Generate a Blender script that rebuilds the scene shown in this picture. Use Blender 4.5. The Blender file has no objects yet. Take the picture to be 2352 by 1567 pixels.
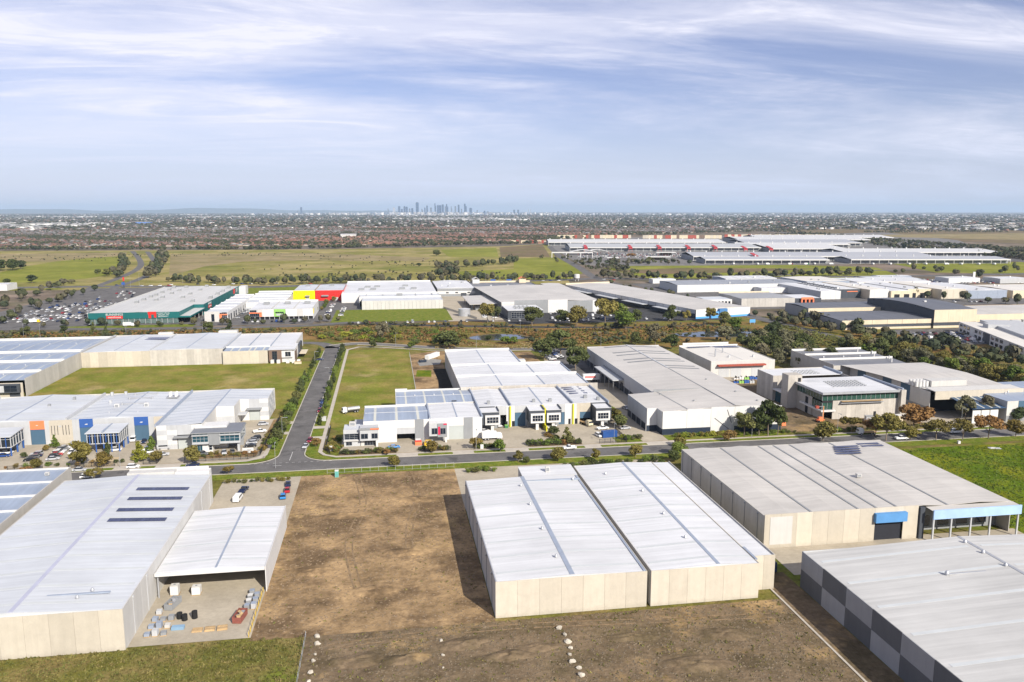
import bpy, bmesh, math, random
import numpy as np
from mathutils import Vector, Matrix
R = math.radians
S = bpy.context.scene
D = bpy.data
COL = S.collection
rnd = random.Random(7)

# ------------------------------------------------------------------ camera
# world axes follow the street grid: +Y runs up the side street, +X along the cross street, metres
PITCH, YAW, CAM_H, FPX = R(9.285), R(8.96), 90.0, 1829.0
cam_d = D.cameras.new('camera')
cam_d.sensor_width = 36.0
cam_d.lens = FPX / 2352 * 36.0
cam_d.clip_start = 1.0
cam_d.clip_end = 200000.0
cam = D.objects.new('camera', cam_d)
COL.objects.link(cam)
cam.location = (0, 0, CAM_H)
cam.rotation_euler = (R(90) - PITCH, 0, -YAW)
S.camera = cam

# ------------------------------------------------------------------ sky and sun
SUN_EL, SUN_AZ = R(33), R(153)          # azimuth clockwise from +Y: the sun stands behind the camera, to the right
wd = D.worlds.new('World')
S.world = wd
wd.use_nodes = True
nt = wd.node_tree
for n in list(nt.nodes):
 nt.nodes.remove(n)
def NN(t, typ, **kw):
 n = t.nodes.new(typ)
 for k, v in kw.items():
  setattr(n, k, v)
 return n
w_out = NN(nt, 'ShaderNodeOutputWorld')
bg = NN(nt, 'ShaderNodeBackground')
bg.inputs['Strength'].default_value = 0.066
sky = NN(nt, 'ShaderNodeTexSky', sky_type='NISHITA', sun_disc=False)
sky.sun_elevation = SUN_EL
sky.sun_rotation = SUN_AZ
sky.altitude = 120
sky.air_density = 1.0
sky.dust_density = 0.2
sky.ozone_density = 2.0
geo = NN(nt, 'ShaderNodeTexCoord')
sep = NN(nt, 'ShaderNodeSeparateXYZ')
nt.links.new(geo.outputs['Generated'], sep.inputs[0])
def wmath(op, a, b=None, clamp=False):
 m = NN(nt, 'ShaderNodeMath', operation=op, use_clamp=clamp)
 for i, v in enumerate((a, b)):
  if v is None:
   continue
  if isinstance(v, (int, float)):
   m.inputs[i].default_value = v
  else:
   nt.links.new(v, m.inputs[i])
 return m.outputs[0]
# thin high cloud lies on a level sheet far up: direction / height gives its place on that sheet
zc = wmath('MAXIMUM', wmath('ADD', sep.outputs['Z'], 0.10), 0.04)
px = wmath('DIVIDE', sep.outputs['X'], zc)
py = wmath('DIVIDE', sep.outputs['Y'], zc)
comb = NN(nt, 'ShaderNodeCombineXYZ')
nt.links.new(px, comb.inputs[0])
nt.links.new(py, comb.inputs[1])
def wnoise(scale, detail, rough, sx, sy, rz, loc=(0, 0, 0), dist=0.0):
 mp = NN(nt, 'ShaderNodeMapping')
 mp.inputs['Scale'].default_value = (sx, sy, 1)
 mp.inputs['Rotation'].default_value = (0, 0, rz)
 mp.inputs['Location'].default_value = loc
 nt.links.new(comb.outputs[0], mp.inputs[0])
 nz = NN(nt, 'ShaderNodeTexNoise')
 nz.inputs['Scale'].default_value = scale
 nz.inputs['Detail'].default_value = detail
 nz.inputs['Roughness'].default_value = rough
 nz.inputs['Distortion'].default_value = dist
 nt.links.new(mp.outputs[0], nz.inputs['Vector'])
 return nz.outputs['Fac']
def wrange(v, a, b, c=0.0, d=1.0):
 m = NN(nt, 'ShaderNodeMapRange', interpolation_type='SMOOTHSTEP')
 nt.links.new(v, m.inputs['Value'])
 for k, x in zip(('From Min', 'From Max', 'To Min', 'To Max'), (a, b, c, d)):
  m.inputs[k].default_value = x
 return m.outputs[0]
VEIL = (9.5, 3.1, 0)
veil = wrange(wnoise(0.46, 9, 0.62, 0.58, 1.0, R(-16), VEIL, 0.6), 0.36, 0.66)
streak = wrange(wnoise(1.5, 10, 0.68, 0.55, 1.5, R(-22), (7.3, 2.2, 0), 1.4), 0.42, 0.74)
wisp = wrange(wnoise(3.2, 10, 0.70, 0.35, 2.2, R(-12), (2.3, 5.2, 0), 1.5), 0.48, 0.80)
dark = wrange(wnoise(1.1, 8, 0.60, 0.45, 1.8, R(-18), (4.4, 9.1, 0), 0.8), 0.56, 0.74)
cl = wmath('ADD', wmath('MULTIPLY', veil, 0.72), wmath('MULTIPLY', wmath('MULTIPLY', streak, wmath('ADD', veil, 0.25)), 0.45), True)
cl = wmath('ADD', cl, wmath('MULTIPLY', wmath('MULTIPLY', wisp, streak), 0.35), True)
cl = wmath('ADD', wmath('MULTIPLY', cl, 0.92), 0.06, True)
mix = NN(nt, 'ShaderNodeMix', data_type='RGBA')
nt.links.new(cl, mix.inputs['Factor'])
tint = NN(nt, 'ShaderNodeMix', data_type='RGBA', blend_type='MULTIPLY')
tint.inputs['Factor'].default_value = 1.0
nt.links.new(sky.outputs[0], tint.inputs['A'])
tint.inputs['B'].default_value = (1.0, 0.89, 1.13, 1)
nt.links.new(tint.outputs['Result'], mix.inputs['A'])
ccol = NN(nt, 'ShaderNodeMix', data_type='RGBA')          # thick parts of the cloud are greyer than its bright edges
nt.links.new(wmath('MULTIPLY', dark, 0.55), ccol.inputs['Factor'])
ccol.inputs['A'].default_value = (9.8, 9.8, 11.1, 1)
ccol.inputs['B'].default_value = (6.1, 6.4, 8.9, 1)
nt.links.new(ccol.outputs['Result'], mix.inputs['B'])
low = NN(nt, 'ShaderNodeMix', data_type='RGBA')          # the thick low air all round the horizon
nt.links.new(wrange(sep.outputs['Z'], -0.02, 0.14, 0.75, 0.0), low.inputs['Factor'])
nt.links.new(mix.outputs['Result'], low.inputs['A'])
low.inputs['B'].default_value = (6.2, 7.3, 9.8, 1)
nt.links.new(low.outputs['Result'], bg.inputs['Color'])
nt.links.new(bg.outputs[0], w_out.inputs['Surface'])

sun_d = D.lights.new('sun', 'SUN')
sun_d.energy = 4.7
sun_d.angle = R(0.53)
sun_d.color = (1.0, 0.93, 0.82)
sun = D.objects.new('sun', sun_d)
COL.objects.link(sun)
sdir = Vector((math.sin(SUN_AZ) * math.cos(SUN_EL), math.cos(SUN_AZ) * math.cos(SUN_EL), math.sin(SUN_EL)))
sun.rotation_euler = sdir.to_track_quat('Z', 'Y').to_euler()
sun.location = (0, 0, 300)

S.view_settings.view_transform = 'Standard'
S.view_settings.look = 'None'
S.view_settings.exposure = 0.56
S.view_settings.gamma = 1.0
S.render.engine = 'CYCLES'
S.cycles.use_denoising = True
S.cycles.max_bounces = 5
S.cycles.diffuse_bounces = 3
S.cycles.glossy_bounces = 3
S.cycles.transparent_max_bounces = 6
S.cycles.volume_bounces = 0
S.cycles.caustics_reflective = False
S.cycles.caustics_refractive = False
S.cycles.use_fast_gi = False

# ------------------------------------------------------------------ materials
MATS = {}
def mat(name, col, rough=0.75, var=0.10, scale=0.25, rand=0.0, spec=0.3, metal=0.0, bump=0.0, bscale=3.0,
  sheet=None, col2=None, mixlo=0.42, mixhi=0.62, fine=0.0, fscale=4.0, objcol=False, trans=0.0, stain=0.0, col3=None, lo3=.52, hi3=.66, s3=None, grime=None, splash=0.0):
 if name in MATS:
  return MATS[name]
 m = D.materials.new(name)
 m.use_nodes = True
 t = m.node_tree
 b = t.nodes['Principled BSDF']
 b.inputs['Roughness'].default_value = rough
 b.inputs['Metallic'].default_value = metal
 b.inputs['Specular IOR Level'].default_value = spec
 g = NN(t, 'ShaderNodeNewGeometry')
 def noise(sc, detail=5, vec=None, r=0.6):
  n = NN(t, 'ShaderNodeTexNoise')
  n.inputs['Scale'].default_value = sc
  n.inputs['Detail'].default_value = detail
  n.inputs['Roughness'].default_value = r
  t.links.new(vec or g.outputs['Position'], n.inputs['Vector'])
  return n.outputs['Fac']
 def rng(v, a, b_, c, d, smooth=False):
  n = NN(t, 'ShaderNodeMapRange')
  if smooth:
   n.interpolation_type = 'SMOOTHSTEP'
  t.links.new(v, n.inputs['Value'])
  for k, x in zip(('From Min', 'From Max', 'To Min', 'To Max'), (a, b_, c, d)):
   n.inputs[k].default_value = x
  return n.outputs[0]
 def mul(a, b_):
  n = NN(t, 'ShaderNodeMath', operation='MULTIPLY')
  t.links.new(a, n.inputs[0])
  t.links.new(b_, n.inputs[1])
  return n.outputs[0]
 if objcol:
  oi = NN(t, 'ShaderNodeObjectInfo')
  base = oi.outputs['Color']
 elif col2 is not None:
  mx = NN(t, 'ShaderNodeMix', data_type='RGBA')
  mx.inputs['A'].default_value = (*col, 1)
  mx.inputs['B'].default_value = (*col2, 1)
  t.links.new(rng(noise(scale, 9, r=0.68), mixlo, mixhi, 0, 1, True), mx.inputs['Factor'])
  base = mx.outputs['Result']
  if col3 is not None:      # a third tone in larger patches
   m3 = NN(t, 'ShaderNodeMix', data_type='RGBA')
   t.links.new(base, m3.inputs['A'])
   m3.inputs['B'].default_value = (*col3, 1)
   mp3 = NN(t, 'ShaderNodeMapping')
   mp3.inputs['Location'].default_value = (31, 17, 5)
   t.links.new(g.outputs['Position'], mp3.inputs[0])
   t.links.new(rng(noise(s3 or scale * .6, 8, mp3.outputs[0], .62), lo3, hi3, 0, 1, True), m3.inputs['Factor'])
   base = m3.outputs['Result']
 else:
  c = NN(t, 'ShaderNodeRGB')
  c.outputs[0].default_value = (*col, 1)
  base = c.outputs[0]
 f = rng(noise(scale * 1.7 if col2 else scale), 0.3, 0.7, 1 - var, 1 + var)
 if fine:
  f = mul(f, rng(noise(fscale, 3), 0.3, 0.7, 1 - fine, 1 + fine))
 if rand:
  oi = NN(t, 'ShaderNodeObjectInfo')
  f = mul(f, rng(oi.outputs['Random'], 0, 1, 1 - rand, 1 + rand))
 if stain:                     # rain streaks: noise stretched down the wall
  mp = NN(t, 'ShaderNodeMapping')
  mp.inputs['Scale'].default_value = (0.9, 0.9, 0.06)
  t.links.new(g.outputs['Position'], mp.inputs[0])
  f = mul(f, rng(noise(1.0, 6, mp.outputs[0]), 0.35, 0.65, 1 - stain, 1 + stain * 0.4))
 if sheet:                     # roofing laid in sheets of a given width: each sheet a slightly different age
  ax, pitch, amp = sheet
  sp = NN(t, 'ShaderNodeSeparateXYZ')
  t.links.new(g.outputs['Position'], sp.inputs[0])
  dv = NN(t, 'ShaderNodeMath', operation='DIVIDE')
  t.links.new(sp.outputs[ax], dv.inputs[0])
  dv.inputs[1].default_value = pitch
  fl = NN(t, 'ShaderNodeMath', operation='FLOOR')
  t.links.new(dv.outputs[0], fl.inputs[0])
  wn = NN(t, 'ShaderNodeTexWhiteNoise', noise_dimensions='1D')
  t.links.new(fl.outputs[0], wn.inputs['W'])
  f = mul(f, rng(wn.outputs['Value'], 0, 1, 1 - amp, 1 + amp))
 if splash:                    # mud thrown up on the foot of a wall, ragged along its top edge
  sz = NN(t, 'ShaderNodeSeparateXYZ')
  t.links.new(g.outputs['Position'], sz.inputs[0])
  ad = NN(t, 'ShaderNodeMath', operation='MULTIPLY_ADD')
  t.links.new(noise(.8, 6), ad.inputs[0])
  ad.inputs[1].default_value = -2.6
  t.links.new(sz.outputs[2], ad.inputs[2])
  f = mul(f, rng(ad.outputs[0], -1.4, -.2, 1 - splash, 1.0))
 if grime:                     # dirt washed down the fall of a roof: noise drawn out along one axis
  ax, amp = grime
  mp = NN(t, 'ShaderNodeMapping')
  mp.inputs['Scale'].default_value = (.05, .9, .3) if ax == 0 else (.9, .05, .3)
  t.links.new(g.outputs['Position'], mp.inputs[0])
  f = mul(f, rng(noise(1.0, 7, mp.outputs[0], .65), .34, .66, 1 - amp, 1 + amp * .5))
  f = mul(f, rng(noise(.035, 5), .38, .62, 1 - amp * .8, 1 + amp * .4))
 vm = NN(t, 'ShaderNodeVectorMath', operation='SCALE')
 t.links.new(base, vm.inputs[0])
 t.links.new(f, vm.inputs['Scale'])
 t.links.new(vm.outputs[0], b.inputs['Base Color'])
 if bump:
  bp = NN(t, 'ShaderNodeBump')
  bp.inputs['Strength'].default_value = bump
  bp.inputs['Distance'].default_value = 0.3
  t.links.new(noise(bscale, 6), bp.inputs['Height'])
  t.links.new(bp.outputs[0], b.inputs['Normal'])
 if trans:
  tr = NN(t, 'ShaderNodeBsdfTranslucent')
  t.links.new(vm.outputs[0], tr.inputs['Color'])
  ms = NN(t, 'ShaderNodeMixShader')
  ms.inputs['Fac'].default_value = trans
  t.links.new(b.outputs[0], ms.inputs[1])
  t.links.new(tr.outputs[0], ms.inputs[2])
  t.links.new(ms.outputs[0], t.nodes['Material Output'].inputs['Surface'])
 MATS[name] = m
 return m

# ------------------------------------------------------------------ building blocks
def mesh(name, verts, faces, mats, midx=None):
 me = D.meshes.new(name)
 me.from_pydata(verts, [], faces)
 for m in (mats if isinstance(mats, (list, tuple)) else [mats]):
  me.materials.append(m)
 if midx is not None:
  me.polygons.foreach_set('material_index', midx)
 me.update()
 return me
def link(name, data, parent=None, loc=(0, 0, 0)):
 o = D.objects.new(name, data)
 COL.objects.link(o)
 o.location = loc
 if parent is not None:
  o.parent = parent
 return o
BOXF = [(0, 3, 2, 1), (4, 5, 6, 7), (0, 1, 5, 4), (1, 2, 6, 5), (2, 3, 7, 6), (3, 0, 4, 7)]
UB = {}
def unit_box(m):
 if m.name not in UB:
  v = [(x, y, z) for z in (-.5, .5) for x, y in ((-.5, -.5), (.5, -.5), (.5, .5), (-.5, .5))]
  UB[m.name] = mesh('box_' + m.name, v, BOXF, m)
 return UB[m.name]
UC = {}
def unit_cyl(m, n=12, top=1.0):
 k = (m.name, n, top)
 if k not in UC:
  v = [(math.cos(2 * math.pi * i / n) * .5, math.sin(2 * math.pi * i / n) * .5, -.5) for i in range(n)]
  v += [(x * top, y * top, .5) for x, y, z in v]
  f = [(i, (i + 1) % n, n + (i + 1) % n, n + i) for i in range(n)] + [tuple(range(n - 1, -1, -1)), tuple(range(n, 2 * n))]
  UC[k] = mesh('cyl_' + m.name, v, f, m)
 return UC[k]
def tag(o, label=None, cat=None, group=None, kind=None):
 if label: o['label'] = label
 if cat: o['category'] = cat
 if group: o['group'] = group
 if kind: o['kind'] = kind
 return o
class Thing:
 """an Empty at the base of a thing; parts are given in world metres, or in the thing's own axes when it is turned"""
 def __init__(s, name, label, cat, x, y, group=None, rz=0.0, z=0.0, local=False):
  s.e = link(name, None, None, (x, y, z))
  s.e.empty_display_size = 1
  s.e.rotation_euler = (0, 0, rz)
  s.o = (0, 0, 0) if (rz or local) else (x, y, z)
  tag(s.e, label, cat, group)
 def put(s, o, x, y, z, under=None):
  o.parent = under or s.e
  o.location = (x - s.o[0], y - s.o[1], z - s.o[2])
  if under is not None:
   p = under
   o.location = (o.location[0] - p.location[0], o.location[1] - p.location[1], o.location[2] - p.location[2])
   sc = p.scale
   o.location = (o.location[0] / sc[0], o.location[1] / sc[1], o.location[2] / sc[2])
   o.scale = (o.scale[0] / sc[0], o.scale[1] / sc[1], o.scale[2] / sc[2])
  return o
 def box(s, part, m, x0, x1, y0, y1, z0, z1, under=None, label=None):
  o = link(part, unit_box(m))
  o.scale = (x1 - x0, y1 - y0, z1 - z0)
  if label: o['label'] = label
  return s.put(o, (x0 + x1) / 2, (y0 + y1) / 2, (z0 + z1) / 2, under)
 def cyl(s, part, m, x, y, z0, z1, d, n=12, top=1.0, under=None):
  o = link(part, unit_cyl(m, n, top))
  o.scale = (d, d, z1 - z0)
  return s.put(o, x, y, (z0 + z1) / 2, under)
 def slab(s, part, m, pts, t=0.12, under=None):
  """four (or more) corner points of the top face; thickness t downwards"""
  n = len(pts)
  c = pts[0]
  v = [(p[0] - c[0], p[1] - c[1], p[2] - c[2]) for p in pts]
  v = v + [(x, y, z - t) for x, y, z in v]
  f = [tuple(range(n)), tuple(range(2 * n - 1, n - 1, -1))] + [(i, n + i, n + (i + 1) % n, (i + 1) % n) for i in range(n)]
  o = link(part, mesh(part, v, f, m))
  return s.put(o, c[0], c[1], c[2], under)
def panels(T, m, side, a0, a1, c, z0, z1, n, t=0.18, part='wall_panel', gap=0.04, zf=None):
 """a wall made of n upright panels; side s/n runs along X at y=c, side w/e runs along Y at x=c; m may be a list cycled"""
 for i in range(n):
  b0 = a0 + (a1 - a0) * i / n + gap / 2
  b1 = a0 + (a1 - a0) * (i + 1) / n - gap / 2
  mm = m[i % len(m)] if isinstance(m, (list, tuple)) else m
  zt = z1 if zf is None else zf((b0 + b1) / 2)
  if side in 'sn':
   T.box(part, mm, b0, b1, *((c, c + t) if side == 's' else (c - t, c)), z0, zt)
  else:
   T.box(part, mm, *((c, c + t) if side == 'w' else (c - t, c)), b0, b1, z0, zt)
def gable(T, m, x0, x1, y0, y1, h, rise, axis='y', ridge=0.5, sky=0, skym=None, cap=None, capw=0.7, part='roof', skyw=1.0, t=0.12, lens=(0.04, 0.96)):
 """two sloping roof sheets, optional strips of translucent sheeting and a ridge capping"""
 if axis == 'y':
  xr = x0 + (x1 - x0) * ridge
  A = T.slab(part, m, [(x0, y0, h), (xr, y0, h + rise), (xr, y1, h + rise), (x0, y1, h)], t)
  B = T.slab(part, m, [(xr, y0, h + rise), (x1, y0, h), (x1, y1, h), (xr, y1, h + rise)], t)
  for ya in (y0 + .02, y1 - .12):
   o = link('gable_end', mesh('gable_end', [(a, b, c) for b in (0, .1) for a, c in ((0, 0), (xr - x0, rise), (x1 - x0, 0))], [(0, 1, 2), (5, 4, 3), (0, 3, 4, 1), (1, 4, 5, 2), (2, 5, 3, 0)], m))
   T.put(o, x0, ya, h - t)
  for i in range(sky):
   y = y0 + (y1 - y0) * (i + 0.5) / sky
   for (xa, xb, za, zb) in ((x0, xr, h, h + rise), (xr, x1, h + rise, h)):
    p, q = lens
    xs, xe = xa + (xb - xa) * p, xa + (xb - xa) * q
    zs, ze = za + (zb - za) * p + .04, za + (zb - za) * q + .04
    T.slab('skylight', skym, [(xs, y - skyw / 2, zs), (xe, y - skyw / 2, ze), (xe, y + skyw / 2, ze), (xs, y + skyw / 2, zs)], .03)
  if cap:
   T.box('ridge_cap', cap, xr - capw / 2, xr + capw / 2, y0 + .05, y1 - .05, h + rise - .05, h + rise + .07)
 else:
  yr = y0 + (y1 - y0) * ridge
  T.slab(part, m, [(x0, y0, h), (x1, y0, h), (x1, yr, h + rise), (x0, yr, h + rise)], t)
  T.slab(part, m, [(x0, yr, h + rise), (x1, yr, h + rise), (x1, y1, h), (x0, y1, h)], t)
  for i in range(sky):
   x = x0 + (x1 - x0) * (i + 0.5) / sky
   for (ya, yb, za, zb) in ((y0, yr, h, h + rise), (yr, y1, h + rise, h)):
    p, q = lens
    ys, ye = ya + (yb - ya) * p, ya + (yb - ya) * q
    zs, ze = za + (zb - za) * p + .04, za + (zb - za) * q + .04
    T.slab('skylight', skym, [(x - skyw / 2, ys, zs), (x + skyw / 2, ys, zs), (x + skyw / 2, ye, ze), (x - skyw / 2, ye, ze)], .03)
  if cap:
   T.box('ridge_cap', cap, x0 + .05, x1 - .05, yr - capw / 2, yr + capw / 2, h + rise - .05, h + rise + .07)
def window(T, x0, x1, y, z0, z1, nx, nz, frame, glass, side='s', fw=0.09, proud=0.06):
 """one window: frame with mullions, panes behind; side s faces -Y at y, side w faces -X (x0..x1 then run along Y at x=y)"""
 def bx(part, m, a0, a1, d0, d1, b0, b1, under=None):
  if side == 's':
   return T.box(part, m, a0, a1, y + d0, y + d1, b0, b1, under)
  if side == 'e':
   return T.box(part, m, y - d1, y - d0, a0, a1, b0, b1, under)
  return T.box(part, m, y + d0, y + d1, a0, a1, b0, b1, under)
 w = bx('window', glass, x0, x1, -proud * .3, .04, z0, z1)
 for i in range(nx + 1):
  c = x0 + (x1 - x0) * i / nx
  bx('mullion', frame, c - fw / 2, c + fw / 2, -proud, .0, z0, z1, w)
 for i in range(nz + 1):
  c = z0 + (z1 - z0) * i / nz
  bx('mullion', frame, x0, x1, -proud + .01, .0, c - fw / 2, c + fw / 2, w)
 return w
def sheet(name, pts, z, m, kind='structure', parent=None):
 v = [(p[0], p[1], z) for p in pts]
 o = link(name, mesh(name, v, [tuple(range(len(v)))], m), parent)
 if parent is None:
  tag(o, kind=kind)
 if o.data.polygons[0].normal.z < 0:
  o.data.flip_normals()
 return o
def rect(name, x0, x1, y0, y1, z, m, kind='structure'):
 return sheet(name, [(x0, y0), (x1, y0), (x1, y1), (x0, y1)], z, m, kind)
def offset_line(pts, d):
 out = []
 for i, p in enumerate(pts):
  a = Vector(pts[max(i - 1, 0)][:2])
  b = Vector(pts[min(i + 1, len(pts) - 1)][:2])
  t = (b - a).normalized()
  out.append((p[0] - t.y * d, p[1] + t.x * d))
 return out
def smooth(pts, n=6):
 """Catmull-Rom through the points"""
 out = []
 P = [pts[0]] + list(pts) + [pts[-1]]
 for i in range(1, len(P) - 2):
  p0, p1, p2, p3 = [np.array(q, float) for q in P[i - 1:i + 3]]
  for k in range(n):
   u = k / n
   out.append(tuple(.5 * (2 * p1 + (p2 - p0) * u + (2 * p0 - 5 * p1 + 4 * p2 - p3) * u * u + (3 * p1 - p0 - 3 * p2 + p3) * u ** 3)))
 out.append(tuple(pts[-1]))
 return out
def ribbon(name, pts, width, z, m, kind='structure', off=0.0):
 L = offset_line(pts, off + width / 2)
 Rr = offset_line(pts, off - width / 2)
 n = len(pts)
 v = [(x, y, z) for x, y in L] + [(x, y, z) for x, y in Rr]
 f = [(i, n + i, n + i + 1, i + 1) for i in range(n - 1)]
 return tag(link(name, mesh(name, v, f, m)), kind=kind)
def kerb(pts, m, w=0.35, h=0.13, name='kerb'):
 A = offset_line(pts, w / 2)
 B = offset_line(pts, -w / 2)
 n = len(pts)
 v = [(x, y, h) for x, y in A] + [(x, y, h) for x, y in B] + [(x, y, -.05) for x, y in A] + [(x, y, -.05) for x, y in B]
 f = []
 for i in range(n - 1):
  f += [(i, n + i, n + i + 1, i + 1), (i, i + 1, 2 * n + i + 1, 2 * n + i), (n + i + 1, n + i, 3 * n + i, 3 * n + i + 1)]
 return tag(link(name, mesh(name, v, f, m)), kind='structure')
def pix(x, y, z=0.0):
 """ground point seen at a place in the photograph (survey only: gives real positions on level ground)"""
 fw = Vector((math.sin(YAW) * math.cos(PITCH), math.cos(YAW) * math.cos(PITCH), -math.sin(PITCH)))
 rt = Vector((math.cos(YAW), -math.sin(YAW), 0))
 up = rt.cross(fw)
 d = fw + rt * ((x - 1176) / FPX) - up * ((y - 783.5) / FPX)
 t = (z - CAM_H) / d.z
 return (d.x * t, d.y * t)
# ------------------------------------------------------------------ palette
cream = mat('cream_concrete', (0.50, 0.455, 0.375), .85, .05, .5, rand=.10, stain=.05, fine=.035, fscale=3.5, spec=.1, splash=.16)
conc = mat('grey_concrete', (0.45, 0.43, 0.395), .85, .06, .4, rand=.07, stain=.06, fine=.04, spec=.1, splash=.14)
raw = mat('raw_concrete', (0.46, 0.43, 0.385), .85, .08, .4, rand=.12, stain=.09, fine=.05, spec=.1)
white = mat('white_paint', (0.60, 0.595, 0.58), .6, .04, .3, rand=.02, stain=.04)
offw = mat('off_white_paint', (0.52, 0.51, 0.485), .65, .04, .3, rand=.04, stain=.06)
lgrey = mat('light_grey_paint', (0.44, 0.45, 0.46), .65, .05, .3, rand=.03, stain=.06)
mgrey = mat('mid_grey_paint', (0.25, 0.26, 0.27), .65, .05, .3, stain=.06)
dgrey = mat('charcoal_paint', (0.055, 0.062, 0.075), .6, .06, .3, stain=.05)
black = mat('black_steel', (0.02, 0.02, 0.022), .5, .05)
steel = mat('galvanised_steel', (0.42, 0.43, 0.45), .45, .10, .6, metal=.4)
bluesteel = mat('blue_grey_flashing', (0.27, 0.31, 0.38), .5, .08, .5)
rwhite_y = mat('white_roof_sheeting', (0.60, 0.605, 0.61), .5, .05, .06, sheet=(1, .76, .05), spec=.3, grime=(0, .10))
rwhite_x = mat('white_roof_sheeting_cross', (0.60, 0.605, 0.61), .5, .05, .06, sheet=(0, .76, .05), spec=.3, grime=(1, .10))
rgrey_y = mat('pale_grey_roof_sheeting', (0.52, 0.54, 0.56), .45, .06, .06, sheet=(1, .76, .04), spec=.4, grime=(0, .10))
rbeige_y = mat('beige_roof_sheeting', (0.50, 0.475, 0.435), .5, .07, .05, sheet=(1, .76, .04), grime=(0, .10))
rbeige_x = mat('beige_roof_sheeting_cross', (0.50, 0.475, 0.435), .5, .07, .05, sheet=(0, .76, .04), grime=(1, .10))
rblue_x = mat('blue_grey_roof_sheeting', (0.27, 0.32, 0.40), .4, .07, .08, sheet=(0, .76, .05), spec=.5, grime=(1, .10))
rdark_x = mat('dark_grey_roof_sheeting', (0.16, 0.165, 0.18), .5, .08, .08, sheet=(0, .76, .06), grime=(1, .10))
skyl = mat('translucent_roof_sheet', (0.50, 0.52, 0.52), .5, .06)
skyl_d = mat('aged_translucent_sheet', (0.36, 0.37, 0.36), .5, .06)
skyl_c = mat('cream_translucent_sheet', (0.52, 0.52, 0.46), .5, .06)
solar = mat('solar_cell', (0.050, 0.055, 0.105), .18, .15, .8, rand=.2, spec=.6)
glass = mat('dark_glass', (0.012, 0.018, 0.03), .06, .1, spec=.7)
tealglass = mat('teal_glass', (0.015, 0.06, 0.085), .06, .1, spec=.7)
greenglass = mat('green_glass', (0.03, 0.075, 0.06), .10, .3, 1.2, spec=.6)
door_b = mat('blue_roller_door', (0.065, 0.125, 0.19), .5, .06)
door_g = mat('grey_roller_door', (0.40, 0.43, 0.42), .5, .05)
blue = mat('royal_blue_paint', (0.035, 0.10, 0.32), .5, .05)
orange = mat('orange_paint', (0.78, 0.21, 0.09), .55, .05)
red = mat('red_paint', (0.62, 0.025, 0.02), .5, .05)
magenta = mat('crimson_paint', (0.60, 0.015, 0.07), .5, .05)
yellow = mat('yellow_paint', (0.86, 0.70, 0.0), .5, .04)
acid = mat('acid_yellow_paint', (0.60, 0.56, 0.02), .5, .04)
green = mat('lime_green_paint', (0.25, 0.48, 0.12), .5, .05)
teal = mat('bottle_green_cladding', (0.010, 0.115, 0.115), .5, .07, .2)
skyblue = mat('sky_blue_paint', (0.10, 0.33, 0.66), .5, .05)
brown = mat('brown_cladding', (0.17, 0.115, 0.085), .6, .1)
tan = mat('tan_cladding', (0.60, 0.52, 0.38), .65, .06, .2, stain=.06)
timber = mat('timber', (0.42, 0.29, 0.15), .8, .2, 1.5, rand=.2)
rust = mat('rust_red_steel', (0.33, 0.07, 0.045), .6, .15, 1)
rubber = mat('black_rubber', (0.018, 0.018, 0.018), .8, .1)
# ground
asph = mat('asphalt', spec=.04, col2=(0.150, 0.144, 0.140), col=(0.128, 0.123, 0.120), rough=.9, var=.16, scale=.09, col3=(.100, .096, .095), lo3=.56, hi3=.62, s3=.12, fine=.10, fscale=1.6)
asph_d = mat('dark_asphalt', spec=.04, col=(0.060, 0.060, 0.062), rough=.9, var=.18, scale=.09, fine=.10, fscale=1.6)
conc_g = mat('yard_concrete', spec=.04, col=(0.38, 0.335, 0.262), rough=.9, var=.14, scale=.10, fine=.08, fscale=.9)
path_g = mat('footpath_concrete', spec=.04, col=(0.44, 0.40, 0.34), rough=.9, var=.10, scale=.3, fine=.06)
kerb_m = mat('kerb_concrete', spec=.04, col=(0.46, 0.43, 0.37), rough=.9, var=.10, scale=.4)
lawn = mat('verge_grass', spec=.04, col=(0.115, 0.155, 0.020), rough=.95, var=.22, scale=.25, col2=(0.185, 0.185, 0.035), fine=.22, fscale=1.7, bump=.5, bscale=2.5)
lawn_b = mat('lush_grass', spec=.04, col3=(.21, .19, .035), lo3=.56, hi3=.70, s3=.04, col=(0.085, 0.135, 0.008), rough=.95, var=.22, scale=.05, col2=(0.165, 0.175, 0.012), fine=.25, fscale=.8, bump=.7, bscale=1.5)
paddock = mat('vacant_lot_grass', spec=.04, col3=(.30, .24, .10), lo3=.56, hi3=.70, s3=.03, col=(0.148, 0.166, 0.024), rough=.95, var=.22, scale=.045, col2=(0.245, 0.195, 0.058), mixlo=.40, mixhi=.64, fine=.22, fscale=.9, bump=.7, bscale=1.2)
weeds = mat('weedy_grass', spec=.04, col3=(.12, .15, .022), lo3=.52, hi3=.66, s3=.05, col=(0.125, 0.120, 0.028), rough=.95, var=.28, scale=.08, col2=(0.20, 0.155, 0.06), fine=.28, fscale=1.1, bump=.8, bscale=1.2)
dirt = mat('bare_dirt', spec=.04, col3=(.40, .275, .13), lo3=.55, hi3=.68, s3=.05, col=(0.33, 0.225, 0.120), rough=.95, var=.28, scale=.06, col2=(0.150, 0.102, 0.058), mixlo=.42, mixhi=.60, fine=.22, fscale=.7, bump=.8, bscale=.9)
dirt_d = mat('dark_dirt', spec=.04, col3=(.29, .20, .10), lo3=.54, hi3=.66, s3=.07, col=(0.175, 0.128, 0.080), rough=.95, var=.28, scale=.07, col2=(0.115, 0.088, 0.050), fine=.25, fscale=.8, bump=.8, bscale=.9)
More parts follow.
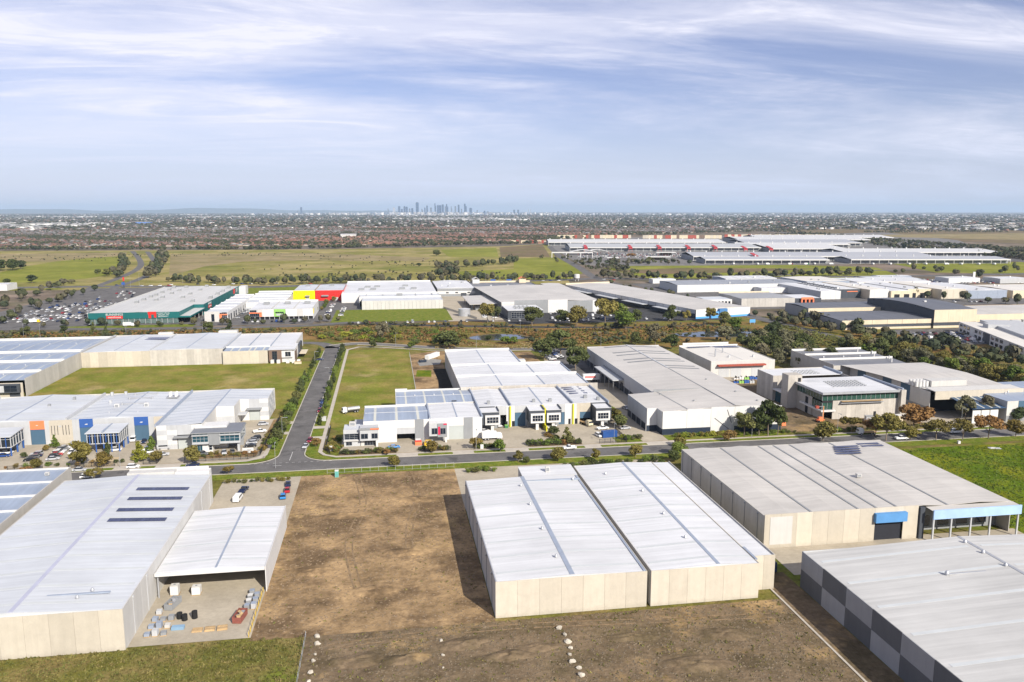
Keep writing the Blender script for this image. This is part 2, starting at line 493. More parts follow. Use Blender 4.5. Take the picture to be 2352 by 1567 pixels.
dirt_y = mat('clay_dirt', spec=.04, col=(0.38, 0.25, 0.105), rough=.95, var=.2, scale=.12, col2=(0.27, 0.185, 0.095), fine=.2, fscale=.7, bump=.8, bscale=.9)
shadow_plastic = mat('shadowed_black_plastic', spec=.04, col=(0.030, 0.026, 0.022), rough=.9, var=.3, scale=.3, fine=.3, fscale=1.2, bump=.8)  # black plastic sheeting, darkened by a shadow put into the colour
mulch = mat('bark_mulch', spec=.04, col=(0.24, 0.165, 0.085), rough=.95, var=.25, scale=.6, fine=.2)
reeds_g = mat('reed_bed_ground', spec=.04, col=(0.20, 0.125, 0.045), rough=.95, var=.25, scale=.035, col2=(0.135, 0.125, 0.03), mixlo=.44, mixhi=.58, fine=.25, fscale=.5)
field = mat('open_field', spec=.04, col3=(.15, .155, .035), lo3=.52, hi3=.64, s3=.006, col=(0.20, 0.185, 0.050), rough=.95, var=.2, scale=.010, col2=(0.30, 0.245, 0.105), mixlo=.42, mixhi=.60, fine=.14, fscale=.10)
field_g = mat('green_field', spec=.04, col=(0.165, 0.18, 0.026), rough=.95, var=.15, scale=.012, col2=(0.22, 0.22, 0.04), fine=.12, fscale=.12)
field_t = mat('dry_field', spec=.04, col=(0.27, 0.215, 0.115), rough=.95, var=.18, scale=.012, col2=(0.20, 0.17, 0.075), fine=.14, fscale=.12)
field_b = mat('brown_field', spec=.04, col=(0.175, 0.125, 0.075), rough=.95, var=.2, scale=.012, col2=(0.14, 0.12, 0.055), fine=.14, fscale=.12)
suburb_g = mat('suburb_ground', spec=.04, col=(0.12, 0.105, 0.07), rough=.95, var=.25, scale=.008, col2=(0.20, 0.155, 0.12), mixlo=.44, mixhi=.58, fine=.25, fscale=.03)
mark = mat('road_marking', spec=.04, col=(0.66, 0.66, 0.64), rough=.7, var=.12, scale=.8)
wm = mat('pond_water', (0.030, 0.038, 0.045), .07, .1, spec=.6)

# ------------------------------------------------------------------ ground
def disc(name, r, z, m, n=96):
 v = [(0, 0, z)] + [(r * math.cos(2 * math.pi * i / n), r * math.sin(2 * math.pi * i / n), z) for i in range(n)]
 # rings keep the triangles a sensible shape near the camera
 return tag(link(name, mesh(name, v, [(0, 1 + i, 1 + (i + 1) % n) for i in range(n)], m)), kind='structure')
disc('ground', 58000, -0.10, suburb_g)
rect('estate_ground', -420, 520, 60, 640, -0.06, weeds)
P = lambda *a: [pix(*p) for p in a]
sheet('open_field', P((-500, 588), (0, 577), (740, 573), (1150, 566), (1262, 560), (1275, 590), (1310, 652), (600, 662), (0, 668), (-500, 700)), -0.04, field)
sheet('green_field', P((0, 626), (60, 612), (130, 601), (215, 593), (283, 588), (287, 610), (262, 630), (200, 640), (70, 648), (0, 652)), 0.0, field_g)
sheet('dry_field', P((0, 584), (140, 582), (292, 580), (289, 588), (200, 592), (115, 601), (0, 602)), 0.0, field_t)
sheet('dry_field', P((392, 584), (720, 581), (880, 588), (990, 592), (975, 600), (700, 598), (560, 601), (470, 612), (388, 634)), 0.0, field_t)
sheet('green_field', P((1180, 594), (1281, 592), (1300, 603), (1350, 622), (1310, 642), (1160, 640), (1060, 634), (1050, 624), (1180, 618)), 0.0, field_g)
sheet('green_field', P((1012, 574), (1140, 569), (1145, 590), (1030, 590)), 0.0, field_g)
sheet('brown_field', P((1147, 568), (1246, 562), (1264, 590), (1150, 591)), 0.0, field_b)
sheet('green_field', P((1385, 616), (1450, 611), (1800, 608), (2010, 614), (2090, 640), (1490, 640)), -0.02, field_g)
sheet('brown_field', P((1400, 622), (1560, 616), (1890, 617), (1700, 626), (1500, 630)), 0.0, field_b)
sheet('green_field', P((2050, 606), (2500, 600), (2500, 632), (2150, 626)), -0.02, field_g)
sheet('brown_field', P((1780, 530), (2100, 520), (2500, 524), (2500, 566), (2352, 560), (2150, 552), (1950, 546)), -0.02, field_b)
sheet('dry_field', P((1950, 540), (2352, 536), (2500, 540), (2500, 556), (2300, 550), (2060, 545)), 0.02, field_t)

# near lots, in street-grid metres
rect('grass_lot', -140, -19, 100, 163.0, 0.0, weeds)
rect('dirt_lot', -30.6, 22.0, 163.0, 270.5, 0.0, dirt)
rect('dirt_lot', -19, 89.6, 90, 163.0, 0.0, dirt_d)
rect('yard', -56.0, -30.6, 164.4, 270.5, 0.02, conc_g)
rect('yard', 22.0, 98.0, 231.0, 270.5, 0.02, conc_g)
rect('yard', 99.0, 176.0, 174.0, 192.0, 0.02, conc_g)
rect('side_lane', 89.9, 97.0, 100, 176.0, 0.015, dirt_d)
rect('grass_field', 174, 520, 60, 267.5, 0.0, lawn_b)
rect('yard', -190, -46.0, 292.0, 351.0, 0.06, conc_g)
rect('vacant_lot', -176, -45.4, 369, 487.5, 0.0, paddock)
rect('yard', -19, 96.5, 292.0, 334.0, 0.06, conc_g)
rect('vacant_lot', -25.6, 13.2, 332, 523, 0.0, paddock)
sheet('building_site', [(13.2, 358), (32.2, 358), (32.2, 470), (60, 500), (30, 512), (13.2, 500)], 0.01, dirt)
sheet('shadow_plastic_strip', [(25.5, 360), (32.2, 360), (32.2, 452), (25, 452), (26.2, 420), (24.6, 395)], 0.03, shadow_plastic)  # black plastic beside the shed, with the wall's cast shadow painted into it
sheet('gravel_patch', [(18, 462), (30, 466), (32, 480), (24, 486), (17, 476)], 0.03, mat('gravel', (0.24, 0.23, 0.21), .95, .2, .8, fine=.2))
sheet('grass_patch', [(14.5, 432), (23, 430), (24, 448), (16, 450)], 0.03, lawn_b)
rect('yard', 70.5, 91, 414, 500, 0.02, dirt)
rect('drive', 93.6, 118.6, 292.0, 470.0, 0.05, conc_g)
rect('car_park', 96, 119, 400, 506, 0.07, asph)
rect('building_site', 159.5, 236.0, 296.0, 420.0, 0.02, dirt_d)
rect('yard', 176, 214, 395, 418, 0.05, conc_g)
rect('yard', 226, 300, 292.0, 330.0, 0.05, conc_g)
sheet('wetland', [(-330, 545), (-52, 563), (-20, 553), (30, 530), (90, 505), (240, 500), (330, 470), (420, 380), (560, 330), (520, 420), (430, 500), (340, 600), (300, 610), (150, 628), (60, 650), (-60, 636), (-330, 640)], 0.0, reeds_g)
def blob_poly(cx, cy, rx, ry, n=40, amp=.16, seed=1):
 r = random.Random(seed)
 ph = [r.uniform(0, 6.28) for _ in range(5)]
 return [(cx + rx * math.cos(a) * (1 + amp * sum(math.sin((k + 2) * a + ph[k]) / (k + 2) for k in range(5))),
    cy + ry * math.sin(a) * (1 + amp * sum(math.sin((k + 2) * a + ph[k]) / (k + 2) for k in range(5)))) for a in [2 * math.pi * i / n for i in range(n)]]
for (x, y, rx, ry, s) in ((79, 562, 19, 14, 3), (243, 551, 36, 13, 5)):
 tag(sheet('pond', blob_poly(x, y, rx, ry, seed=s), 0.05, wm), kind='structure')
 sheet('pond_bank', blob_poly(x, y, rx + 3, ry + 3, seed=s), 0.02, mat('mud_bank', (0.12, 0.09, 0.045), .9, .2, .3))
# back estate
rect('car_park', -345, -232, 660, 1000, -0.02, asph)
rect('car_park', -236, -60, 655, 690, -0.02, asph)
rect('grass_strip', -250, -152, 653, 668, 0.0, lawn)
rect('yard', -160, -20, 668, 840, -0.01, asph)
rect('lawn', -46, 54, 658, 742, 0.02, lawn)
rect('yard', 50, 100, 652, 850, 0.0, conc_g)
rect('car_park', 96, 285, 626, 716, 0.01, asph_d)
rect('car_park', 188, 225, 700, 830, 0.0, conc_g)
rect('grass_strip', -160, 60, 905, 1000, 0.0, lawn)
rect('yard', 300, 720, 690, 960, -0.02, asph)
rect('car_park', 372, 470, 480, 552, 0.02, asph)

# ------------------------------------------------------------------ roads
ST_N, ST_F = 276.6, 287.2                       # near and far kerb lines of the cross street
rect('road', -420, 420, ST_N, ST_F, 0.0, asph)
rect('grass_verge', -420, 420, 270.5, ST_N - .2, 0.05, lawn)
side = [(-36.6, 287), (-36.6, 520), (-37.5, 535), (-42, 548), (-52, 557), (-90, 563)]
ribbon('road', smooth(side, 6), 9.2, 0.006, asph)
rear = [(-37, 541), (-24, 549), (-10, 546), (25, 527), (60, 514), (100, 508), (125, 500)]
ribbon('road', smooth(rear, 6), 9.0, 0.010, mat('worn_asphalt', (0.15, 0.142, 0.132), .9, .12, .1, fine=.08))
kerb(smooth(rear, 6) and offset_line(smooth(rear, 6), 4.6), kerb_m)
kerb(offset_line(smooth(rear, 6)[8:], -4.6), kerb_m)
def arc(cx, cy, r, a0, a1, n=8):
 return [(cx + r * math.cos(R(a0 + (a1 - a0) * i / n)), cy + r * math.sin(R(a0 + (a1 - a0) * i / n))) for i in range(n + 1)]
# corner splays: road surface fills the corner up to the kerb arc
cl_ = arc(-51.2, 297.2, 10, 270, 360)
cr_ = arc(-22.0, 297.2, 10, 180, 270)
sheet('road', [(-51.2, 287.2)] + cl_[1:] + [(-40.9, 287.1), (-51.2, 287.1)], 0.008, asph)
sheet('road', cr_ + [(-22.0, 287.1), (-32.2, 287.1)], 0.008, asph)
kerb([(-420, ST_F), (-51.2, ST_F)] + cl_[1:] + [(-41.2, 330), (-41.2, 420), (-41.2, 524)], kerb_m)
kerb([(-32.0, 536), (-32.0, 420)] + cr_ + [(420, ST_F)], kerb_m)
kerb([(-420, ST_N), (420, ST_N)], kerb_m)
# verge, footpath, driveways along the far kerb
def strip(x0, x1, drives):
 cuts = sorted(drives)
 x = x0
 for a, b in cuts + [(x1, x1)]:
  if a > x:
   rect('grass_verge', x, a, ST_F + .2, ST_F + 2.9, 0.11, lawn)
  if b > a:
   rect('driveway', a, b, ST_F + .2, ST_F + 2.9, 0.105, path_g)
  x = b
 rect('footpath', x0, x1, ST_F + 2.9, ST_F + 4.6, 0.115, path_g)
 rect('garden_bed', x0, x1, ST_F + 4.6, ST_F + 5.0, 0.10, mulch)
strip(-190, -52, [(-140, -133), (-121, -113), (-97, -88), (-83, -74.5)])
strip(-20, 262, [(2, 10), (23, 31), (43, 52), (74, 80.5), (99, 112), (226, 236), (252, 262)])
sheet('grass_verge', [(-46, 292), (-44, 294), (-41.4, 297.5), (-41.4, 524), (-45.6, 524), (-45.6, 300)], 0.10, lawn)
sheet('footpath', [(-52, 290.1), (-47.5, 293), (-45.6, 297), (-45.6, 332), (-47.2, 332), (-47.2, 299), (-49, 294.5), (-52, 291.8)], 0.112, path_g)
sheet('grass_verge', [(-52, 287.6), (-48, 288.6), (-44.5, 291), (-42.3, 294.5), (-41.6, 297.5), (-44, 297.5), (-46, 293.5), (-52, 290)], 0.106, lawn)
sheet('grass_verge', [(-31.8, 297), (-29.6, 291.5), (-25, 288.2), (-20, 287.5), (-20, 290), (-26.5, 294), (-27.2, 300), (-27.2, 530), (-31.8, 534)], 0.10, lawn)
sheet('footpath', [(-20, 290.1), (-25, 293.5), (-27.2, 298), (-27.2, 528), (-25.6, 524), (-25.6, 298), (-24, 294.5), (-20, 291.8)], 0.112, path_g)
sheet('footpath', [(-27.2, 526), (-20, 536), (-5, 533), (25, 516), (60, 504), (60, 502.6), (25, 514.4), (-6, 531), (-19, 534), (-25.6, 524)], 0.10, path_g)
for y in (329.5, 346.0):
 rect('driveway', -45.8, -41.3, y - 5, y - 1, 0.125, path_g)
for y in (334, 318):
 rect('driveway', -31.9, -25, y - 2.5, y + 1.5, 0.125, path_g)
# paint on the road
for i in range(14):
 rect('road_marking', -51 + i * 2.2, -50 + i * 2.2, 286.75, 286.9, 0.016, mark)
sheet('road_marking', [(-36.75, 289.5), (-36.6, 289.5), (-36.6, 300), (-36.75, 300)], 0.016, mark)
rect('road_marking', -42, -38.8, 283.6, 283.8, 0.014, mark)
# back roads
def proad(pts, w, z=0.03, m=asph, name='road'):
 return ribbon(name, smooth([pix(*p) for p in pts], 8), w, z, m)
proad([(-400, 790), (0, 758), (200, 756), (400, 755), (560, 752), (700, 748), (790, 742), (830, 741)], 11, .04)
proad([(830, 742), (1000, 748), (1300, 752), (1500, 752), (1640, 746)], 9, .03, asph_d)
for q, m_ in (([(-60, 770), (20, 728), (120, 690), (230, 655), (300, 627), (322, 612), (322, 600), (314, 588), (304, 577)], asph),
     ([(40, 752), (160, 695), (260, 662), (330, 637), (356, 617), (357, 606), (349, 592), (338, 578)], asph)):
 proad(q, 10, .05, m_)
proad([(-400, 676), (0, 662), (300, 658), (600, 659), (780, 653), (1000, 650), (1300, 643), (1380, 640), (1600, 642), (1900, 636), (2100, 634), (2400, 628)], 22, .06, asph)
proad([(-400, 578), (0, 572.5), (740, 569.5), (1250, 561), (1320, 556)], 26, .03, asph)
proad([(1262, 566), (1285, 588), (1330, 615), (1372, 640), (1450, 660), (1600, 694), (1750, 733), (1950, 782), (2352, 862), (2500, 890)], 13, .07, asph)
proad([(1700, 522), (1815, 536), (2352, 600), (2500, 622)], 34, .05, asph)
proad([(1700, 640), (1900, 625), (2100, 620)], 12, .04, asph)
sheet('market_yard', P((1262, 566), (1300, 549), (2030, 534), (2200, 552), (2330, 600), (2200, 602), (1900, 608), (1450, 611), (1385, 613), (1330, 606)), 0.01, mat('market_asphalt', (0.165, 0.155, 0.145), .9, .15, .02, fine=.08, fscale=.2))
# ------------------------------------------------------------------ plants
leafm = mat('foliage', (0.06, 0.07, 0.025), .8, .30, .45, objcol=True, fine=.35, fscale=1.6, trans=.2, spec=.05)
barkm = mat('bark', (0.19, 0.15, 0.115), .9, .2, 2.0)
def crown_mesh(seed, clumps, leaves, leaf, spread=0.42):
 """leaf-sized faces gathered in clumps; clumps = [(x, y, z, r)]"""
 r = np.random.default_rng(seed)
 V, F = [], []
 tot = sum(c[3] ** 2 for c in clumps)
 k = 0
 for (cx, cy, cz, cr) in clumps:
  n = max(6, int(leaves * cr * cr / tot))
  d = r.normal(size=(n, 3))
  d /= np.linalg.norm(d, axis=1)[:, None]
  rad = cr * r.uniform(.35, 1.0, n) ** .6
  c = d * rad[:, None] * np.array([1, 1, .8]) + np.array([cx, cy, cz])
  nn_ = d + r.normal(size=(n, 3)) * .7
  nn_ /= np.linalg.norm(nn_, axis=1)[:, None]
  up = r.normal(size=(n, 3))
  a = np.cross(nn_, up)
  a /= np.linalg.norm(a, axis=1)[:, None]
  b = np.cross(nn_, a)
  s = leaf * r.uniform(.6, 1.35, n)[:, None]
  q = np.stack([c - a * s - b * s * .5, c + a * s * .3 - b * s * .7, c + a * s + b * s * .4, c - a * s * .4 + b * s * .7], 1).reshape(-1, 3)
  V.append(q)
  F.append(np.arange(n * 4).reshape(-1, 4) + k)
  k += n * 4
 return mesh('crown', np.concatenate(V).tolist(), np.concatenate(F).tolist(), leafm)
def trunk_mesh(h, r0, limbs):
 V, F = [], []
 def tube(p, q, ra, rb, n=6):
  p, q = Vector(p), Vector(q)
  z = (q - p).normalized()
  x = z.orthogonal().normalized()
  y = z.cross(x)
  k = len(V)
  for c, rr in ((p, ra), (q, rb)):
   for i in range(n):
    a = 2 * math.pi * i / n
    V.append(tuple(c + (x * math.cos(a) + y * math.sin(a)) * rr))
  for i in range(n):
   F.append((k + i, k + (i + 1) % n, k + n + (i + 1) % n, k + n + i))
 bend = Vector((h * .03, -h * .02, h * .55))
 tube((0, 0, -.1), bend, r0, r0 * .7)
 tube(bend, (h * .01, h * .02, h), r0 * .7, r0 * .2)
 for q in limbs:
  tube(bend * (.75 + .25 * rnd.random()), q, r0 * .45, r0 * .12)
 return mesh('trunk', V, F, barkm)
def ell(seed, n, rx, rz, zc, cr, jitter=.25, bottom=-.9):
 r = random.Random(seed)
 out = []
 while len(out) < n:
  a, u = r.uniform(0, 6.283), r.uniform(bottom, 1)
  q = math.sqrt(max(0, 1 - u * u)) * r.uniform(.55, 1.0)
  out.append((rx * q * math.cos(a), rx * q * math.sin(a), zc + rz * u * .85, cr * r.uniform(1 - jitter, 1 + jitter)))
 return out
def cone(seed, n, rx, z0, z1, cr):
 r = random.Random(seed)
 out = []
 for i in range(n):
  u = (i + .5) / n
  a = r.uniform(0, 6.283)
  q = rx * (1 - u) * r.uniform(.5, .95)
  out.append((q * math.cos(a), q * math.sin(a), z0 + (z1 - z0) * u, cr * (1.15 - .75 * u)))
 return out
PLANT = {}
def variants(kind, fn, n):
 PLANT[kind] = [fn(i) for i in range(n)]
# all are modelled 8 m tall (shrubs 2 m) and scaled
def _gum(i):
 c = ell(i + 11, 16, 2.7, 2.5, 5.2, 1.25, .35)
 return trunk_mesh(6.2, .17, [(x * .8, y * .8, z) for x, y, z, r in c[:6]]), crown_mesh(i + 1, c, 1600, .34)
def _round(i):
 c = ell(i + 31, 18, 2.3, 2.9, 4.6, 1.4, .3)
 return trunk_mesh(4.5, .18, [(x * .7, y * .7, z) for x, y, z, r in c[:4]]), crown_mesh(i + 50, c, 1600, .36)
def _cone(i):
 c = cone(i + 71, 16, 2.3, 1.0, 7.6, 1.15)
 return trunk_mesh(6.0, .14, []), crown_mesh(i + 90, c, 1000, .30)
def _flat(i):
 c = ell(i + 131, 15, 3.3, 1.6, 6.0, 1.3, .3, -.7)
 return trunk_mesh(5.5, .15, [(x * .85, y * .85, z - .3) for x, y, z, r in c[:7]]), crown_mesh(i + 120, c, 1500, .34)
def _shrub(i):
 c = ell(i + 151, 8, .8, .7, 1.0, .62, .3)
 return trunk_mesh(.9, .05, []), crown_mesh(i + 150, c, 420, .17)
for k_, f_, n_ in (('gum', _gum, 5), ('round', _round, 4), ('cone', _cone, 3), ('flat', _flat, 4), ('shrub', _shrub, 4)):
 variants(k_, f_, n_)
PAL = {'gum': [(0.121, 0.135, 0.049), (0.104, 0.122, 0.044), (0.152, 0.154, 0.056), (0.097, 0.114, 0.049)],
    'dark': [(0.072, 0.091, 0.033), (0.089, 0.106, 0.040), (0.068, 0.087, 0.040)],
    'green': [(0.125, 0.174, 0.037), (0.152, 0.193, 0.044), (0.112, 0.154, 0.037)],
    'lime': [(0.233, 0.257, 0.037), (0.272, 0.276, 0.047)],
    'rust': [(0.242, 0.166, 0.063), (0.211, 0.161, 0.049), (0.272, 0.157, 0.063), (0.185, 0.154, 0.049)],
    'olive': [(0.197, 0.170, 0.049), (0.178, 0.157, 0.049), (0.219, 0.188, 0.056)],
    'grey': [(0.185, 0.178, 0.103), (0.165, 0.161, 0.092), (0.197, 0.178, 0.110)]}
def tree(kind, x, y, h, pal='gum', label=None, group=None, wide=1.0, name=None, cat=None, z=0.0):
 t, c = rnd.choice(PLANT[kind])
 shrub = kind == 'shrub'
 e = link(name or ('shrub' if shrub else 'tree'), None, None, (x, y, z))
 s = h / (2.0 if shrub else 8.0)
 e.scale = (s * wide * rnd.uniform(.9, 1.1), s * wide * rnd.uniform(.9, 1.1), s)
 e.rotation_euler = (0, 0, rnd.uniform(0, 6.283))
 tag(e, label, cat or ('shrub' if shrub else 'tree'), group)
 a = link('stem' if shrub else 'trunk', t, e)
 b = link('foliage' if shrub else 'crown', c, e)
 col = rnd.choice(PAL[pal])
 f = rnd.uniform(.85, 1.18)
 b.color = (col[0] * f, col[1] * f, col[2] * f, 1)
 return e
def tp(kind, px_, py_, hpx, pal='gum', label=None, group=None, wide=1.0, **kw):
 x, y = pix(px_, py_)
 return tree(kind, x, y, hpx * CAM_H / (py_ - 484.5), pal, label, group, wide * 1.18, **kw)

# ------------------------------------------------------------------ vehicles
paint = mat('car_paint', (0.5, 0.5, 0.5), .25, .02, 1, objcol=True, spec=.55)
carglass = mat('car_glass', (0.012, 0.015, 0.02), .08, .02, spec=.7)
tyre = mat('tyre_rubber', (0.016, 0.016, 0.017), .8, .05)
lampm = mat('lamp_lens', (0.65, 0.65, 0.62), .2, .02)
rim = mat('wheel_rim', (0.45, 0.46, 0.47), .4, .02, metal=.6)
canvas = mat('truck_body_white', (0.72, 0.72, 0.70), .5, .05, .5)
def profile_mesh(name, prof, w, m, top_in=0.0, zsplit=None, mats=None, midx=None):
 """side outline (x, z) swept across the width; points above zsplit are drawn in by top_in"""
 n = len(prof)
 def yy(z, s):
  f = 0 if zsplit is None or z <= zsplit else top_in * (z - zsplit) / max(1e-6, max(p[1] for p in prof) - zsplit)
  return s * (w / 2 - f)
 v = [(x, yy(z, -1), z) for x, z in prof] + [(x, yy(z, 1), z) for x, z in prof]
 f = [tuple(range(n)), tuple(range(2 * n - 1, n - 1, -1))] + [(i, n + i, n + (i + 1) % n, (i + 1) % n) for i in range(n)]
 return v, f
def pm(name, prof, w, m, top_in=0.0, zsplit=None):
 v, f = profile_mesh(name, prof, w, m, top_in, zsplit)
 me = mesh(name, v, f, m)
 bm = bmesh.new()
 bm.from_mesh(me)
 bmesh.ops.recalc_face_normals(bm, faces=bm.faces)
 bmesh.ops.bevel(bm, geom=[e for e in bm.edges if e.calc_face_angle(0) > .5], offset=.05, segments=2, affect='EDGES')
 bm.to_mesh(me)
 bm.free()
 return me
def wheel_mesh(r, w):
 n = 14
 v, f, mi = [], [], []
 for s in (-1, 1):
  v += [(r * math.cos(2 * math.pi * i / n), s * w / 2, r * math.sin(2 * math.pi * i / n)) for i in range(n)]
  v += [(r * .6 * math.cos(2 * math.pi * i / n), s * (w / 2 + .01), r * .6 * math.sin(2 * math.pi * i / n)) for i in range(n)]
 for i in range(n):
  j = (i + 1) % n
  f.append((i, j, 2 * n + j, 2 * n + i)); mi.append(0)
  f.append((i, n + i, n + j, j)); mi.append(0)
  f.append((2 * n + i, 2 * n + j, 3 * n + j, 3 * n + i)); mi.append(0)
 f.append(tuple(range(n, 2 * n))); mi.append(1)
 f.append(tuple(range(4 * n - 1, 3 * n - 1, -1))); mi.append(1)
 return mesh('wheel', v, f, [tyre, rim], mi)
WH, WHT = wheel_mesh(.33, .22), wheel_mesh(.48, .28)
def box_mesh(name, m, x0, x1, y0, y1, z0, z1):
 v = [(x, y, z) for z in (z0, z1) for x, y in ((x0, y0), (x1, y0), (x1, y1), (x0, y1))]
 return mesh(name, v, BOXF, m)
CAR = {}
def car_parts(kind):
 """list of (part name, mesh, location)"""
 if kind in CAR:
  return CAR[kind]
 P_ = []
 if kind == 'sedan':
  L, W = 4.6, 1.8
  P_.append(('body', pm('body', [(-2.3, .30), (2.25, .28), (2.3, .55), (2.15, .74), (1.1, .90), (-1.55, .95), (-2.25, .90), (-2.32, .6)], W, paint, .12, .6), (0, 0, 0)))
  P_.append(('windows', pm('windows', [(1.15, .88), (.35, 1.36), (-.95, 1.38), (-1.85, .93)], W - .12, carglass, .22, .9), (0, 0, 0)))
  P_.append(('roof', pm('roof', [(.42, 1.34), (.25, 1.42), (-.9, 1.44), (-1.1, 1.35)], W - .5, paint, .03, 1.38), (0, 0, 0)))
  xs = (1.4, -1.4)
 elif kind == 'hatch':
  L, W = 4.3, 1.82
  P_.append(('body', pm('body', [(-2.1, .30), (2.1, .28), (2.16, .6), (2.0, .82), (1.05, 1.0), (-1.95, 1.05), (-2.15, .7)], W, paint, .10, .6), (0, 0, 0)))
  P_.append(('windows', pm('windows', [(1.2, .98), (.5, 1.50), (-1.5, 1.54), (-2.02, 1.03)], W - .10, carglass, .20, 1.0), (0, 0, 0)))
  P_.append(('roof', pm('roof', [(.55, 1.48), (.35, 1.58), (-1.5, 1.61), (-1.65, 1.50)], W - .42, paint, .03, 1.5), (0, 0, 0)))
  xs = (1.32, -1.3)
 elif kind == 'ute':
  L, W = 5.2, 1.86
  P_.append(('body', pm('body', [(-2.6, .45), (2.5, .40), (2.58, .7), (2.4, .98), (1.2, 1.08), (-.55, 1.10), (-.58, .72), (-2.5, .72)], W, paint, .08, .8), (0, 0, 0)))
  P_.append(('windows', pm('windows', [(1.25, 1.06), (.65, 1.62), (-.35, 1.64), (-.55, 1.08)], W - .12, carglass, .18, 1.08), (0, 0, 0)))
  P_.append(('roof', pm('roof', [(.68, 1.60), (.5, 1.70), (-.3, 1.71), (-.42, 1.61)], W - .42, paint, .02, 1.62), (0, 0, 0)))
  for y0, y1 in ((-.93, -.83), (.83, .93)):
   P_.append(('tray_side', box_mesh('tray_side', paint, -2.6, -.6, y0, y1, .72, 1.10), (0, 0, 0)))
  P_.append(('tailgate', box_mesh('tailgate', paint, -2.6, -2.5, -.83, .83, .72, 1.10), (0, 0, 0)))
  xs = (1.6, -1.5)
 elif kind == 'van':
  L, W = 5.2, 1.9
  P_.append(('body', pm('body', [(-2.55, .35), (2.5, .35), (2.6, .8), (2.3, 1.15), (1.45, 1.95), (1.1, 2.05), (-2.45, 2.08), (-2.6, 1.8)], W, paint, .12, 1.2), (0, 0, 0)))
  P_.append(('windscreen', pm('windscreen', [(2.30, 1.18), (1.50, 1.93), (1.40, 1.9), (2.1, 1.16)], W - .16, carglass), (0, 0, 0)))
  for s in (-1, 1):
   P_.append(('window', box_mesh('window', carglass, -1.9, 1.35, s * .945 - .02, s * .945 + .02, 1.25, 1.75), (0, 0, 0)))
  xs = (1.6, -1.5)
 elif kind in ('truck', 'tanker', 'flatbed', 'semi'):
  L, W = (8.0, 2.4) if kind != 'semi' else (11.5, 2.5)
  f = L / 2
  P_.append(('cab', pm('cab', [(f - 2.0, .6), (f, .6), (f + .05, 1.5), (f - .25, 2.6), (f - 2.0, 2.7)], W - .1, paint if kind != 'semi' else canvas, .1, 1.6), (0, 0, 0)))
  P_.append(('windscreen', pm('windscreen', [(f + .06, 1.55), (f - .19, 2.4), (f - .3, 2.4), (f - .05, 1.55)], W - .35, carglass), (0, 0, 0)))
  P_.append(('chassis', box_mesh('chassis', black, -f, f - 1.9, -.5, .5, .55, .85), (0, 0, 0)))
  if kind == 'truck':
   P_.append(('box_body', box_mesh('box_body', canvas, -f, f - 2.2, -1.22, 1.22, .95, 3.3), (0, 0, 0)))
  elif kind == 'semi':
   P_.append(('box_body', box_mesh('box_body', canvas, -f, f - 2.5, -1.25, 1.25, 1.1, 4.1), (0, 0, 0)))
  elif kind == 'flatbed':
   P_.append(('tray', box_mesh('tray', timber, -f, f - 2.2, -1.2, 1.2, .95, 1.12), (0, 0, 0)))
   P_.append(('headboard', box_mesh('headboard', canvas, f - 2.2, f - 2.1, -1.2, 1.2, 1.12, 2.3), (0, 0, 0)))
  else:
   v = [(x, .95 * math.cos(a), 1.75 + .85 * math.sin(a)) for x in (-f, f - 2.4) for a in [2 * math.pi * i / 14 for i in range(14)]]
   P_.append(('tank', mesh('tank', v, [(i, (i + 1) % 14, 14 + (i + 1) % 14, 14 + i) for i in range(14)] + [tuple(range(13, -1, -1)), tuple(range(14, 28))], steel), (0, 0, 0)))
  xs = (f - 1.2, -f + 1.2, -f + 2.4)
  for x in xs:
   for s in (-1, 1):
    P_.append(('wheel', WHT, (x, s * (W / 2 - .16), .48)))
 if kind in ('sedan', 'hatch', 'ute', 'van'):
  for x in xs:
   for s in (-1, 1):
    P_.append(('wheel', WH, (x, s * (W / 2 - .10), .33)))
  xf = {'sedan': 2.26, 'hatch': 2.1, 'ute': 2.52, 'van': 2.5}[kind]
  zf = {'sedan': .62, 'hatch': .68, 'ute': .80, 'van': .85}[kind]
  for s in (-1, 1):
   P_.append(('headlight', box_mesh('headlight', lampm, xf - .08, xf + .06, s * .68 - .17, s * .68 + .17, zf - .07, zf + .07), (0, 0, 0)))
 CAR[kind] = P_
 return P_
CCOL = {'white': (.74, .74, .73), 'silver': (.42, .43, .45), 'grey': (.13, .135, .14), 'black': (.015, .015, .017), 'blue': (.02, .06, .22),
  'bright blue': (.02, .19, .48), 'red': (.38, .015, .02), 'maroon': (.18, .01, .03), 'navy': (.015, .025, .07), 'yellow': (.75, .50, .02),
  'cream': (.62, .56, .40), 'green': (.03, .20, .06), 'orange': (.7, .2, .04)}
def car(kind, x, y, deg, colour, label, group=None, name=None, z=0.02, cat=None):
 nm = name or {'sedan': 'parked_car', 'hatch': 'parked_car', 'ute': 'utility_truck', 'van': 'van'}.get(kind, 'truck')
 e = link(nm, None, None, (x, y, z))
 e.rotation_euler = (0, 0, R(deg))
 tag(e, label, cat or {'sedan': 'car', 'hatch': 'car', 'ute': 'ute', 'van': 'van'}.get(kind, 'truck'), group)
 for n, me, loc in car_parts(kind):
  o = link(n, me, e, loc)
  o.color = (*CCOL[colour], 1)
 return e
def cp(kind, px_, py_, deg, colour, label, group=None, z=.02, **kw):
 x, y = pix(px_, py_)
 return car(kind, x, y, deg, colour, label, group, z=z, **kw)
SMALL = {}
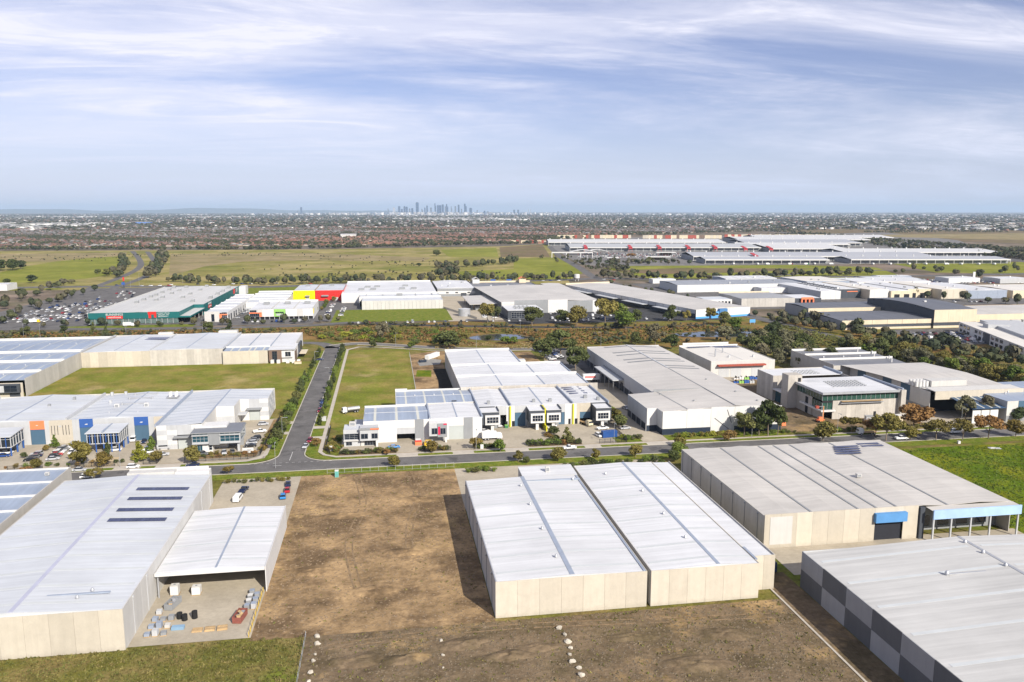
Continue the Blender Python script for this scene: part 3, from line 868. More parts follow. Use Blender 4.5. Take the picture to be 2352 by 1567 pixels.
def small_car_mesh(kind):
 """one mesh with the same shapes, for cars far away"""
 if kind not in SMALL:
  V, F, MI = [], [], []
  ms = [paint, carglass, tyre]
  def add(me, loc, mi, lim=None):
   k = len(V)
   V.extend([(v.co.x + loc[0], v.co.y + loc[1], v.co.z + loc[2]) for v in me.vertices])
   for p in me.polygons:
    F.append(tuple(k + i for i in p.vertices))
    MI.append(mi)
  W = 1.8
  if kind == 'van':
   v, f = profile_mesh('b', [(-2.55, .35), (2.5, .35), (2.6, .8), (2.3, 1.15), (1.45, 1.95), (1.1, 2.05), (-2.45, 2.08), (-2.6, 1.8)], 1.9, paint, .12, 1.2)
   bodies = [(v, f, 0)]
   v, f = profile_mesh('g', [(2.33, 1.18), (1.53, 1.93), (1.40, 1.9), (2.1, 1.16)], 1.75, carglass)
   bodies.append((v, f, 1))
  else:
   top = 1.38 if kind == 'sedan' else 1.56
   back = -1.85 if kind == 'sedan' else -2.02
   v, f = profile_mesh('b', [(-2.25, .28), (2.2, .28), (2.25, .62), (1.1, .93), (-1.6, .98), (-2.25, .95 if kind == 'sedan' else 1.0)], W, paint, .12, .6)
   bodies = [(v, f, 0)]
   v, f = profile_mesh('g', [(1.15, .9), (.4, top), (-1.2 if kind != 'sedan' else -.9, top), (back, .95)], W - .12, carglass, .22, .9)
   bodies.append((v, f, 1))
   v, f = profile_mesh('r', [(.42, top - .03), (.3, top + .05), (-1.15 if kind != 'sedan' else -.85, top + .05), (-1.3 if kind != 'sedan' else -1.0, top - .03)], W - .46, paint)
   bodies.append((v, f, 0))
  for v, f, mi in bodies:
   k = len(V)
   V.extend(v)
   for q in f:
    F.append(tuple(k + i for i in q))
    MI.append(mi)
  for x in (1.4, -1.4):
   for s in (-.8, .8):
    k = len(V)
    n = 8
    V.extend([(x + .33 * math.cos(2 * math.pi * i / n), s - .1, .33 + .33 * math.sin(2 * math.pi * i / n)) for i in range(n)])
    V.extend([(a, b + .2, c) for a, b, c in V[-n:]])
    F.extend([(k + i, k + (i + 1) % n, k + n + (i + 1) % n, k + n + i) for i in range(n)] + [tuple(range(k, k + n)), tuple(range(k + 2 * n - 1, k + n - 1, -1))])
    MI.extend([2] * (n + 2))
  me = mesh('small_car', V, F, ms, MI)
  bm = bmesh.new()
  bm.from_mesh(me)
  bmesh.ops.recalc_face_normals(bm, faces=bm.faces)
  bm.to_mesh(me)
  bm.free()
  SMALL[kind] = me
 return SMALL[kind]
def small_car(x, y, deg, place, group, z=.03, kind=None, colour=None):
 kind = kind or rnd.choice(['sedan', 'sedan', 'hatch', 'hatch', 'hatch', 'van'] if rnd.random() < .5 else ['sedan', 'hatch'])
 colour = colour or rnd.choice(['white'] * 7 + ['silver'] * 4 + ['grey', 'grey', 'black', 'black', 'navy', 'blue', 'red', 'maroon'])
 o = link('parked_car' if kind != 'van' else 'van', small_car_mesh(kind), None, (x, y, z))
 o.rotation_euler = (0, 0, R(deg))
 o.color = (*CCOL[colour], 1)
 tag(o, '%s %s %s' % (colour, {'sedan': 'sedan', 'hatch': 'hatchback', 'van': 'delivery van'}[kind], place), 'car' if kind != 'van' else 'van', group)
 return o
# ------------------------------------------------------------------ street furniture
def lamp_post(x, y, h=9, deg=0, label='tall grey steel street lamp', group=None):
 T = Thing('street_lamp', label, 'lamp', x, y, group, rz=R(deg), local=True)
 T.cyl('pole', steel, 0, 0, 0, h, .16, 8, .6)
 T.box('arm', steel, 0, 1.8, -.05, .05, h - .12, h)
 T.box('lamp_head', mgrey, 1.5, 2.3, -.16, .16, h - .2, h - .02)
 return T
fence_m = black
def fence_run(pts, label, h=1.8, group=None, m=None, post=2.4, bars=True, name='fence'):
 """steel fence: posts, rails and one infill of thin bars for each bay"""
 m = m or fence_m
 T = Thing(name, label, 'fence', pts[0][0], pts[0][1], group)
 for a, b in zip(pts[:-1], pts[1:]):
  a, b = Vector(a[:2]), Vector(b[:2])
  L = (b - a).length
  n = max(1, round(L / post))
  ang = math.atan2(b.y - a.y, b.x - a.x)
  for i in range(n + 1):
   p = a + (b - a) * i / n
   T.box('post', m, p.x - .05, p.x + .05, p.y - .05, p.y + .05, 0, h + .1)
  for z in (.25, h - .15):
   o = T.box('rail', m, 0, L, -.025, .025, z, z + .06)
   mid = (a + b) / 2
   o.location = (mid.x - T.o[0], mid.y - T.o[1], z + .03)
   o.rotation_euler = (0, 0, ang)
  if bars:
   nb = max(2, int(L / .22))
   V, F = [], []
   for i in range(nb):
    u = (i + .5) / nb * L - L / 2
    k = len(V)
    V += [(u + dx, dy, z) for z in (.1, h) for dx, dy in ((-.02, -.02), (.02, -.02), (.02, .02), (-.02, .02))]
    F += [tuple(k + j for j in q) for q in BOXF]
   o = link('bars', mesh('bars', V, F, m))
   o.parent = T.e
   mid = (a + b) / 2
   o.location = (mid.x - T.o[0], mid.y - T.o[1], 0)
   o.rotation_euler = (0, 0, ang)
 return T
def rvent(T, x, y, z, s=1.0, m=None):
 """whirling roof ventilator"""
 b = T.cyl('roof_vent', m or steel, x, y, z - .1, z + .35 * s, .55 * s, 10)
 T.cyl('vent_hood', steel, x, y, z + .35 * s, z + .85 * s, .85 * s, 10, .45)
 return b
def hvac(T, x, y, z, w=1.6, d=1.2, h=1.1, m=None):
 b = T.box('air_conditioner', m or offw, x - w / 2, x + w / 2, y - d / 2, y + d / 2, z, z + h)
 T.box('grille', mgrey, x - w * .38, x + w * .38, y - d / 2 - .02, y - d / 2 + .01, z + h * .15, z + h * .85)
 return b
def solar_rows(T, rows, pw=1.0, pd=1.65, tilt=0.0):
 """rows = [(x0, y0, n, z0, dz per metre of x)] each panel its own part"""
 for (x0, y0, n, zf) in rows:
  for i in range(n):
   x = x0 + i * (pw + .03)
   za, zb = zf(x), zf(x + pw)
   T.slab('solar_panel', solar, [(x, y0, za + .16), (x + pw, y0, zb + .16), (x + pw, y0 + pd, zb + .16), (x, y0 + pd, za + .16)], .05)
def text(T, s, size, m, x, y, z, rx=R(90), rz=0.0, part='lettering', depth=.03, under=None):
 cu = D.curves.new('t', 'FONT')
 cu.body = s
 cu.size = size
 cu.extrude = depth
 cu.align_x = 'CENTER'
 cu.resolution_u = 2
 o = D.objects.new('t', cu)
 COL.objects.link(o)
 dg = bpy.context.evaluated_depsgraph_get()
 me = D.meshes.new_from_object(o.evaluated_get(dg))
 D.objects.remove(o)
 me.materials.clear()
 me.materials.append(m)
 q = link(part, me)
 q.rotation_euler = (rx, 0, rz)
 return T.put(q, x, y, z, under)
# ------------------------------------------------------------------ foreground sheds
def shed(label, x0, x1, y0, y1, h, wall=conc, roof=None, rise=.9, ridge=.5, axis='y', sky=0, skym=None, cap=None, capw=.7, para=.45,
   pn=None, group=None, name='warehouse', cat='warehouse', under=None, lens=(0.04, .96), skyw=1.0, parapet='snwe', capm=None):
 """a tilt-up shed: panel walls a little higher than the roof edge, two roof slopes, optional strips and capping"""
 T = under or Thing(name, label, cat, x0, y0, group)
 roof = roof or rwhite_y
 pn = pn or {}
 t = .18
 W = wall if isinstance(wall, dict) else {k: wall for k in 'snwe'}
 for s in 'snwe':
  n = pn.get(s, 0)
  top = h + (para if s in parapet else -.12)
  if n:
   if s in 'sn':
    panels(T, W[s], s, x0, x1, y0 if s == 's' else y1, 0, top, n)
   else:
    panels(T, W[s], s, y0 + t, y1 - t, x0 if s == 'w' else x1, 0, top, n)
  else:
   m = W[s][0] if isinstance(W[s], (list, tuple)) else W[s]
   if s in 'sn':
    c = y0 if s == 's' else y1 - t
    T.box('wall', m, x0, x1, c, c + t, 0, top)
   else:
    c = x0 if s == 'w' else x1 - t
    T.box('wall', m, c, c + t, y0 + t, y1 - t, 0, top)
 gable(T, roof, x0 + t, x1 - t, y0 + t, y1 - t, h, rise, axis, ridge, sky, skym or skyl, cap, capw, lens=lens, skyw=skyw)
 return T

# the shed in the middle of the picture
T = F3_ = shed('long white roofed concrete shed with a grey ridge gutter beside the bare dirt lot', 22.2, 57.3, 164.4, 232.7, 8.5,
   {'s': cream, 'w': conc, 'e': conc, 'n': conc}, rwhite_y, .55, .5, sky=8, skym=skyl, cap=bluesteel, capw=1.1, para=.12, pn={'s': 7, 'w': 14})
for y in (174, 191, 208.5, 224):
 rvent(T, 38.0, y, 9.0, 1.0)
T.box('gutter', bluesteel, 56.5, 57.0, 164.8, 232.4, 8.45, 8.72)
T.box('edge_flashing', steel, 22.25, 22.5, 164.6, 232.5, 8.64, 8.72)
for (a, b) in ((40.2, 57.3),):
 T.box('office_wall', conc, a, b, 232.8, 242.2, 0, 8.55)
 T.slab('office_roof', rwhite_y, [(a - .1, 232.8, 8.72), (b + .1, 232.8, 8.72), (b + .1, 242.4, 8.95), (a - .1, 242.4, 8.95)], .14)
 T.box('flashing', bluesteel, 40.2, 57.0, 228.2, 228.7, 8.6, 9.08)
 hvac(T, 48.6, 236.5, 8.85, 1.3, 1.0, 1.7)
 rvent(T, 54.8, 228.0, 8.8, .9)
wk = Thing('pallet_stack', 'stack of timber pallets beside the long shed on its concrete forecourt', 'pallets', 26, 237)
for k in range(6):
 wk.box('pallet', timber, 25.3, 26.5, 236.4, 237.6, .03 + k * .16, .15 + k * .16)

# neighbour to the right
T = shed('white roofed cream panel shed joined to the right of the long shed', 58.2, 84.6, 164.3, 241.5, 8.5,
   {'s': cream, 'w': conc, 'e': cream, 'n': conc}, rwhite_y, .6, .62, sky=9, cap=bluesteel, capw=.8, para=.15, pn={'s': 6})
panels(T, cream, 's', 84.6, 90.4, 168.0, 0, 8.7, 2)
T.box('wall', conc, 90.2, 90.4, 168.2, 241.3, 0, 8.7)
T.slab('roof', rwhite_y, [(84.6, 168.2, 8.46), (90.2, 168.2, 8.3), (90.2, 241.3, 8.3), (84.6, 241.3, 8.46)], .12)
T.box('gutter', bluesteel, 84.5, 85.1, 166.5, 173.5, 8.45, 8.75)
for y in (180, 196, 214):
 rvent(T, 72.4, y, 9.0)
rvent(T, 66, 231, 8.8)

# big beige shed
T = F5_ = Thing('warehouse', 'wide beige roofed warehouse with a blue door hood beside the green field', 'warehouse', 98.6, 190)
panels(T, conc, 'w', 190.2, 251.3, 98.6, 0, 9.2, 11)
T.box('wall', conc, 98.6, 173.0, 251.3, 251.5, 0, 9.2)
T.box('wall', conc, 172.8, 173.0, 190.2, 251.3, 0, 9.0)
panels(T, cream, 's', 98.6, 131.0, 190.0, 0, 9.6, 7)
panels(T, cream, 's', 139.5, 144.0, 190.0, 0, 9.6, 1)
T.box('wall_panel', cream, 131.0, 139.5, 190.0, 190.2, 6.4, 9.6)
T.box('roller_door', mat('doorway_shade', (.02, .022, .03), .7), 131.0, 139.5, 190.6, 190.7, 0, 6.4)  # open doorway: a near-black sheet paints the shade inside it
T.box('door_hood', mat('muted_blue_hood', (.09, .25, .50), .6), 130.6, 140.0, 188.9, 190.0, 5.6, 8.2)
T.box('wall_panel', offw, 100.2, 106.6, 189.92, 189.99, 1.0, 8.8)
T.box('column', dgrey, 144.2, 145.6, 189.4, 190.4, 0, 9.1)
T.box('canopy_fascia', mat('pale_blue_fascia', (.35, .50, .72), .5), 146.2, 173.2, 186.6, 187.0, 6.6, 9.2)
T.slab('canopy_roof', rbeige_y, [(146.2, 187.0, 8.9), (173.2, 187.0, 8.9), (173.2, 190.2, 9.0), (146.2, 190.2, 9.0)], .1)
for x in (146.6, 152, 158, 164, 172.6):
 T.box('column', lgrey, x - .2, x + .2, 186.9, 187.3, 0, 6.6)
T.box('wall', mgrey, 146, 172.8, 195.0, 195.2, 0, 8.8)
for i in range(4):
 T.box('window', glass, 148 + i * 6, 151.5 + i * 6, 194.93, 195.0, 1.2, 4.2)
XS = [98.8, 112.6, 126.5, 132.0, 138.0, 153.0, 172.8]
for i in range(6):
 a, b = XS[i], XS[i + 1]
 mid = (a + b) / 2
 za = 9.05
 up = .5 if b - a > 10 else .12
 T.slab('roof', rbeige_y, [(a, 190.2, za), (mid, 190.2, za + up), (mid, 251.2, za + up), (a, 251.2, za)], .12)
 T.slab('roof', rbeige_y, [(mid, 190.2, za + up), (b, 190.2, za), (b, 251.2, za), (mid, 251.2, za + up)], .12)
 if i:
  T.box('box_gutter', mgrey, a - .3, a + .3, 190.3, 251.1, za - .05, za + .16)
for r_ in range(4):
 solar_rows(T, [(147.5 + r_ * 1.2, 237.0 + r_ * 2.4, 9, lambda x: 9.35)])
solar_rows(T, [(161, 243.5, 8, lambda x: 9.4), (161, 246, 8, lambda x: 9.4)])
hvac(T, 141.5, 215, 9.5, 1.4, 1.2, 1.0)

# shed in the lower right corner with chequered side
T = Thing('warehouse', 'pale roofed warehouse with a chequered charcoal and white side wall', 'warehouse', 97.2, 100)
chl, chd = mat('soft_grey_panel', (.30, .305, .32), .65, .05, .3, rand=.05, stain=.06), mat('soft_charcoal_panel', (.11, .115, .125), .65, .06, .3, stain=.06)
for i in range(8):
 a, b = 168.0 - (i + 1) * 9.5 + .03, 168.0 - i * 9.5 - .03
 T.box('wall_panel', chl if i % 2 == 0 else chd, 97.2, 97.4, a, b, 4.6, 9.1)
 T.box('wall_panel', chd if i % 2 == 0 else chl, 97.2, 97.4, a, b, 0, 4.56)
panels(T, lgrey, 'n', 97.4, 180, 168.0, 0, 9.1, 12)
T.box('wall', lgrey, 97.4, 180, 91.2, 91.4, 0, 9.1)
T.box('wall', lgrey, 179.8, 180, 91.4, 167.8, 0, 9.1)
gable(T, mat('aged_white_sheeting', (.48, .475, .455), .5, .05, .05, sheet=(1, .76, .05), grime=(0, .10)), 97.4, 179.8, 91.4, 167.8, 8.75, 1.5, 'y', .5, 7, skyl, steel, .8)
for y in (164, 158, 151, 143, 134, 124):
 rvent(T, 137.5, y, 10.15, 1.1)
rvent(T, 122, 150, 9.7, 1.2)
T.box('roof_duct', steel, 122.4, 136.4, 149.8, 150.2, 9.75, 10.0)

# left foreground shed with open annex
T = F1_ = shed('large pale roofed shed with four rows of solar panels beside the concrete yard', -98.2, -55.4, 163.4, 250.2, 9.0,
   {'s': cream, 'w': conc, 'e': offw, 'n': conc}, rgrey_y, 1.0, .5, sky=11, skym=skyl, cap=mat('lilac_flashing', (.40, .41, .50), .5), capw=.9, para=.12, pn={'s': 9, 'e': 14})
zf = lambda x: 9.0 + 1.0 * (-55.6 - x) / 21.2
solar_rows(T, [(-73.5, 235.5, 14, zf), (-73.5, 227.5, 14, zf), (-73.7, 218.8, 14, zf), (-73.7, 211.5, 14, zf)], pd=2.3)
T.box('parapet', white, -80.5, -57, 253.6, 254.0, 0, 10.6)
T.box('parapet', white, -66.4, -56.2, 250.4, 253.6, 0, 9.9)
T.box('office', offw, -80.3, -66.5, 250.4, 253.6, 0, 10.3)
for (x, y) in ((-64, 172), (-66, 169)):
 rvent(T, x, y, 9.4)
T.box('roof_duct', bluesteel, -76, -60, 170.5, 171, 9.5, 9.8)
T2 = Thing('open_shed', 'white roofed open sided shed covering part of the concrete yard', 'shed', -55.2, 186)
gable(T2, rwhite_y, -55.2, -30.4, 185.6, 225.6, 6.3, .55, 'y', .55, 4, skyl, bluesteel, .5)
T2.box('fascia', white, -55.2, -30.4, 185.2, 185.5, 5.7, 6.5)
panels(T2, white, 'e', 185.6, 225.6, -30.2, 0, 6.5, 8)
T2.box('wall', offw, -55.2, -30.4, 225.6, 225.8, 0, 6.3)
for y in (186, 199, 212):
 T2.box('column', steel, -54.9, -54.6, y, y + .3, 0, 6.2)
T3 = Thing('warehouse', 'blue and white striped roof shed behind the solar roofed shed', 'warehouse', -140, 214)
for k, (a, b) in enumerate(((214, 226), (226, 238), (238, 250), (250, 263))):
 T3.slab('roof', rblue_x, [(-140, a + .4, 8.1), (-101.4, a + .4, 8.1), (-101.4, b - .1, 8.8), (-140, b - .1, 8.8)], .12)
 T3.box('parapet', white, -140, -101.4, b - .1, b + .3, 7.5, 9.3)
T3.box('wall', conc, -101.4, -101.1, 214, 263.5, 0, 9.3)
T3.box('wall', conc, -140, -101.4, 213.8, 214, 0, 8.4)
T3.box('wall', conc, -140, -101.4, 263.3, 263.5, 0, 9.0)
hvac(T3, -106, 258, 8.7, 1.2, 1, .9)

def downpipes(T, x, ys, h, m=lgrey, dx=.12):
 for y in ys:
  T.box('downpipe', m, min(x, x + dx), max(x, x + dx), y - .07, y + .07, .1, h)
  T.box('rain_head', m, min(x, x + dx * 2.4), max(x, x + dx * 2.4), y - .22, y + .22, h, h + .4)
downpipes(F1_, -55.38, (170, 180, 235, 246), 8.4)
downpipes(F5_, 98.58, [194 + 8 * k for k in range(8)], 8.4, mgrey, -.12)
downpipes(F3_, 22.18, [170 + 10 * k for k in range(7)], 7.9, mgrey, -.12)
# things standing in that yard
def stack(name, label, cat, x, y, parts, group=None, rz=0.0):
 T = Thing(name, label, cat, x, y, group, rz=rz, local=True)
 for (n, m, a, b, c, d, e, f) in parts:
  T.box(n, m, a, b, c, d, e, f)
 return T
for i, (x, y) in enumerate(((-46.3, 174.4), (-44.3, 175.0), (-47.6, 175.4))):
 Tt = Thing('tyre_stack', 'stack of black tyres standing in the concrete yard near its open edge', 'tyres', x, y, 'tyre stacks in the yard')
 for k in range(4 + i % 2):
  Tt.cyl('tyre', rubber, x, y, .03 + k * .34, .34 + k * .34, 1.25, 14)
def skip(x, y, deg, m, label):
 T = Thing('skip_bin', label, 'skip', x, y, rz=R(deg), local=True)
 for (s, a, b, c, d) in (('side', -2.2, 2.2, -.95, -.88), ('side', -2.2, 2.2, .88, .95), ('end', -2.2, -2.13, -.88, .88), ('end', 2.13, 2.2, -.88, .88)):
  T.box(s, m, a, b, c, d, .1, 1.5)
 T.box('floor', m, -2.1, 2.1, -.88, .88, .06, .14)
 T.box('rim', m, -2.28, 2.28, -1.02, -.95, 1.42, 1.54)
 T.box('rim', m, -2.28, 2.28, .95, 1.02, 1.42, 1.54)
 for k in range(7):
  q = T.box('scrap', rnd.choice([steel, timber, mgrey]), -1.9 + k * .5, -1.3 + k * .5, -.7 + (k % 3) * .3, .1 + (k % 3) * .3, .5, 1.35 + .15 * (k % 2))
  q.rotation_euler = (0, .3 * (k % 3 - 1), k * .5)
 return T
skip(-34.2, 173.0, 80, mat('faded_rust', (.24, .08, .06), .7, .2, 1), 'red skip bin of scrap metal in the concrete yard')
for i in range(7):
 x, y = -33.4 + (i % 2) * 1.5, 177.5 + (i // 2) * 2.4
 stack('crate', 'grey steel cage crate beside the skip bin in the concrete yard', 'crate', x, y,
    [('base', timber, -.6, .6, -.6, .6, .05, .18), ('load', rnd.choice([lgrey, mgrey, offw]), -.55, .55, -.55, .55, .18, 1.1 + .3 * (i % 2)), ('lid', rnd.choice([white, bluesteel]), -.58, .58, -.58, .58, 1.12 + .3 * (i % 2), 1.18 + .3 * (i % 2))], 'cage crates in the yard', R(rnd.uniform(-8, 8)))
for i in range(3):
 stack('timber_stack', 'stack of sawn timber boards lying in the concrete yard', 'timber', -42.5 + i * 2.6, 169.3, [('board', timber, -1.05, 1.05, -.9 + k * .45, -.5 + k * .45, .05, .28 + .1 * i) for k in range(4)], 'timber stacks in the yard', R(4 * i))
stack('water_tank', 'white plastic liquid tank on a pallet under the shed wall', 'tank', -51.5, 187.5, [('pallet', timber, -1, 1, -1, 1, .05, .2), ('tank', white, -.9, .9, -.9, .9, .2, 2.4), ('cap', mgrey, -.2, .2, -.2, .2, 2.4, 2.55)])
stack('water_tank', 'white plastic liquid tank beside the open shed doorway', 'tank', -46.5, 187.0, [('pallet', timber, -1, 1, -1, 1, .05, .2), ('tank', white, -.95, .95, -.95, .95, .2, 2.0), ('cap', mgrey, -.2, .2, -.2, .2, 2.0, 2.15)])
stack('pallet_stack', 'blue plastic pallets stacked at the edge of the yard', 'pallets', -46.8, 170.6, [('pallet', mat('faded_blue_plastic', (.22, .34, .46), .6), -1.3, 1.3, -.6, .6, .05 + .17 * k, .19 + .17 * k) for k in range(4)])
skip(-50.5, 181.5, 75, mgrey, 'grey skip bin against the side wall of the solar roofed shed')
fence_run([(-31.0, 164.6), (-31.0, 185.4)], 'yellow railed fence along the right edge of the concrete yard', 1.2, m=mat('safety_yellow', (.62, .42, .03), .6), bars=False)

# rocks set out along the vacant plots
def rock_mesh(seed):
 bm = bmesh.new()
 bmesh.ops.create_icosphere(bm, subdivisions=2, radius=1)
 r = random.Random(seed)
 a = [Vector((r.uniform(-1, 1), r.uniform(-1, 1), r.uniform(-1, 1))).normalized() for _ in range(9)]
 for v in bm.verts:
  d = min(1.0, min(.62 + .0 * k + (1 - v.co.normalized().dot(q)) * 1.2 for k, q in enumerate(a)))
  v.co *= d
  v.co += Vector((r.uniform(-.05, .05), r.uniform(-.05, .05), r.uniform(-.05, .05)))
 me = D.meshes.new('boulder')
 bm.to_mesh(me)
 bm.free()
 me.materials.append(mat('pale_stone', (.44, .40, .33), .9, .2, 1.2, rand=.2, fine=.15))
 return me
ROCK = [rock_mesh(i) for i in range(4)]
def boulder(x, y, s, label, group):
 o = link('boulder', rnd.choice(ROCK), None, (x, y, s * .32))
 o.scale = (s * rnd.uniform(.8, 1.3), s * rnd.uniform(.8, 1.2), s * rnd.uniform(.55, .8))
 o.rotation_euler = (0, 0, rnd.uniform(0, 6))
 tag(o, label, 'boulder', group)
for k in range(9):
 boulder(-16.6 + rnd.uniform(-.3, .3), 136 + k * 3.3 + rnd.uniform(-.5, .5), rnd.uniform(.45, .85), 'pale boulder in the row between the grass and the dark dirt', 'boulders edging the grass lot')
for k in range(11):
 boulder(35.6 + rnd.uniform(-.5, .5), 131 + k * 2.7 + rnd.uniform(-.5, .5), rnd.uniform(.5, .95), 'pale boulder in the row running from the long shed across the dark dirt', 'boulders in front of the long shed')
for k in range(4):
 boulder(9.5 + rnd.uniform(-.3, .3), 141 + k * 5 + rnd.uniform(-.8, .8), rnd.uniform(.3, .55), 'small pale boulder lying on the open dirt between two boulder rows', 'boulders on the open dirt')
# low earth mounds
def mound(x, y, rx, ry, h, m, seed):
 r = random.Random(seed)
 n, rings = 28, 7
 ph = [r.uniform(0, 6.28) for _ in range(6)]
 V, F = [(x, y, h)], []
 for k in range(1, rings + 1):
  u = k / rings
  for i in range(n):
   a = 2 * math.pi * i / n
   w = 1 + .2 * sum(math.sin((j + 2) * a + ph[j]) / (j + 1.5) for j in range(4))
   V.append((x + rx * u * w * math.cos(a), y + ry * u * w * math.sin(a), max(.0, h * (1 - u * u) * (1 + .25 * math.sin(3 * a + ph[4] + 4 * u)) + r.uniform(-.05, .05) * h) + (.0 if k < rings else -.03)))
 for i in range(n):
  F.append((0, 1 + i, 1 + (i + 1) % n))
 for k in range(rings - 1):
  for i in range(n):
   a, b = 1 + k * n + i, 1 + k * n + (i + 1) % n
   F.append((a, a + n, b + n, b))
 o = link('earth_mound', mesh('earth_mound', V, F, m))
 for p in o.data.polygons:
  p.use_smooth = True
 return tag(o, kind='structure')
for i, (x, y, rx, ry, h, m) in enumerate(((-8, 152, 7, 2.6, .5, dirt_d), (2, 151, 5, 2.4, .6, dirt_d), (14, 155, 6, 2.6, .5, dirt_d), (23, 149, 5, 2.5, .6, dirt_d), (29, 151, 4.5, 2.2, .5, dirt_d),
  (-20, 195, 6, 3, .5, dirt), (-4, 182, 7, 3.5, .5, dirt), (4, 203, 6, 3, .5, dirt), (-14, 232, 7, 3, .5, dirt), (8, 242, 7, 3, .6, dirt), (60, 140, 8, 3, .5, dirt_d), (70, 150, 6, 3, .5, dirt_d), (50, 152, 6, 2, .5, dirt_d))):
 mound(x, y, rx, ry, h, m, i)
rect('retaining_strip', 89.4, 89.9, 100, 174, .12, path_g)
# loose clods and stones over the bare ground, rank weeds over the grass: nobody could count them
def clutter(name, n, area, m, lo, hi, seed, flat=.5, leafy=False):
 r = np.random.default_rng(seed)
 x0, x1, y0, y1 = area
 c = np.stack([r.uniform(x0, x1, n), r.uniform(y0, y1, n), np.zeros(n)], 1)
 s = r.uniform(lo, hi, n) ** 1.0
 if leafy:
  k = 3
  V = np.zeros((n, k * 3, 3))
  for j in range(k):
   a = r.uniform(0, 6.28, n)
   w, h_ = s * .55, s * r.uniform(.5, 1.1, n)
   off = r.normal(size=(n, 2)) * s[:, None] * .35
   V[:, j * 3] = np.stack([off[:, 0] - np.cos(a) * w, off[:, 1] - np.sin(a) * w, np.full(n, -.02)], 1)
   V[:, j * 3 + 1] = np.stack([off[:, 0] + np.cos(a) * w, off[:, 1] + np.sin(a) * w, np.full(n, -.02)], 1)
   V[:, j * 3 + 2] = np.stack([off[:, 0] + r.normal(size=n) * w, off[:, 1] + r.normal(size=n) * w, h_], 1)
  V += c[:, None]
  F = np.arange(n * k * 3).reshape(-1, 3)
 else:
  b = np.array([(1, 0, 0), (.3, .9, 0), (-.8, .6, 0), (-.7, -.7, 0), (.4, -.9, 0), (0.1, 0, 1)])
  f = np.array([(0, 1, 5), (1, 2, 5), (2, 3, 5), (3, 4, 5), (4, 0, 5)])
  a = r.uniform(0, 6.28, n)
  V = np.zeros((n, 6, 3))
  jit = b[None] * r.uniform(.6, 1.4, (n, 6, 1))
  V[..., 0] = jit[..., 0] * np.cos(a)[:, None] - jit[..., 1] * np.sin(a)[:, None]
  V[..., 1] = jit[..., 0] * np.sin(a)[:, None] + jit[..., 1] * np.cos(a)[:, None]
  V[..., 2] = jit[..., 2] * flat
  V = V * s[:, None, None] + c[:, None]
  F = (f[None] + (np.arange(n) * 6)[:, None, None]).reshape(-1, 3)
 return tag(link(name, mesh(name, V.reshape(-1, 3).tolist(), F.tolist(), m)), kind='stuff')
clod = mat('earth_clods', (.20, .145, .09), .95, .3, .5, fine=.3)
clutter('earth_clods', 5200, (-30, 21.8, 164, 270), clod, .06, .34, 1)
clutter('earth_clods', 6500, (-18, 89, 128, 163), mat('dark_earth_clods', (.14, .108, .07), .95, .3, .5, fine=.3), .06, .36, 2)
weedm = mat('weed_tufts', (.13, .135, .034), .9, .35, .3, col2=(.22, .18, .065), fine=.3, trans=.2)
clutter('weed_tufts', 9000, (-95, -19, 128, 163.5), weedm, .15, .5, 3, leafy=True)
clutter('weed_tufts', 1100, (-18, 89, 128, 163.5), weedm, .15, .45, 4, leafy=True)
clutter('weed_tufts', 600, (-30, 21.5, 168, 268), weedm, .12, .4, 5, leafy=True)
clutter('weed_tufts', 9000, (176, 262, 190, 266), mat('lush_tufts', (.10, .155, .02), .9, .3, .3, col2=(.14, .17, .03), fine=.3, trans=.2), .15, .55, 6, leafy=True)

# wheel ruts worn across the bare plots
rut = mat('wheel_rut', (.215, .152, .090), .95, .3, .4, fine=.3, spec=.03)
def ruts(pts, z=.035):
 c = smooth(pts, 8)
 for s in (-.95, .95):
  n = len(c)
  A, B = offset_line(c, s + .24), offset_line(c, s - .24)
  r = random.Random(len(pts) + int(pts[0][0]))
  V = [(x + r.uniform(-.09, .09), y, z) for x, y in A] + [(x + r.uniform(-.09, .09), y, z) for x, y in B]
  F = [(i, n + i, n + i + 1, i + 1) for i in range(n - 1) if r.random() > .14]
  tag(link('wheel_track', mesh('wheel_track', V, F, rut)), kind='structure')
for q in (((-12, 270), (-9, 240), (-12, 210), (-8, 180)), ((6, 268), (8, 244), (5, 222), (4, 200)), ((-14, 158), (6, 160), (30, 160), (56, 158), (84, 156))):
 ruts(q)
for i in range(10):
 x, y = -52.6 + (i % 3) * 1.7, 168.5 + (i // 3) * 3.2
 stack('pallet_load', 'wrapped pallet load stacked against the side wall of the solar roofed shed', 'pallet', x, y, [('pallet', timber, -.6, .6, -.6, .6, .04, .18), ('load', rnd.choice([lgrey, offw, mgrey, bluesteel]), -.56, .56, -.56, .56, .18, rnd.uniform(.7, 1.6))], 'pallet loads along the side wall', R(rnd.uniform(-6, 6)))
# ------------------------------------------------------------------ far side of the cross street, left of the side street
def door(T, x0, x1, y, z1, m=None, part='roller_door'):
 d = T.box(part, m or door_g, x0, x1, y - .05, y + .02, 0, z1)
 return d
def para_cap(T, x, y0, y1, z, m=None, w=.5):
 T.box('parapet', m or bluesteel, x - w / 2, x + w / 2, y0, y1, z - .6, z + .55)
seam = mat('roof_seam', (.40, .415, .43), .5, .08, .3)
void = mat('dark_interior', (.015, .016, .02), .8, .1)
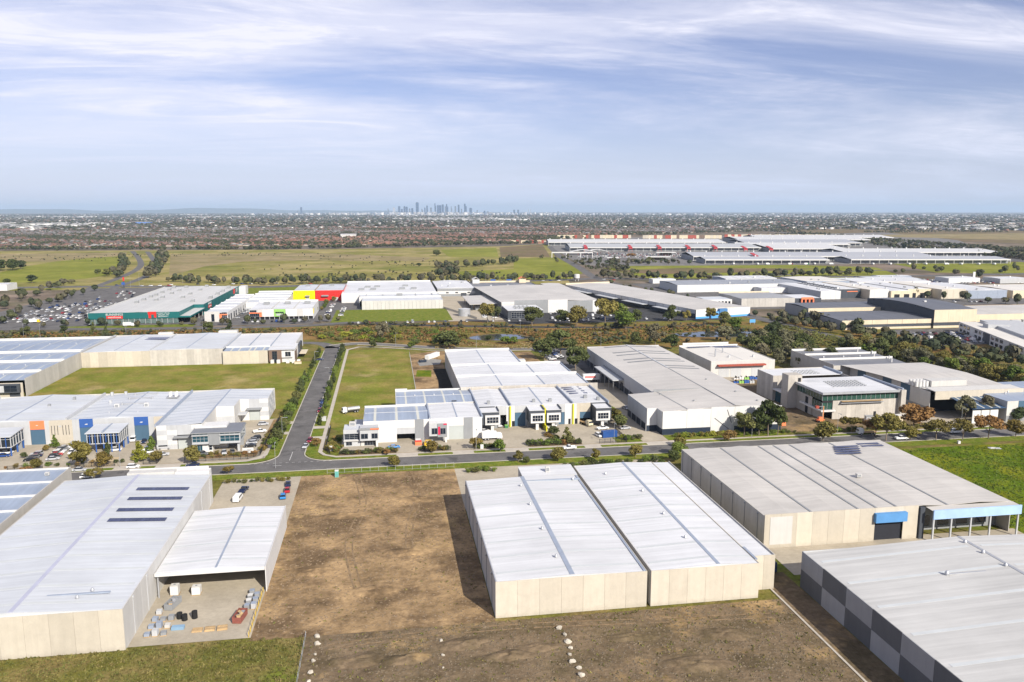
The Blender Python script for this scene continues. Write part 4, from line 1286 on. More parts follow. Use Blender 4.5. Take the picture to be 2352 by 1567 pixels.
# unit with the orange door panel
T = Thing('warehouse', 'grey warehouse unit with an orange panel over a blue roller door', 'warehouse', -168, 325)
gable(T, rgrey_y, -190, -168.2, 325.2, 370, 9.0, .9, 'y', .5, 5, skyl, bluesteel, .6)
gable(T, rgrey_y, -167.8, -125.3, 325.2, 370, 9.0, 1.1, 'y', .5, 6, skyl, bluesteel, .6)
para_cap(T, -168, 325.2, 370, 9.5, lgrey, .6)
for a, b in ((-190, -184), (-184, -178), (-178, -168), (-168, -160), (-160, -150), (-150, -144), (-144, -138.1)):
 T.box('wall_panel', lgrey, a + .03, b - .03, 325, 325.2, 0, 9.5)
T.box('wall_panel', orange, -138.1, -132.9, 324.95, 325.2, 6.1, 9.5)
T.box('emblem', white, -135.9, -135.2, 324.9, 324.95, 7.6, 7.8)
door(T, -138.0, -133.0, 325.1, 6.1, door_b)
T.box('wall_panel', lgrey, -132.9, -131.2, 325, 325.2, 0, 9.5)
T.box('wall_panel', cream, -131.2, -122.8, 324.95, 325.2, 0, 9.5)
for i, x in enumerate((-130.4, -129.3, -128.2, -126.3, -125.2, -124.1)):
 T.box('slot_window', glass, x - .09, x + .09, 324.9, 324.96, 3.6, 7.4)
T.box('sign', lgrey, -127.7, -126.8, 324.9, 324.95, 6.8, 7.3)
T.box('wall_panel', lgrey, -122.8, -120.4, 325, 325.2, 0, 9.5)
T.box('wall', conc, -190, -125, 370, 370.2, 0, 9.6)
for (x, y) in ((-134.5, 361), (-140, 349)):
 T.box('roof_vent', mgrey, x - .5, x + .5, y - .5, y + .5, 9.3, 10.6)
def glass_office(label, x0, x1, y0, y1, z0, z1, nf, ns):
 """upper floor of blue fins and glass on columns"""
 T = Thing('office', label, 'office', x0, y0)
 T.box('floor_slab', lgrey, x0, x1, y0, y1, z0 - .3, z0)
 T.box('core', glass, x0 + .15, x1 - .15, y0 + .15, y1, z0, z1 - .2)
 for i in range(nf + 1):
  x = x0 + (x1 - x0) * i / nf
  T.box('fin', blue if i % 2 else lgrey, x - .12, x + .12, y0 - .1, y0 + .16, z0 - .3, z1)
 for i in range(1, ns + 1):
  y = y0 + (y1 - y0) * i / ns
  T.box('fin', lgrey, x1 - .16, x1 + .1, y - .1, y + .1, z0 - .3, z1)
 for z in (z0 + (z1 - z0) * .72,):
  T.box('transom', lgrey, x0, x1, y0 + .05, y0 + .13, z - .06, z + .06)
  T.box('transom', lgrey, x1 - .13, x1 - .05, y0, y1, z - .06, z + .06)
 T.slab('roof', rgrey_y, [(x0 - .5, y0 - .6, z1 + .1), (x1 + .4, y0 - .6, z1 + .1), (x1 + .4, y1, z1 + .7), (x0 - .5, y1, z1 + .7)], .25)
 T.box('ridge_cap', bluesteel, (x0 + x1) / 2 - .25, (x0 + x1) / 2 + .25, y0 - .4, y1, z1 + .3, z1 + .8)
 n = 4
 for i in range(n + 1):
  x = x0 + .2 + (x1 - x0 - .4) * i / n
  T.box('column', blue, x - .18, x + .18, y0 + .05, y0 + .4, 0, z0 - .3)
 for y in (y0 + (y1 - y0) * .5, y1 - .5):
  T.box('column', blue, x1 - .5, x1 - .1, y - .3, y + .3, 0, z0 - .3)
 T.box('ground_wall', mgrey, x0, x1, y1 - 2.5, y1 - 2.3, 0, z0 - .3)
 return T
glass_office('blue finned glass office on blue columns beside the orange panelled unit', -166, -139, 310.4, 321.5, 3.6, 7.6, 16, 5)
glass_office('blue finned glass office on blue columns between two blue door panels', -112.6, -101.2, 310.4, 321.5, 3.6, 7.6, 12, 5)
# blue panelled unit
T = Thing('warehouse', 'grey warehouse unit with two royal blue panels over blue roller doors', 'warehouse', -125, 325)
gable(T, rgrey_y, -124.8, -88.2, 325.2, 370, 9.0, 1.0, 'y', .5, 8, bluesteel, bluesteel, .6, skyw=.22)
para_cap(T, -125, 325.2, 370, 9.6, lgrey, .7)
T.box('wall', conc, -125, -88, 370, 370.2, 0, 9.6)
for a, b, m in ((-120.4, -120.2, lgrey), (-115.2, -100.0, lgrey), (-94.7, -92.6, lgrey), (-92.6, -88.2, cream)):
 T.box('wall_panel', m, a + .02, b - .02, 325, 325.2, 0, 9.5)
for a, b in ((-120.2, -115.2), (-100.0, -94.7)):
 T.box('wall_panel', blue, a, b, 324.95, 325.2, 6.2, 9.6)
 door(T, a, b, 325.1, 6.2, door_b)
 T.box('emblem', white, (a + b) / 2 - .5, (a + b) / 2 + .5, 324.9, 324.95, 7.3, 7.5)
 T.box('emblem', white, (a + b) / 2 - .2, (a + b) / 2 + .6, 324.9, 324.95, 7.5, 7.65)
for y in (365, 357, 347):                                    # ducts bridging the ridge
 T.box('roof_duct', steel, -111, -101.5, y - .2, y + .2, 9.9, 10.3)
 for x in (-111, -101.5):
  T.cyl('duct_head', steel, x, y, 9.6, 10.7, .7, 8)
for x in (-111.8, -100.2):
 hvac(T, x, 343.5, 9.5, 1.7, 1.4, 1.5, white)
T.box('platform', steel, -96.0, -91.2, 357, 361.5, 9.7, 9.9)
for dx in (-.9, 1.1, ):
 for y in (358.2, 360.4):
  T.cyl('fan', white, -93.6 + dx * 1.2, y, 9.9, 11.8, 1.0, 10)
for (x, y) in ((-121.4, 368), (-115.8, 368.5), (-117, 352)):
 T.box('roof_vent', lgrey, x - .5, x + .5, y - .4, y + .4, 9.2, 10.7)
for x in (-112, -101):
 rvent(T, x, 334, 9.3)
# chequered corner unit
T = Thing('warehouse', 'corner warehouse with white and grey chequered walls and teal windowed office', 'warehouse', -88, 310)
gable(T, rgrey_y, -87.8, -52.4, 350.2, 370, 9.0, 1.0, 'y', .47, 4, bluesteel, bluesteel, .6, skyw=.22)
T.slab('roof', rgrey_y, [(-87.8, 310.5, 9.0), (-71.2, 310.5, 9.95), (-71.2, 350.2, 9.95), (-87.8, 350.2, 9.0)], .12)
T.slab('roof', rgrey_y, [(-71.2, 336.3, 9.95), (-64.0, 336.3, 9.6), (-64.0, 350.2, 9.6), (-71.2, 350.2, 9.95)], .12)
for i in range(7):
 y = 314 + i * 5
 T.slab('roof_seam', bluesteel, [(-87.7, y, 9.05), (-71.6, y, 9.98), (-71.6, y + .22, 9.98), (-87.7, y + .22, 9.05)], .03)
T.box('ridge_cap', bluesteel, -71.6, -71.0, 310.6, 350.2, 9.9, 10.1)
para_cap(T, -88, 310.2, 370, 9.6, bluesteel, .6)
T.box('wall', offw, -71.3, -71.1, 310.5, 336.3, 0, 9.9)
T.box('wall', offw, -64.1, -63.9, 336.3, 350.2, 0, 9.7)
T.box('wall', conc, -88, -52, 370, 370.2, 0, 9.7)
for c in range(2):
 for r_ in range(5):
  T.box('wall_panel', white if (c + r_) % 2 == 0 else lgrey, -87.8 + c * 3.7, -84.14 + c * 3.7, 310.3, 310.5, r_ * 1.9, r_ * 1.9 + 1.88)
T.box('wall_panel', lgrey, -80.4, -75.0, 310.3, 310.5, 5.6, 9.5)
T.box('awning', mgrey, -81.4, -74.2, 308.6, 310.3, 4.7, 5.3)
door(T, -80.2, -75.2, 310.4, 4.7)
for r_ in range(5):
 T.box('wall_panel', white if r_ % 2 == 0 else lgrey, -75.0, -71.2, 310.3, 310.5, r_ * 1.9, r_ * 1.9 + 1.88)
for (a, b, z0, z1, m) in ((-71.1, -64.0, 0, 5.6, lgrey), (-71.1, -64.0, 5.62, 10.0, white)):
 T.box('wall_panel', m, a, b, 336.1, 336.3, z0, z1)
T.box('wall_panel', lgrey, -60.3, -55.9, 350.0, 350.2, 5.2, 9.4)
T.box('wall_panel', white, -63.9, -60.3, 350.0, 350.2, 0, 9.4)
for r_ in range(5):
 T.box('wall_panel', white if r_ % 2 == 0 else lgrey, -55.9, -52.3, 350.0, 350.2, r_ * 1.9, r_ * 1.9 + 1.88)
 for k in range(5):
  T.box('wall_panel', white if (r_ + k) % 2 == 0 else lgrey, -52.4, -52.2, 350.3 + k * 4, 354.2 + k * 4, r_ * 1.9, r_ * 1.9 + 1.88)
T.box('awning', mgrey, -61.2, -55.0, 348.3, 350, 5.0, 5.6)
door(T, -60.2, -56.0, 350.1, 5.0)
T.box('awning', lgrey, -63.9, -60.5, 343.0, 348.0, 4.2, 4.6)
T = Thing('office', 'two storey corner office with teal window bands and a grey middle panel', 'office', -74, 303)
T.box('wall', white, -73.8, -62, 309.5, 316, 0, 8.8)
T.box('upper_floor', lgrey, -73.6, -56.2, 303.9, 315.6, 3.4, 7.6)
T.box('roof', mgrey, -74.0, -55.8, 303.2, 315.8, 7.6, 7.9)
T.slab('roof_sheet', mat('slate_roof', (.17, .18, .20), .5, .08, .2), [(-73.8, 303.5, 7.95), (-56, 303.5, 7.95), (-56, 315.6, 8.25), (-73.8, 315.6, 8.25)], .05)
T.box('wall_panel', mgrey, -67.5, -63.7, 303.6, 303.9, 3.0, 7.9)
for a, b in ((-73.4, -67.8), (-63.4, -56.5)):
 window(T, a, b, 303.85, 4.2, 6.6, 4, 2, lgrey, tealglass)
 window(T, a, b, 303.85, 7.0, 7.5, 4, 1, lgrey, tealglass)
 T.box('sunshade', lgrey, a - .2, b + .2, 303.2, 303.8, 6.65, 6.85)
 T.box('sunshade', lgrey, a - .2, b + .2, 303.3, 303.8, 3.5, 3.7)
T.box('ground_floor', white, -73.2, -66.5, 304.8, 312, 0, 3.4)
window(T, -72.8, -70.2, 304.75, .2, 2.8, 3, 1, lgrey, tealglass)
window(T, -67.8, -66.7, 304.75, .8, 2.6, 1, 2, lgrey, glass)
T.box('column', lgrey, -57.4, -56.6, 304.2, 305.2, 0, 3.4)
T.box('undercroft_wall', mgrey, -66.5, -56.4, 312, 312.2, 0, 3.4)
window(T, 305, 314, -56.15, 4.2, 6.6, 5, 2, lgrey, tealglass, side='e')

# long sawtooth shed behind the vacant lot
T = Thing('warehouse', 'blue grey sawtooth roofed warehouse with a long concrete side wall on the vacant lot', 'warehouse', -250, 414)
bays = [414, 434, 464, 495, 545]
for k in range(4):
 a, b = bays[k], bays[k + 1]
 ym = a + .3
 mid = (a + b) / 2
 gable(T, rblue_x, -250, -176.3, a + .3, b - .3, 8.3, .9, 'x', .5, 9, skyl_c, None, skyw=.5)
 T.box('parapet', white, -250, -176.3, b - .25, b + .25, 7.5, 9.7)
 for x in (-190, -205, -222):
  rvent(T, x, mid, 9.1, .9, white)
panels(T, conc, 'e', 414, 487, -176.0, 0, 9.1, 18)
T.box('wall', conc, -176.2, -176.0, 487, 545, 0, 9.1)
T.box('wall', cream, -250, -190, 413.8, 414, 0, 8.6)
T.box('roller_door', door_g, -206, -200, 413.7, 413.8, 0, 5)
T.box('wall', cream, -190, -176, 411.0, 411.2, 0, 7.6)
T.box('office_bay', dgrey, -187.6, -177.0, 409.2, 411.0, 3.0, 7.2)
T.box('bay_panel', lgrey, -186.9, -183.8, 409.1, 409.2, 3.4, 6.6)
window(T, -183.6, -178.0, 409.15, 3.6, 6.6, 2, 2, dgrey, glass)
T.box('door', dgrey, -182.2, -177.4, 410.9, 411.0, 0, 2.6)
# concrete wall shed closing the vacant lot
T = Thing('warehouse', 'white roofed warehouse whose long cream panel wall closes the vacant lot', 'warehouse', -176, 487)
panels(T, cream, 's', -175.9, -138.2, 487, 0, 9.0, 8)
panels(T, raw, 's', -138.2, -97.2, 487, 0, 9.3, 10)
gable(T, rgrey_y, -175.6, -138.4, 487.2, 549.8, 8.7, .9, 'y', .48, 6, skyl, bluesteel, .5)
gable(T, rgrey_y, -138.0, -97.4, 487.2, 549.8, 9.0, .9, 'y', .5, 6, skyl, bluesteel, .5)
para_cap(T, -138.2, 487.3, 549.8, 9.2, lgrey, .5)
para_cap(T, -97.2, 487.3, 549.8, 9.2, lgrey, .5)
para_cap(T, -176.3, 488, 549.8, 9.3, lgrey, .5)
for k in range(3):
 solar_rows(T, [(-154.0 + k * .4, 528 + k * 3.6, 15, lambda x: 9.2)], pd=2.8)
T.box('roof_plant', offw, -150, -141, 550.4, 554, 6, 10.4)
T.box('roof_plant', offw, -112, -100, 551, 556, 6, 10.6)
T.box('wall', conc, -176, -97, 549.8, 550, 0, 9.4)
T = Thing('warehouse', 'low cream panel warehouse with white roofs next to the brown clad offices', 'warehouse', -97, 485)
panels(T, cream, 's', -97, -71.2, 485.0, 0, 7.9, 5)
T.slab('roof', rblue_x, [(-96.9, 485.2, 7.7), (-71.3, 485.2, 7.7), (-71.3, 496, 8.2), (-96.9, 496, 8.2)], .12)
for x in (-93, -88.5, -82.5, -79.5, -74.5):
 T.slab('skylight', skyl_c, [(x, 485.3, 7.75), (x + .9, 485.3, 7.75), (x + .9, 495.9, 8.25), (x, 495.9, 8.25)], .03)
T.box('parapet', white, -97, -71.2, 496, 496.4, 6, 9.0)
for a, b in ((-97, -84), (-84, -71), (-71, -57)):
 T.slab('roof', rwhite_y, [(a + .1, 496.4, 8.2), (b - .1, 496.4, 8.2), (b - .1, 548, 8.5), (a + .1, 548, 8.5)], .12)
 T.box('parapet', bluesteel, a - .2, a + .2, 496.4, 548, 7.5, 8.9)
T.box('wall', white, -57.2, -57.0, 505, 548, 0, 8.9)
T.box('wall', conc, -97, -57, 548, 548.2, 0, 8.9)
T = Thing('office', 'brown and white two storey office at the end of the cream panel wall', 'office', -71, 486)
T.box('wall', brown, -70.8, -63.4, 486, 500, 0, 7.6)
T.box('wall', white, -63.4, -56.0, 487.5, 508, 0, 7.8)
window(T, -68.8, -66.0, 485.95, .3, 7.0, 2, 4, dgrey, glass)
T.box('window_box', white, -63.8, -57.0, 486.3, 487.5, 3.0, 7.0)
window(T, -61.3, -58.0, 486.25, 3.6, 6.5, 2, 1, white, glass)
T.box('wall', brown, -56.4, -55.9, 489, 500, 0, 6)
T.box('wall', dgrey, -56.0, -54.8, 508, 522, 0, 7.6)
for k in range(3):
 T.box('window', glass, -54.82, -54.76, 509 + k * 4.4, 512 + k * 4.4, 3.5, 6.4)
T.slab('roof', rwhite_y, [(-71, 486, 7.9), (-55.6, 486, 7.9), (-55.6, 508, 8.1), (-71, 508, 8.1)], .12)
T.box('carport', tan, -54.6, -50.5, 500, 515, 2.6, 2.8)
for i, x in enumerate((-68.6, -65.0, -59.6, -56.2, -53.2)):
 stack('bulk_bag', 'white bulk bag standing in a row outside the brown and white office', 'bag', x, 484.2 - .3 * i, [('pallet', timber, -1, 1, -1, 1, 0, .15), ('bag', white, -.95, .95, -.95, .95, .15, 2.1), ('top', offw, -.8, .8, -.8, .8, 2.1, 2.25)], 'bulk bags outside the brown and white office')
stack('crate', 'timber crate on the grass beside the row of bulk bags', 'crate', -53.4, 480.6, [('side', tan, -2, 2, -.8, .8, 0, 1.3), ('lid', timber, -2.05, 2.05, -.85, .85, 1.3, 1.4)])

# ------------------------------------------------------------------ right of the side street
T = Thing('warehouse', 'white walled unit with a blue grey roof and an open grey door', 'warehouse', -10, 307)
gable(T, rblue_x, -10.2, 15.3, 307.2, 330.8, 8.4, .7, 'x', .5, 3, skyl_c, white, .3)
for a, b, m in ((-10.4, 2.5, white), (9.6, 13.0, mgrey), (13.0, 15.4, white)):
 T.box('wall_panel', m, a + .02, b - .02, 306.9, 307.2, 0, 8.8)
T.box('wall_panel', white, 2.5, 9.6, 306.9, 307.2, 5.6, 8.8)
T.box('roller_door', lgrey, 2.5, 9.6, 307.0, 307.2, 3.2, 5.6)
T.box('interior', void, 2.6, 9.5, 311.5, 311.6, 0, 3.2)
T.box('wall', lgrey, -10.4, -10.2, 307.2, 330.8, 0, 8.8)
T.box('wall', white, 15.3, 15.5, 307.2, 330.8, 0, 9.2)
T.box('parapet', white, -10.4, 15.4, 330.8, 331.2, 0, 9.2)
T.box('annex', lgrey, -14.5, -10.6, 318, 329, 0, 4.0)
T = Thing('office', 'grey framed two storey office with dark windows and an orange strip', 'office', -18, 301)
T.box('wall', lgrey, -17.8, -11.6, 303.5, 311, 0, 6.6)
T.box('wall', lgrey, -11.6, -4.6, 301.6, 307, 2.6, 7.6)
T.box('ground_wall', offw, -11.4, -5, 303.4, 307, 0, 2.6)
T.box('column', white, -5.6, -4.8, 301.7, 302.5, 0, 2.6)
T.box('parapet', mgrey, -11.9, -4.3, 301.3, 301.6, 6.9, 7.7)
T.box('strip', orange, -7.6, -4.3, 301.2, 301.3, 7.0, 7.5)
T.box('parapet', lgrey, -17.9, -11.6, 303.1, 303.5, 5.2, 6.8)
window(T, -17.5, -12.0, 303.45, 2.9, 5.0, 3, 3, mgrey, glass)
window(T, -11.2, -8.6, 301.55, 3.4, 5.4, 2, 1, mgrey, glass)
window(T, -7.2, -4.9, 301.55, 3.4, 5.4, 2, 1, mgrey, glass)
T.box('sill', offw, -17.9, -11.6, 302.9, 303.5, 2.2, 2.6)
window(T, -17.0, -14.8, 303.45, .5, 1.9, 2, 1, mgrey, glass)
window(T, -10, -5.8, 303.35, .3, 2.3, 4, 1, mgrey, glass)
T.slab('roof', rgrey_y, [(-17.8, 303.4, 6.75), (-4.6, 303.4, 6.75), (-4.6, 310.8, 6.9), (-17.8, 310.8, 6.9)], .1)
hvac(T, -14.6, 309, 6.9, 2.4, 1.8, 1.5)
T = Thing('warehouse', 'white roofed unit with a grey stripe panel and a crimson marked office bay', 'warehouse', 15.6, 307)
gable(T, rwhite_y, 15.7, 36.2, 307.2, 331.8, 8.5, .5, 'y', .52, 4, seam, bluesteel, .5, skyw=.3)
for a, b, m in ((15.6, 23.0, white), (28.9, 32.5, mgrey), (32.5, 36.3, white)):
 T.box('wall_panel', m, a + .02, b - .02, 306.9, 307.2, 0, 8.8)
T.box('wall_panel', white, 23.0, 28.9, 306.9, 307.2, 5.6, 8.8)
door(T, 23.0, 28.9, 307.1, 5.6)
para_cap(T, 15.6, 307.3, 332, 8.8)
para_cap(T, 36.4, 307.3, 332, 8.8)
T.box('wall', mgrey, 36.2, 36.3, 307.2, 331.8, 0, 8.6)
T.box('wall', conc, 15.6, 36.4, 331.8, 332, 0, 8.8)
T.box('office_bay', lgrey, 15.0, 21.6, 303.2, 306.9, 2.8, 8.0)
T.box('bay_frame', mgrey, 18.3, 22.0, 302.9, 303.2, 2.4, 7.8)
window(T, 16.0, 18.2, 303.15, 3.6, 6.0, 2, 1, mgrey, glass)
window(T, 19.3, 21.4, 302.85, 3.6, 6.0, 2, 1, mgrey, glass)
T.box('panel', magenta, 18.5, 19.3, 302.82, 302.9, 3.4, 6.6)
T.box('panel', magenta, 20.6, 21.9, 302.8, 302.9, 7.3, 7.8)
T.box('column', white, 21.2, 21.9, 303.2, 303.9, 0, 2.4)
T.box('ground_wall', mgrey, 15.2, 21.2, 306.2, 306.9, 0, 2.8)
T.slab('roof', white, [(15.0, 303.2, 8.1), (21.6, 303.2, 8.1), (21.6, 307, 8.2), (15.0, 307, 8.2)], .1)
T = Thing('warehouse', 'blue grey roofed shed with cream strips behind the white fronted units', 'warehouse', 2.6, 333)
gable(T, rblue_x, 2.8, 36.0, 333.2, 358.8, 8.5, .7, 'x', .5, 4, skyl_c, white, .3, skyw=.8)
for x in (11, 19.5, 28):
 rvent(T, x, 346, 9.2, .9, white)
T.box('wall', white, 2.6, 36.2, 333.0, 333.2, 0, 8.9)
T.box('wall', white, 2.6, 36.2, 358.8, 359.1, 0, 9.2)
T.box('wall', white, 2.6, 2.8, 333.2, 358.8, 0, 9.2)
T.box('wall', lgrey, 36.0, 36.2, 333.2, 358.8, 0, 9.0)
T.box('parapet', white, 2.6, 8, 358.6, 359.1, 8.5, 9.8)
T.box('annex', lgrey, -6, 2.5, 338, 347, 0, 4.4)
T.slab('annex_roof', rblue_x, [(-6.2, 337.8, 4.5), (2.5, 337.8, 4.7), (2.5, 347.2, 4.7), (-6.2, 347.2, 4.5)], .1)
T.box('roof_panel', black, 26.5, 28.6, 335.4, 336.2, 8.75, 8.95)
# charcoal and yellow units
T = Thing('warehouse', 'row of charcoal boxed units with yellow fins and blue roller doors', 'warehouse', 36.4, 322)
for a, b, r_ in ((36.6, 50.2, .6), (50.6, 77.0, .5), (77.4, 92.6, .5)):
 gable(T, rwhite_y, a, b, 322.7, 355.8, 8.6, .6, 'y', r_, 6, seam, bluesteel if b - a > 20 else None, .6, skyw=.3)
for x in (36.4, 50.4, 77.2, 92.8):
 para_cap(T, x, 322.6, 356, 9.0, bluesteel, .45)
T.box('wall', conc, 36.4, 92.8, 355.8, 356, 0, 8.8)
T.box('wall', dgrey, 92.4, 92.8, 322.7, 355.8, 0, 8.6)
for a, b, z0, m in ((36.5, 43.5, 0, dgrey), (43.5, 48.4, 5.2, lgrey), (48.4, 52.0, 0, white), (52.0, 56.6, 6.0, lgrey), (56.6, 64, 0, lgrey), (64, 68.5, 0, lgrey), (68.5, 73.6, 5.4, lgrey),
     (73.6, 78.8, 0, white), (78.8, 80.2, 0, cream), (80.2, 84.8, 5.2, cream), (84.8, 92.6, 0, dgrey)):
 T.box('wall_panel', m, a + .02, b - .02, 322.4, 322.7, z0, 9.0)
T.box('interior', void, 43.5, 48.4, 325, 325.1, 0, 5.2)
door(T, 52.0, 56.6, 322.6, 6.0, door_b)
door(T, 68.5, 73.6, 322.6, 5.4, door_b)
T.box('roller_door', door_b, 80.2, 84.8, 322.5, 322.6, 2.4, 5.2)
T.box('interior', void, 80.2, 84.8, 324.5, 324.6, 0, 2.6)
for x, y in ((50.0, 321.6), (63.8, 315.6), (77.2, 321.8)):
 T.box('fin', acid, x - .28, x + .28, y, 322.6, 0, 8.9)
T.box('low_wall', acid, 63.6, 64.0, 312.5, 315.6, 0, 2.2)
for x in (49.6, 76.8):
 T.box('door', void, x + 1.2, x + 2.4, 322.34, 322.42, 0, 2.4)
 T.box('door', void, x - 1.6, x - .6, 322.34, 322.42, 0, 2.4)
for i, (a, b, w0, w1) in enumerate(((37.0, 44.4, 39.2, 44.0), (57.0, 63.4, 58.2, 62.6), (64.2, 70.6, 65.0, 69.4), (85.4, 92.0, 86.0, 90.6))):
 T.box('bay', dgrey, a, b, 315.2, 322.4, 3.2, 8.3)
 T.slab('bay_roof', rwhite_y, [(a, 315.2, 8.45), (b, 315.2, 8.45), (b, 322.4, 8.6), (a, 322.4, 8.6)], .12)
 T.box('bay_parapet', dgrey, b - .35, b, 315.4, 322.4, 8.3, 9.1)
 T.box('window_frame', white, w0 - .7, w1 + .7, 314.5, 315.2, 3.2, 7.2)
 window(T, w0, w1, 314.45, 4.0, 6.5, 4, 2, white, glass)
 T.box('column', white, (w0 + w1) / 2 - .6, (w0 + w1) / 2 + .6, 315.4, 316.2, 0, 3.2)
 T.box('undercroft', mgrey, a, b, 320.5, 320.7, 0, 3.2)
 hvac(T, (a + b) / 2 + .8, 327.5, 8.9, 1.3, 1.1, 1.4, mgrey)
hvac(T, 84.6, 331, 9.0, 1.5, 1.2, 1.5, mgrey)
for k, (y, n) in enumerate(((352.2, 8), (348.6, 8), (344.0, 8), (340.0, 8))):
 solar_rows(T, [(79.0 + k * .3, y, n, lambda x: 8.95)], pd=2.0)
# big white shed with stepped bays
T = Thing('warehouse', 'long white warehouse in three stepped bays behind the charcoal units', 'warehouse', 32.4, 357)
for (x1, y0, y1) in ((93.0, 357.2, 382), (91.0, 382.4, 411), (70.2, 411.4, 456)):
 xm = 72.5
 gable(T, rwhite_y, 32.6, min(xm, x1 - .2), y0, y1, 9.3, .75, 'y', .48, 5, seam, bluesteel, .5, skyw=.3)
 if x1 > xm:
  gable(T, rwhite_y, xm, x1 - .2, y0, y1, 9.3, .5, 'y', .5, 5, seam, None, .5, skyw=.3)
  T.box('box_gutter', bluesteel, xm - .3, xm + .3, y0, y1, 9.2, 9.45)
 T.box('parapet', white, 32.4, x1, y1, y1 + .4, 7, 10.5)
 T.box('parapet', bluesteel, x1 - .2, x1 + .4, y0, y1, 8.0, 9.7)
panels(T, raw, 's', 32.4, 97.2, 356.9, 0, 10.0, 13)
panels(T, conc, 'w', 357.3, 456.2, 32.4, 0, 9.5, 20)
T.box('wall', conc, 90.8, 91.0, 382.4, 411, 0, 9.3)
T.box('wall', conc, 92.8, 93.0, 357.2, 382, 0, 9.3)
T.box('wall', conc, 70.0, 70.2, 411.4, 456, 0, 9.3)
for k in range(6):
 T.box('roof_beam', steel, 71 + k * 3.2, 71.3 + k * 3.2, 416, 436, 3.0, 3.3)
T.box('annex', white, 71.5, 79, 450, 455, 0, 4)
# beige distribution shed
T = Thing('warehouse', 'huge beige roofed shed with dark roof strips and a navy base band', 'warehouse', 104.6, 299.8)
navy = mat('navy_band', (.02, .03, .05), .5, .1)
ridge_x = 140.0
T.slab('roof', rbeige_y, [(116.3, 333, 10), (ridge_x, 333, 11.3), (ridge_x, 451.6, 11.3), (116.3, 451.6, 10)], .12)
T.slab('roof', rbeige_y, [(ridge_x, 300, 11.3), (160.4, 300, 10), (160.4, 451.6, 10), (ridge_x, 451.6, 11.3)], .12)
T.slab('roof', rbeige_y, [(104.8, 306.4, 9.6), (ridge_x, 306.4, 11.2), (ridge_x, 333, 11.2), (104.8, 333, 9.6)], .12)
T.slab('roof', rbeige_y, [(109.0, 300, 9.75), (ridge_x, 300, 11.2), (ridge_x, 306.4, 11.2), (109.0, 306.4, 9.75)], .12)
T.box('ridge_cap', lgrey, ridge_x - .5, ridge_x + .5, 380, 451, 11.25, 11.5)
T.box('ridge_line', mgrey, ridge_x - .22, ridge_x + .22, 300.2, 380, 11.25, 11.42)
T.slab('roof_line', mgrey, [(119.6, 300, 10.33), (120.1, 300, 10.36), (118.2, 333, 10.3), (117.7, 333, 10.27)], .05)
T.box('roof_step', mgrey, 116.5, 139.6, 332.9, 333.1, 10.2, 11.3)
zl = lambda x: 10 + 1.3 * (x - 116.3) / 23.7
zr = lambda x: 10 + 1.3 * (160.4 - x) / 20.4
for y in (446.5, 428.5, 420.5, 407.0, 400.0):
 T.slab('skylight', mat('grey_roof_strip', (.17, .175, .18), .5), [(125.4, y, zl(125.4) + .05), (139.2, y, zl(139.2) + .05), (139.2, y + 2.2, zl(139.2) + .05), (125.4, y + 2.2, zl(125.4) + .05)], .04)
for y in (445.5, 430.0, 423.0, 406.0, 400.0, 385.5, 379.5):
 T.slab('skylight', MATS['grey_roof_strip'], [(141.0, y, zr(141) + .05), (157, y, zr(157) + .05), (157, y + 2.0, zr(157) + .05), (141, y + 2.0, zr(141) + .05)], .04)
for k in range(14):
 a, b = 333 + k * 8.46, 333 + (k + 1) * 8.46
 T.box('wall_panel', lgrey, 116.1, 116.3, a + .04, b - .04, 3.2, 10.05)
 T.box('base_panel', navy, 116.14, 116.3, a, b, 0, 3.2)
 T.box('column', steel, 115.7, 116.0, a - .15, a + .15, 0, 3.4)
for k in range(4):
 a, b = 306.4 + k * 6.65, 306.4 + (k + 1) * 6.65
 T.box('wall_panel', lgrey, 104.6, 104.8, a + .04, b - .04, 3.0, 9.65)
 T.box('base_panel', navy, 104.64, 104.8, a, b, 0, 3.0)
 T.box('column', steel, 104.2, 104.45, a - .1, a + .15, 0, 3.2)
T.box('wall_panel', white, 104.6, 109.0, 306.2, 306.4, 2.6, 9.75)
T.box('base_panel', navy, 104.6, 109.0, 306.25, 306.4, 0, 2.6)
for k in range(2):
 T.box('wall_panel', lgrey, 108.8, 109.0, 300.2 + k * 3, 303.1 + k * 3, 2.6, 9.8)
T.box('base_panel', navy, 108.82, 109, 300.2, 306.2, 0, 2.6)
for i in range(5):
 a, b = 109.0 + i * 10.3, 109.0 + (i + 1) * 10.3
 full = i == 2
 T.box('wall_panel', white, a + .04, b - .04, 299.8, 300, 0 if full else 2.6, 9.8 + 1.4 * (1 - abs((a + b) / 2 - ridge_x) / 31) - .1)
 if not full:
  T.box('base_panel', navy, a, b, 299.86, 300, 0, 2.6)
for (xa, za, xb, zb) in ((131.2, 6.3, 137.5, 1.4), (136.6, 9.6, 138.6, 4.0)):
 L = math.hypot(xb - xa, zb - za)
 o = T.box('stripe', black, xa, xa + L, 299.72, 299.8, 0, .22)
 o.location = ((xa + xb) / 2 - T.o[0], 299.76 - T.o[1], (za + zb) / 2)
 o.rotation_euler = (0, -math.atan2(zb - za, xb - xa), 0)
T.box('wall', lgrey, 160.2, 160.4, 300, 451.6, 0, 10)
T.box('wall', lgrey, 116.3, 160.4, 451.6, 451.8, 0, 10.6)
T.box('awning', lgrey, 110.4, 116.0, 377, 413, 6.0, 6.5)
T.box('awning_edge', mgrey, 115.4, 116.0, 377, 413, 6.5, 7.0)
for y in (378, 386, 394, 402, 411):
 T.cyl('column', steel, 111, y, 0, 6, .25, 8)
 T.box('dock_door', navy, 115.9, 116.05, y, y + 4, 1.0, 4.5)
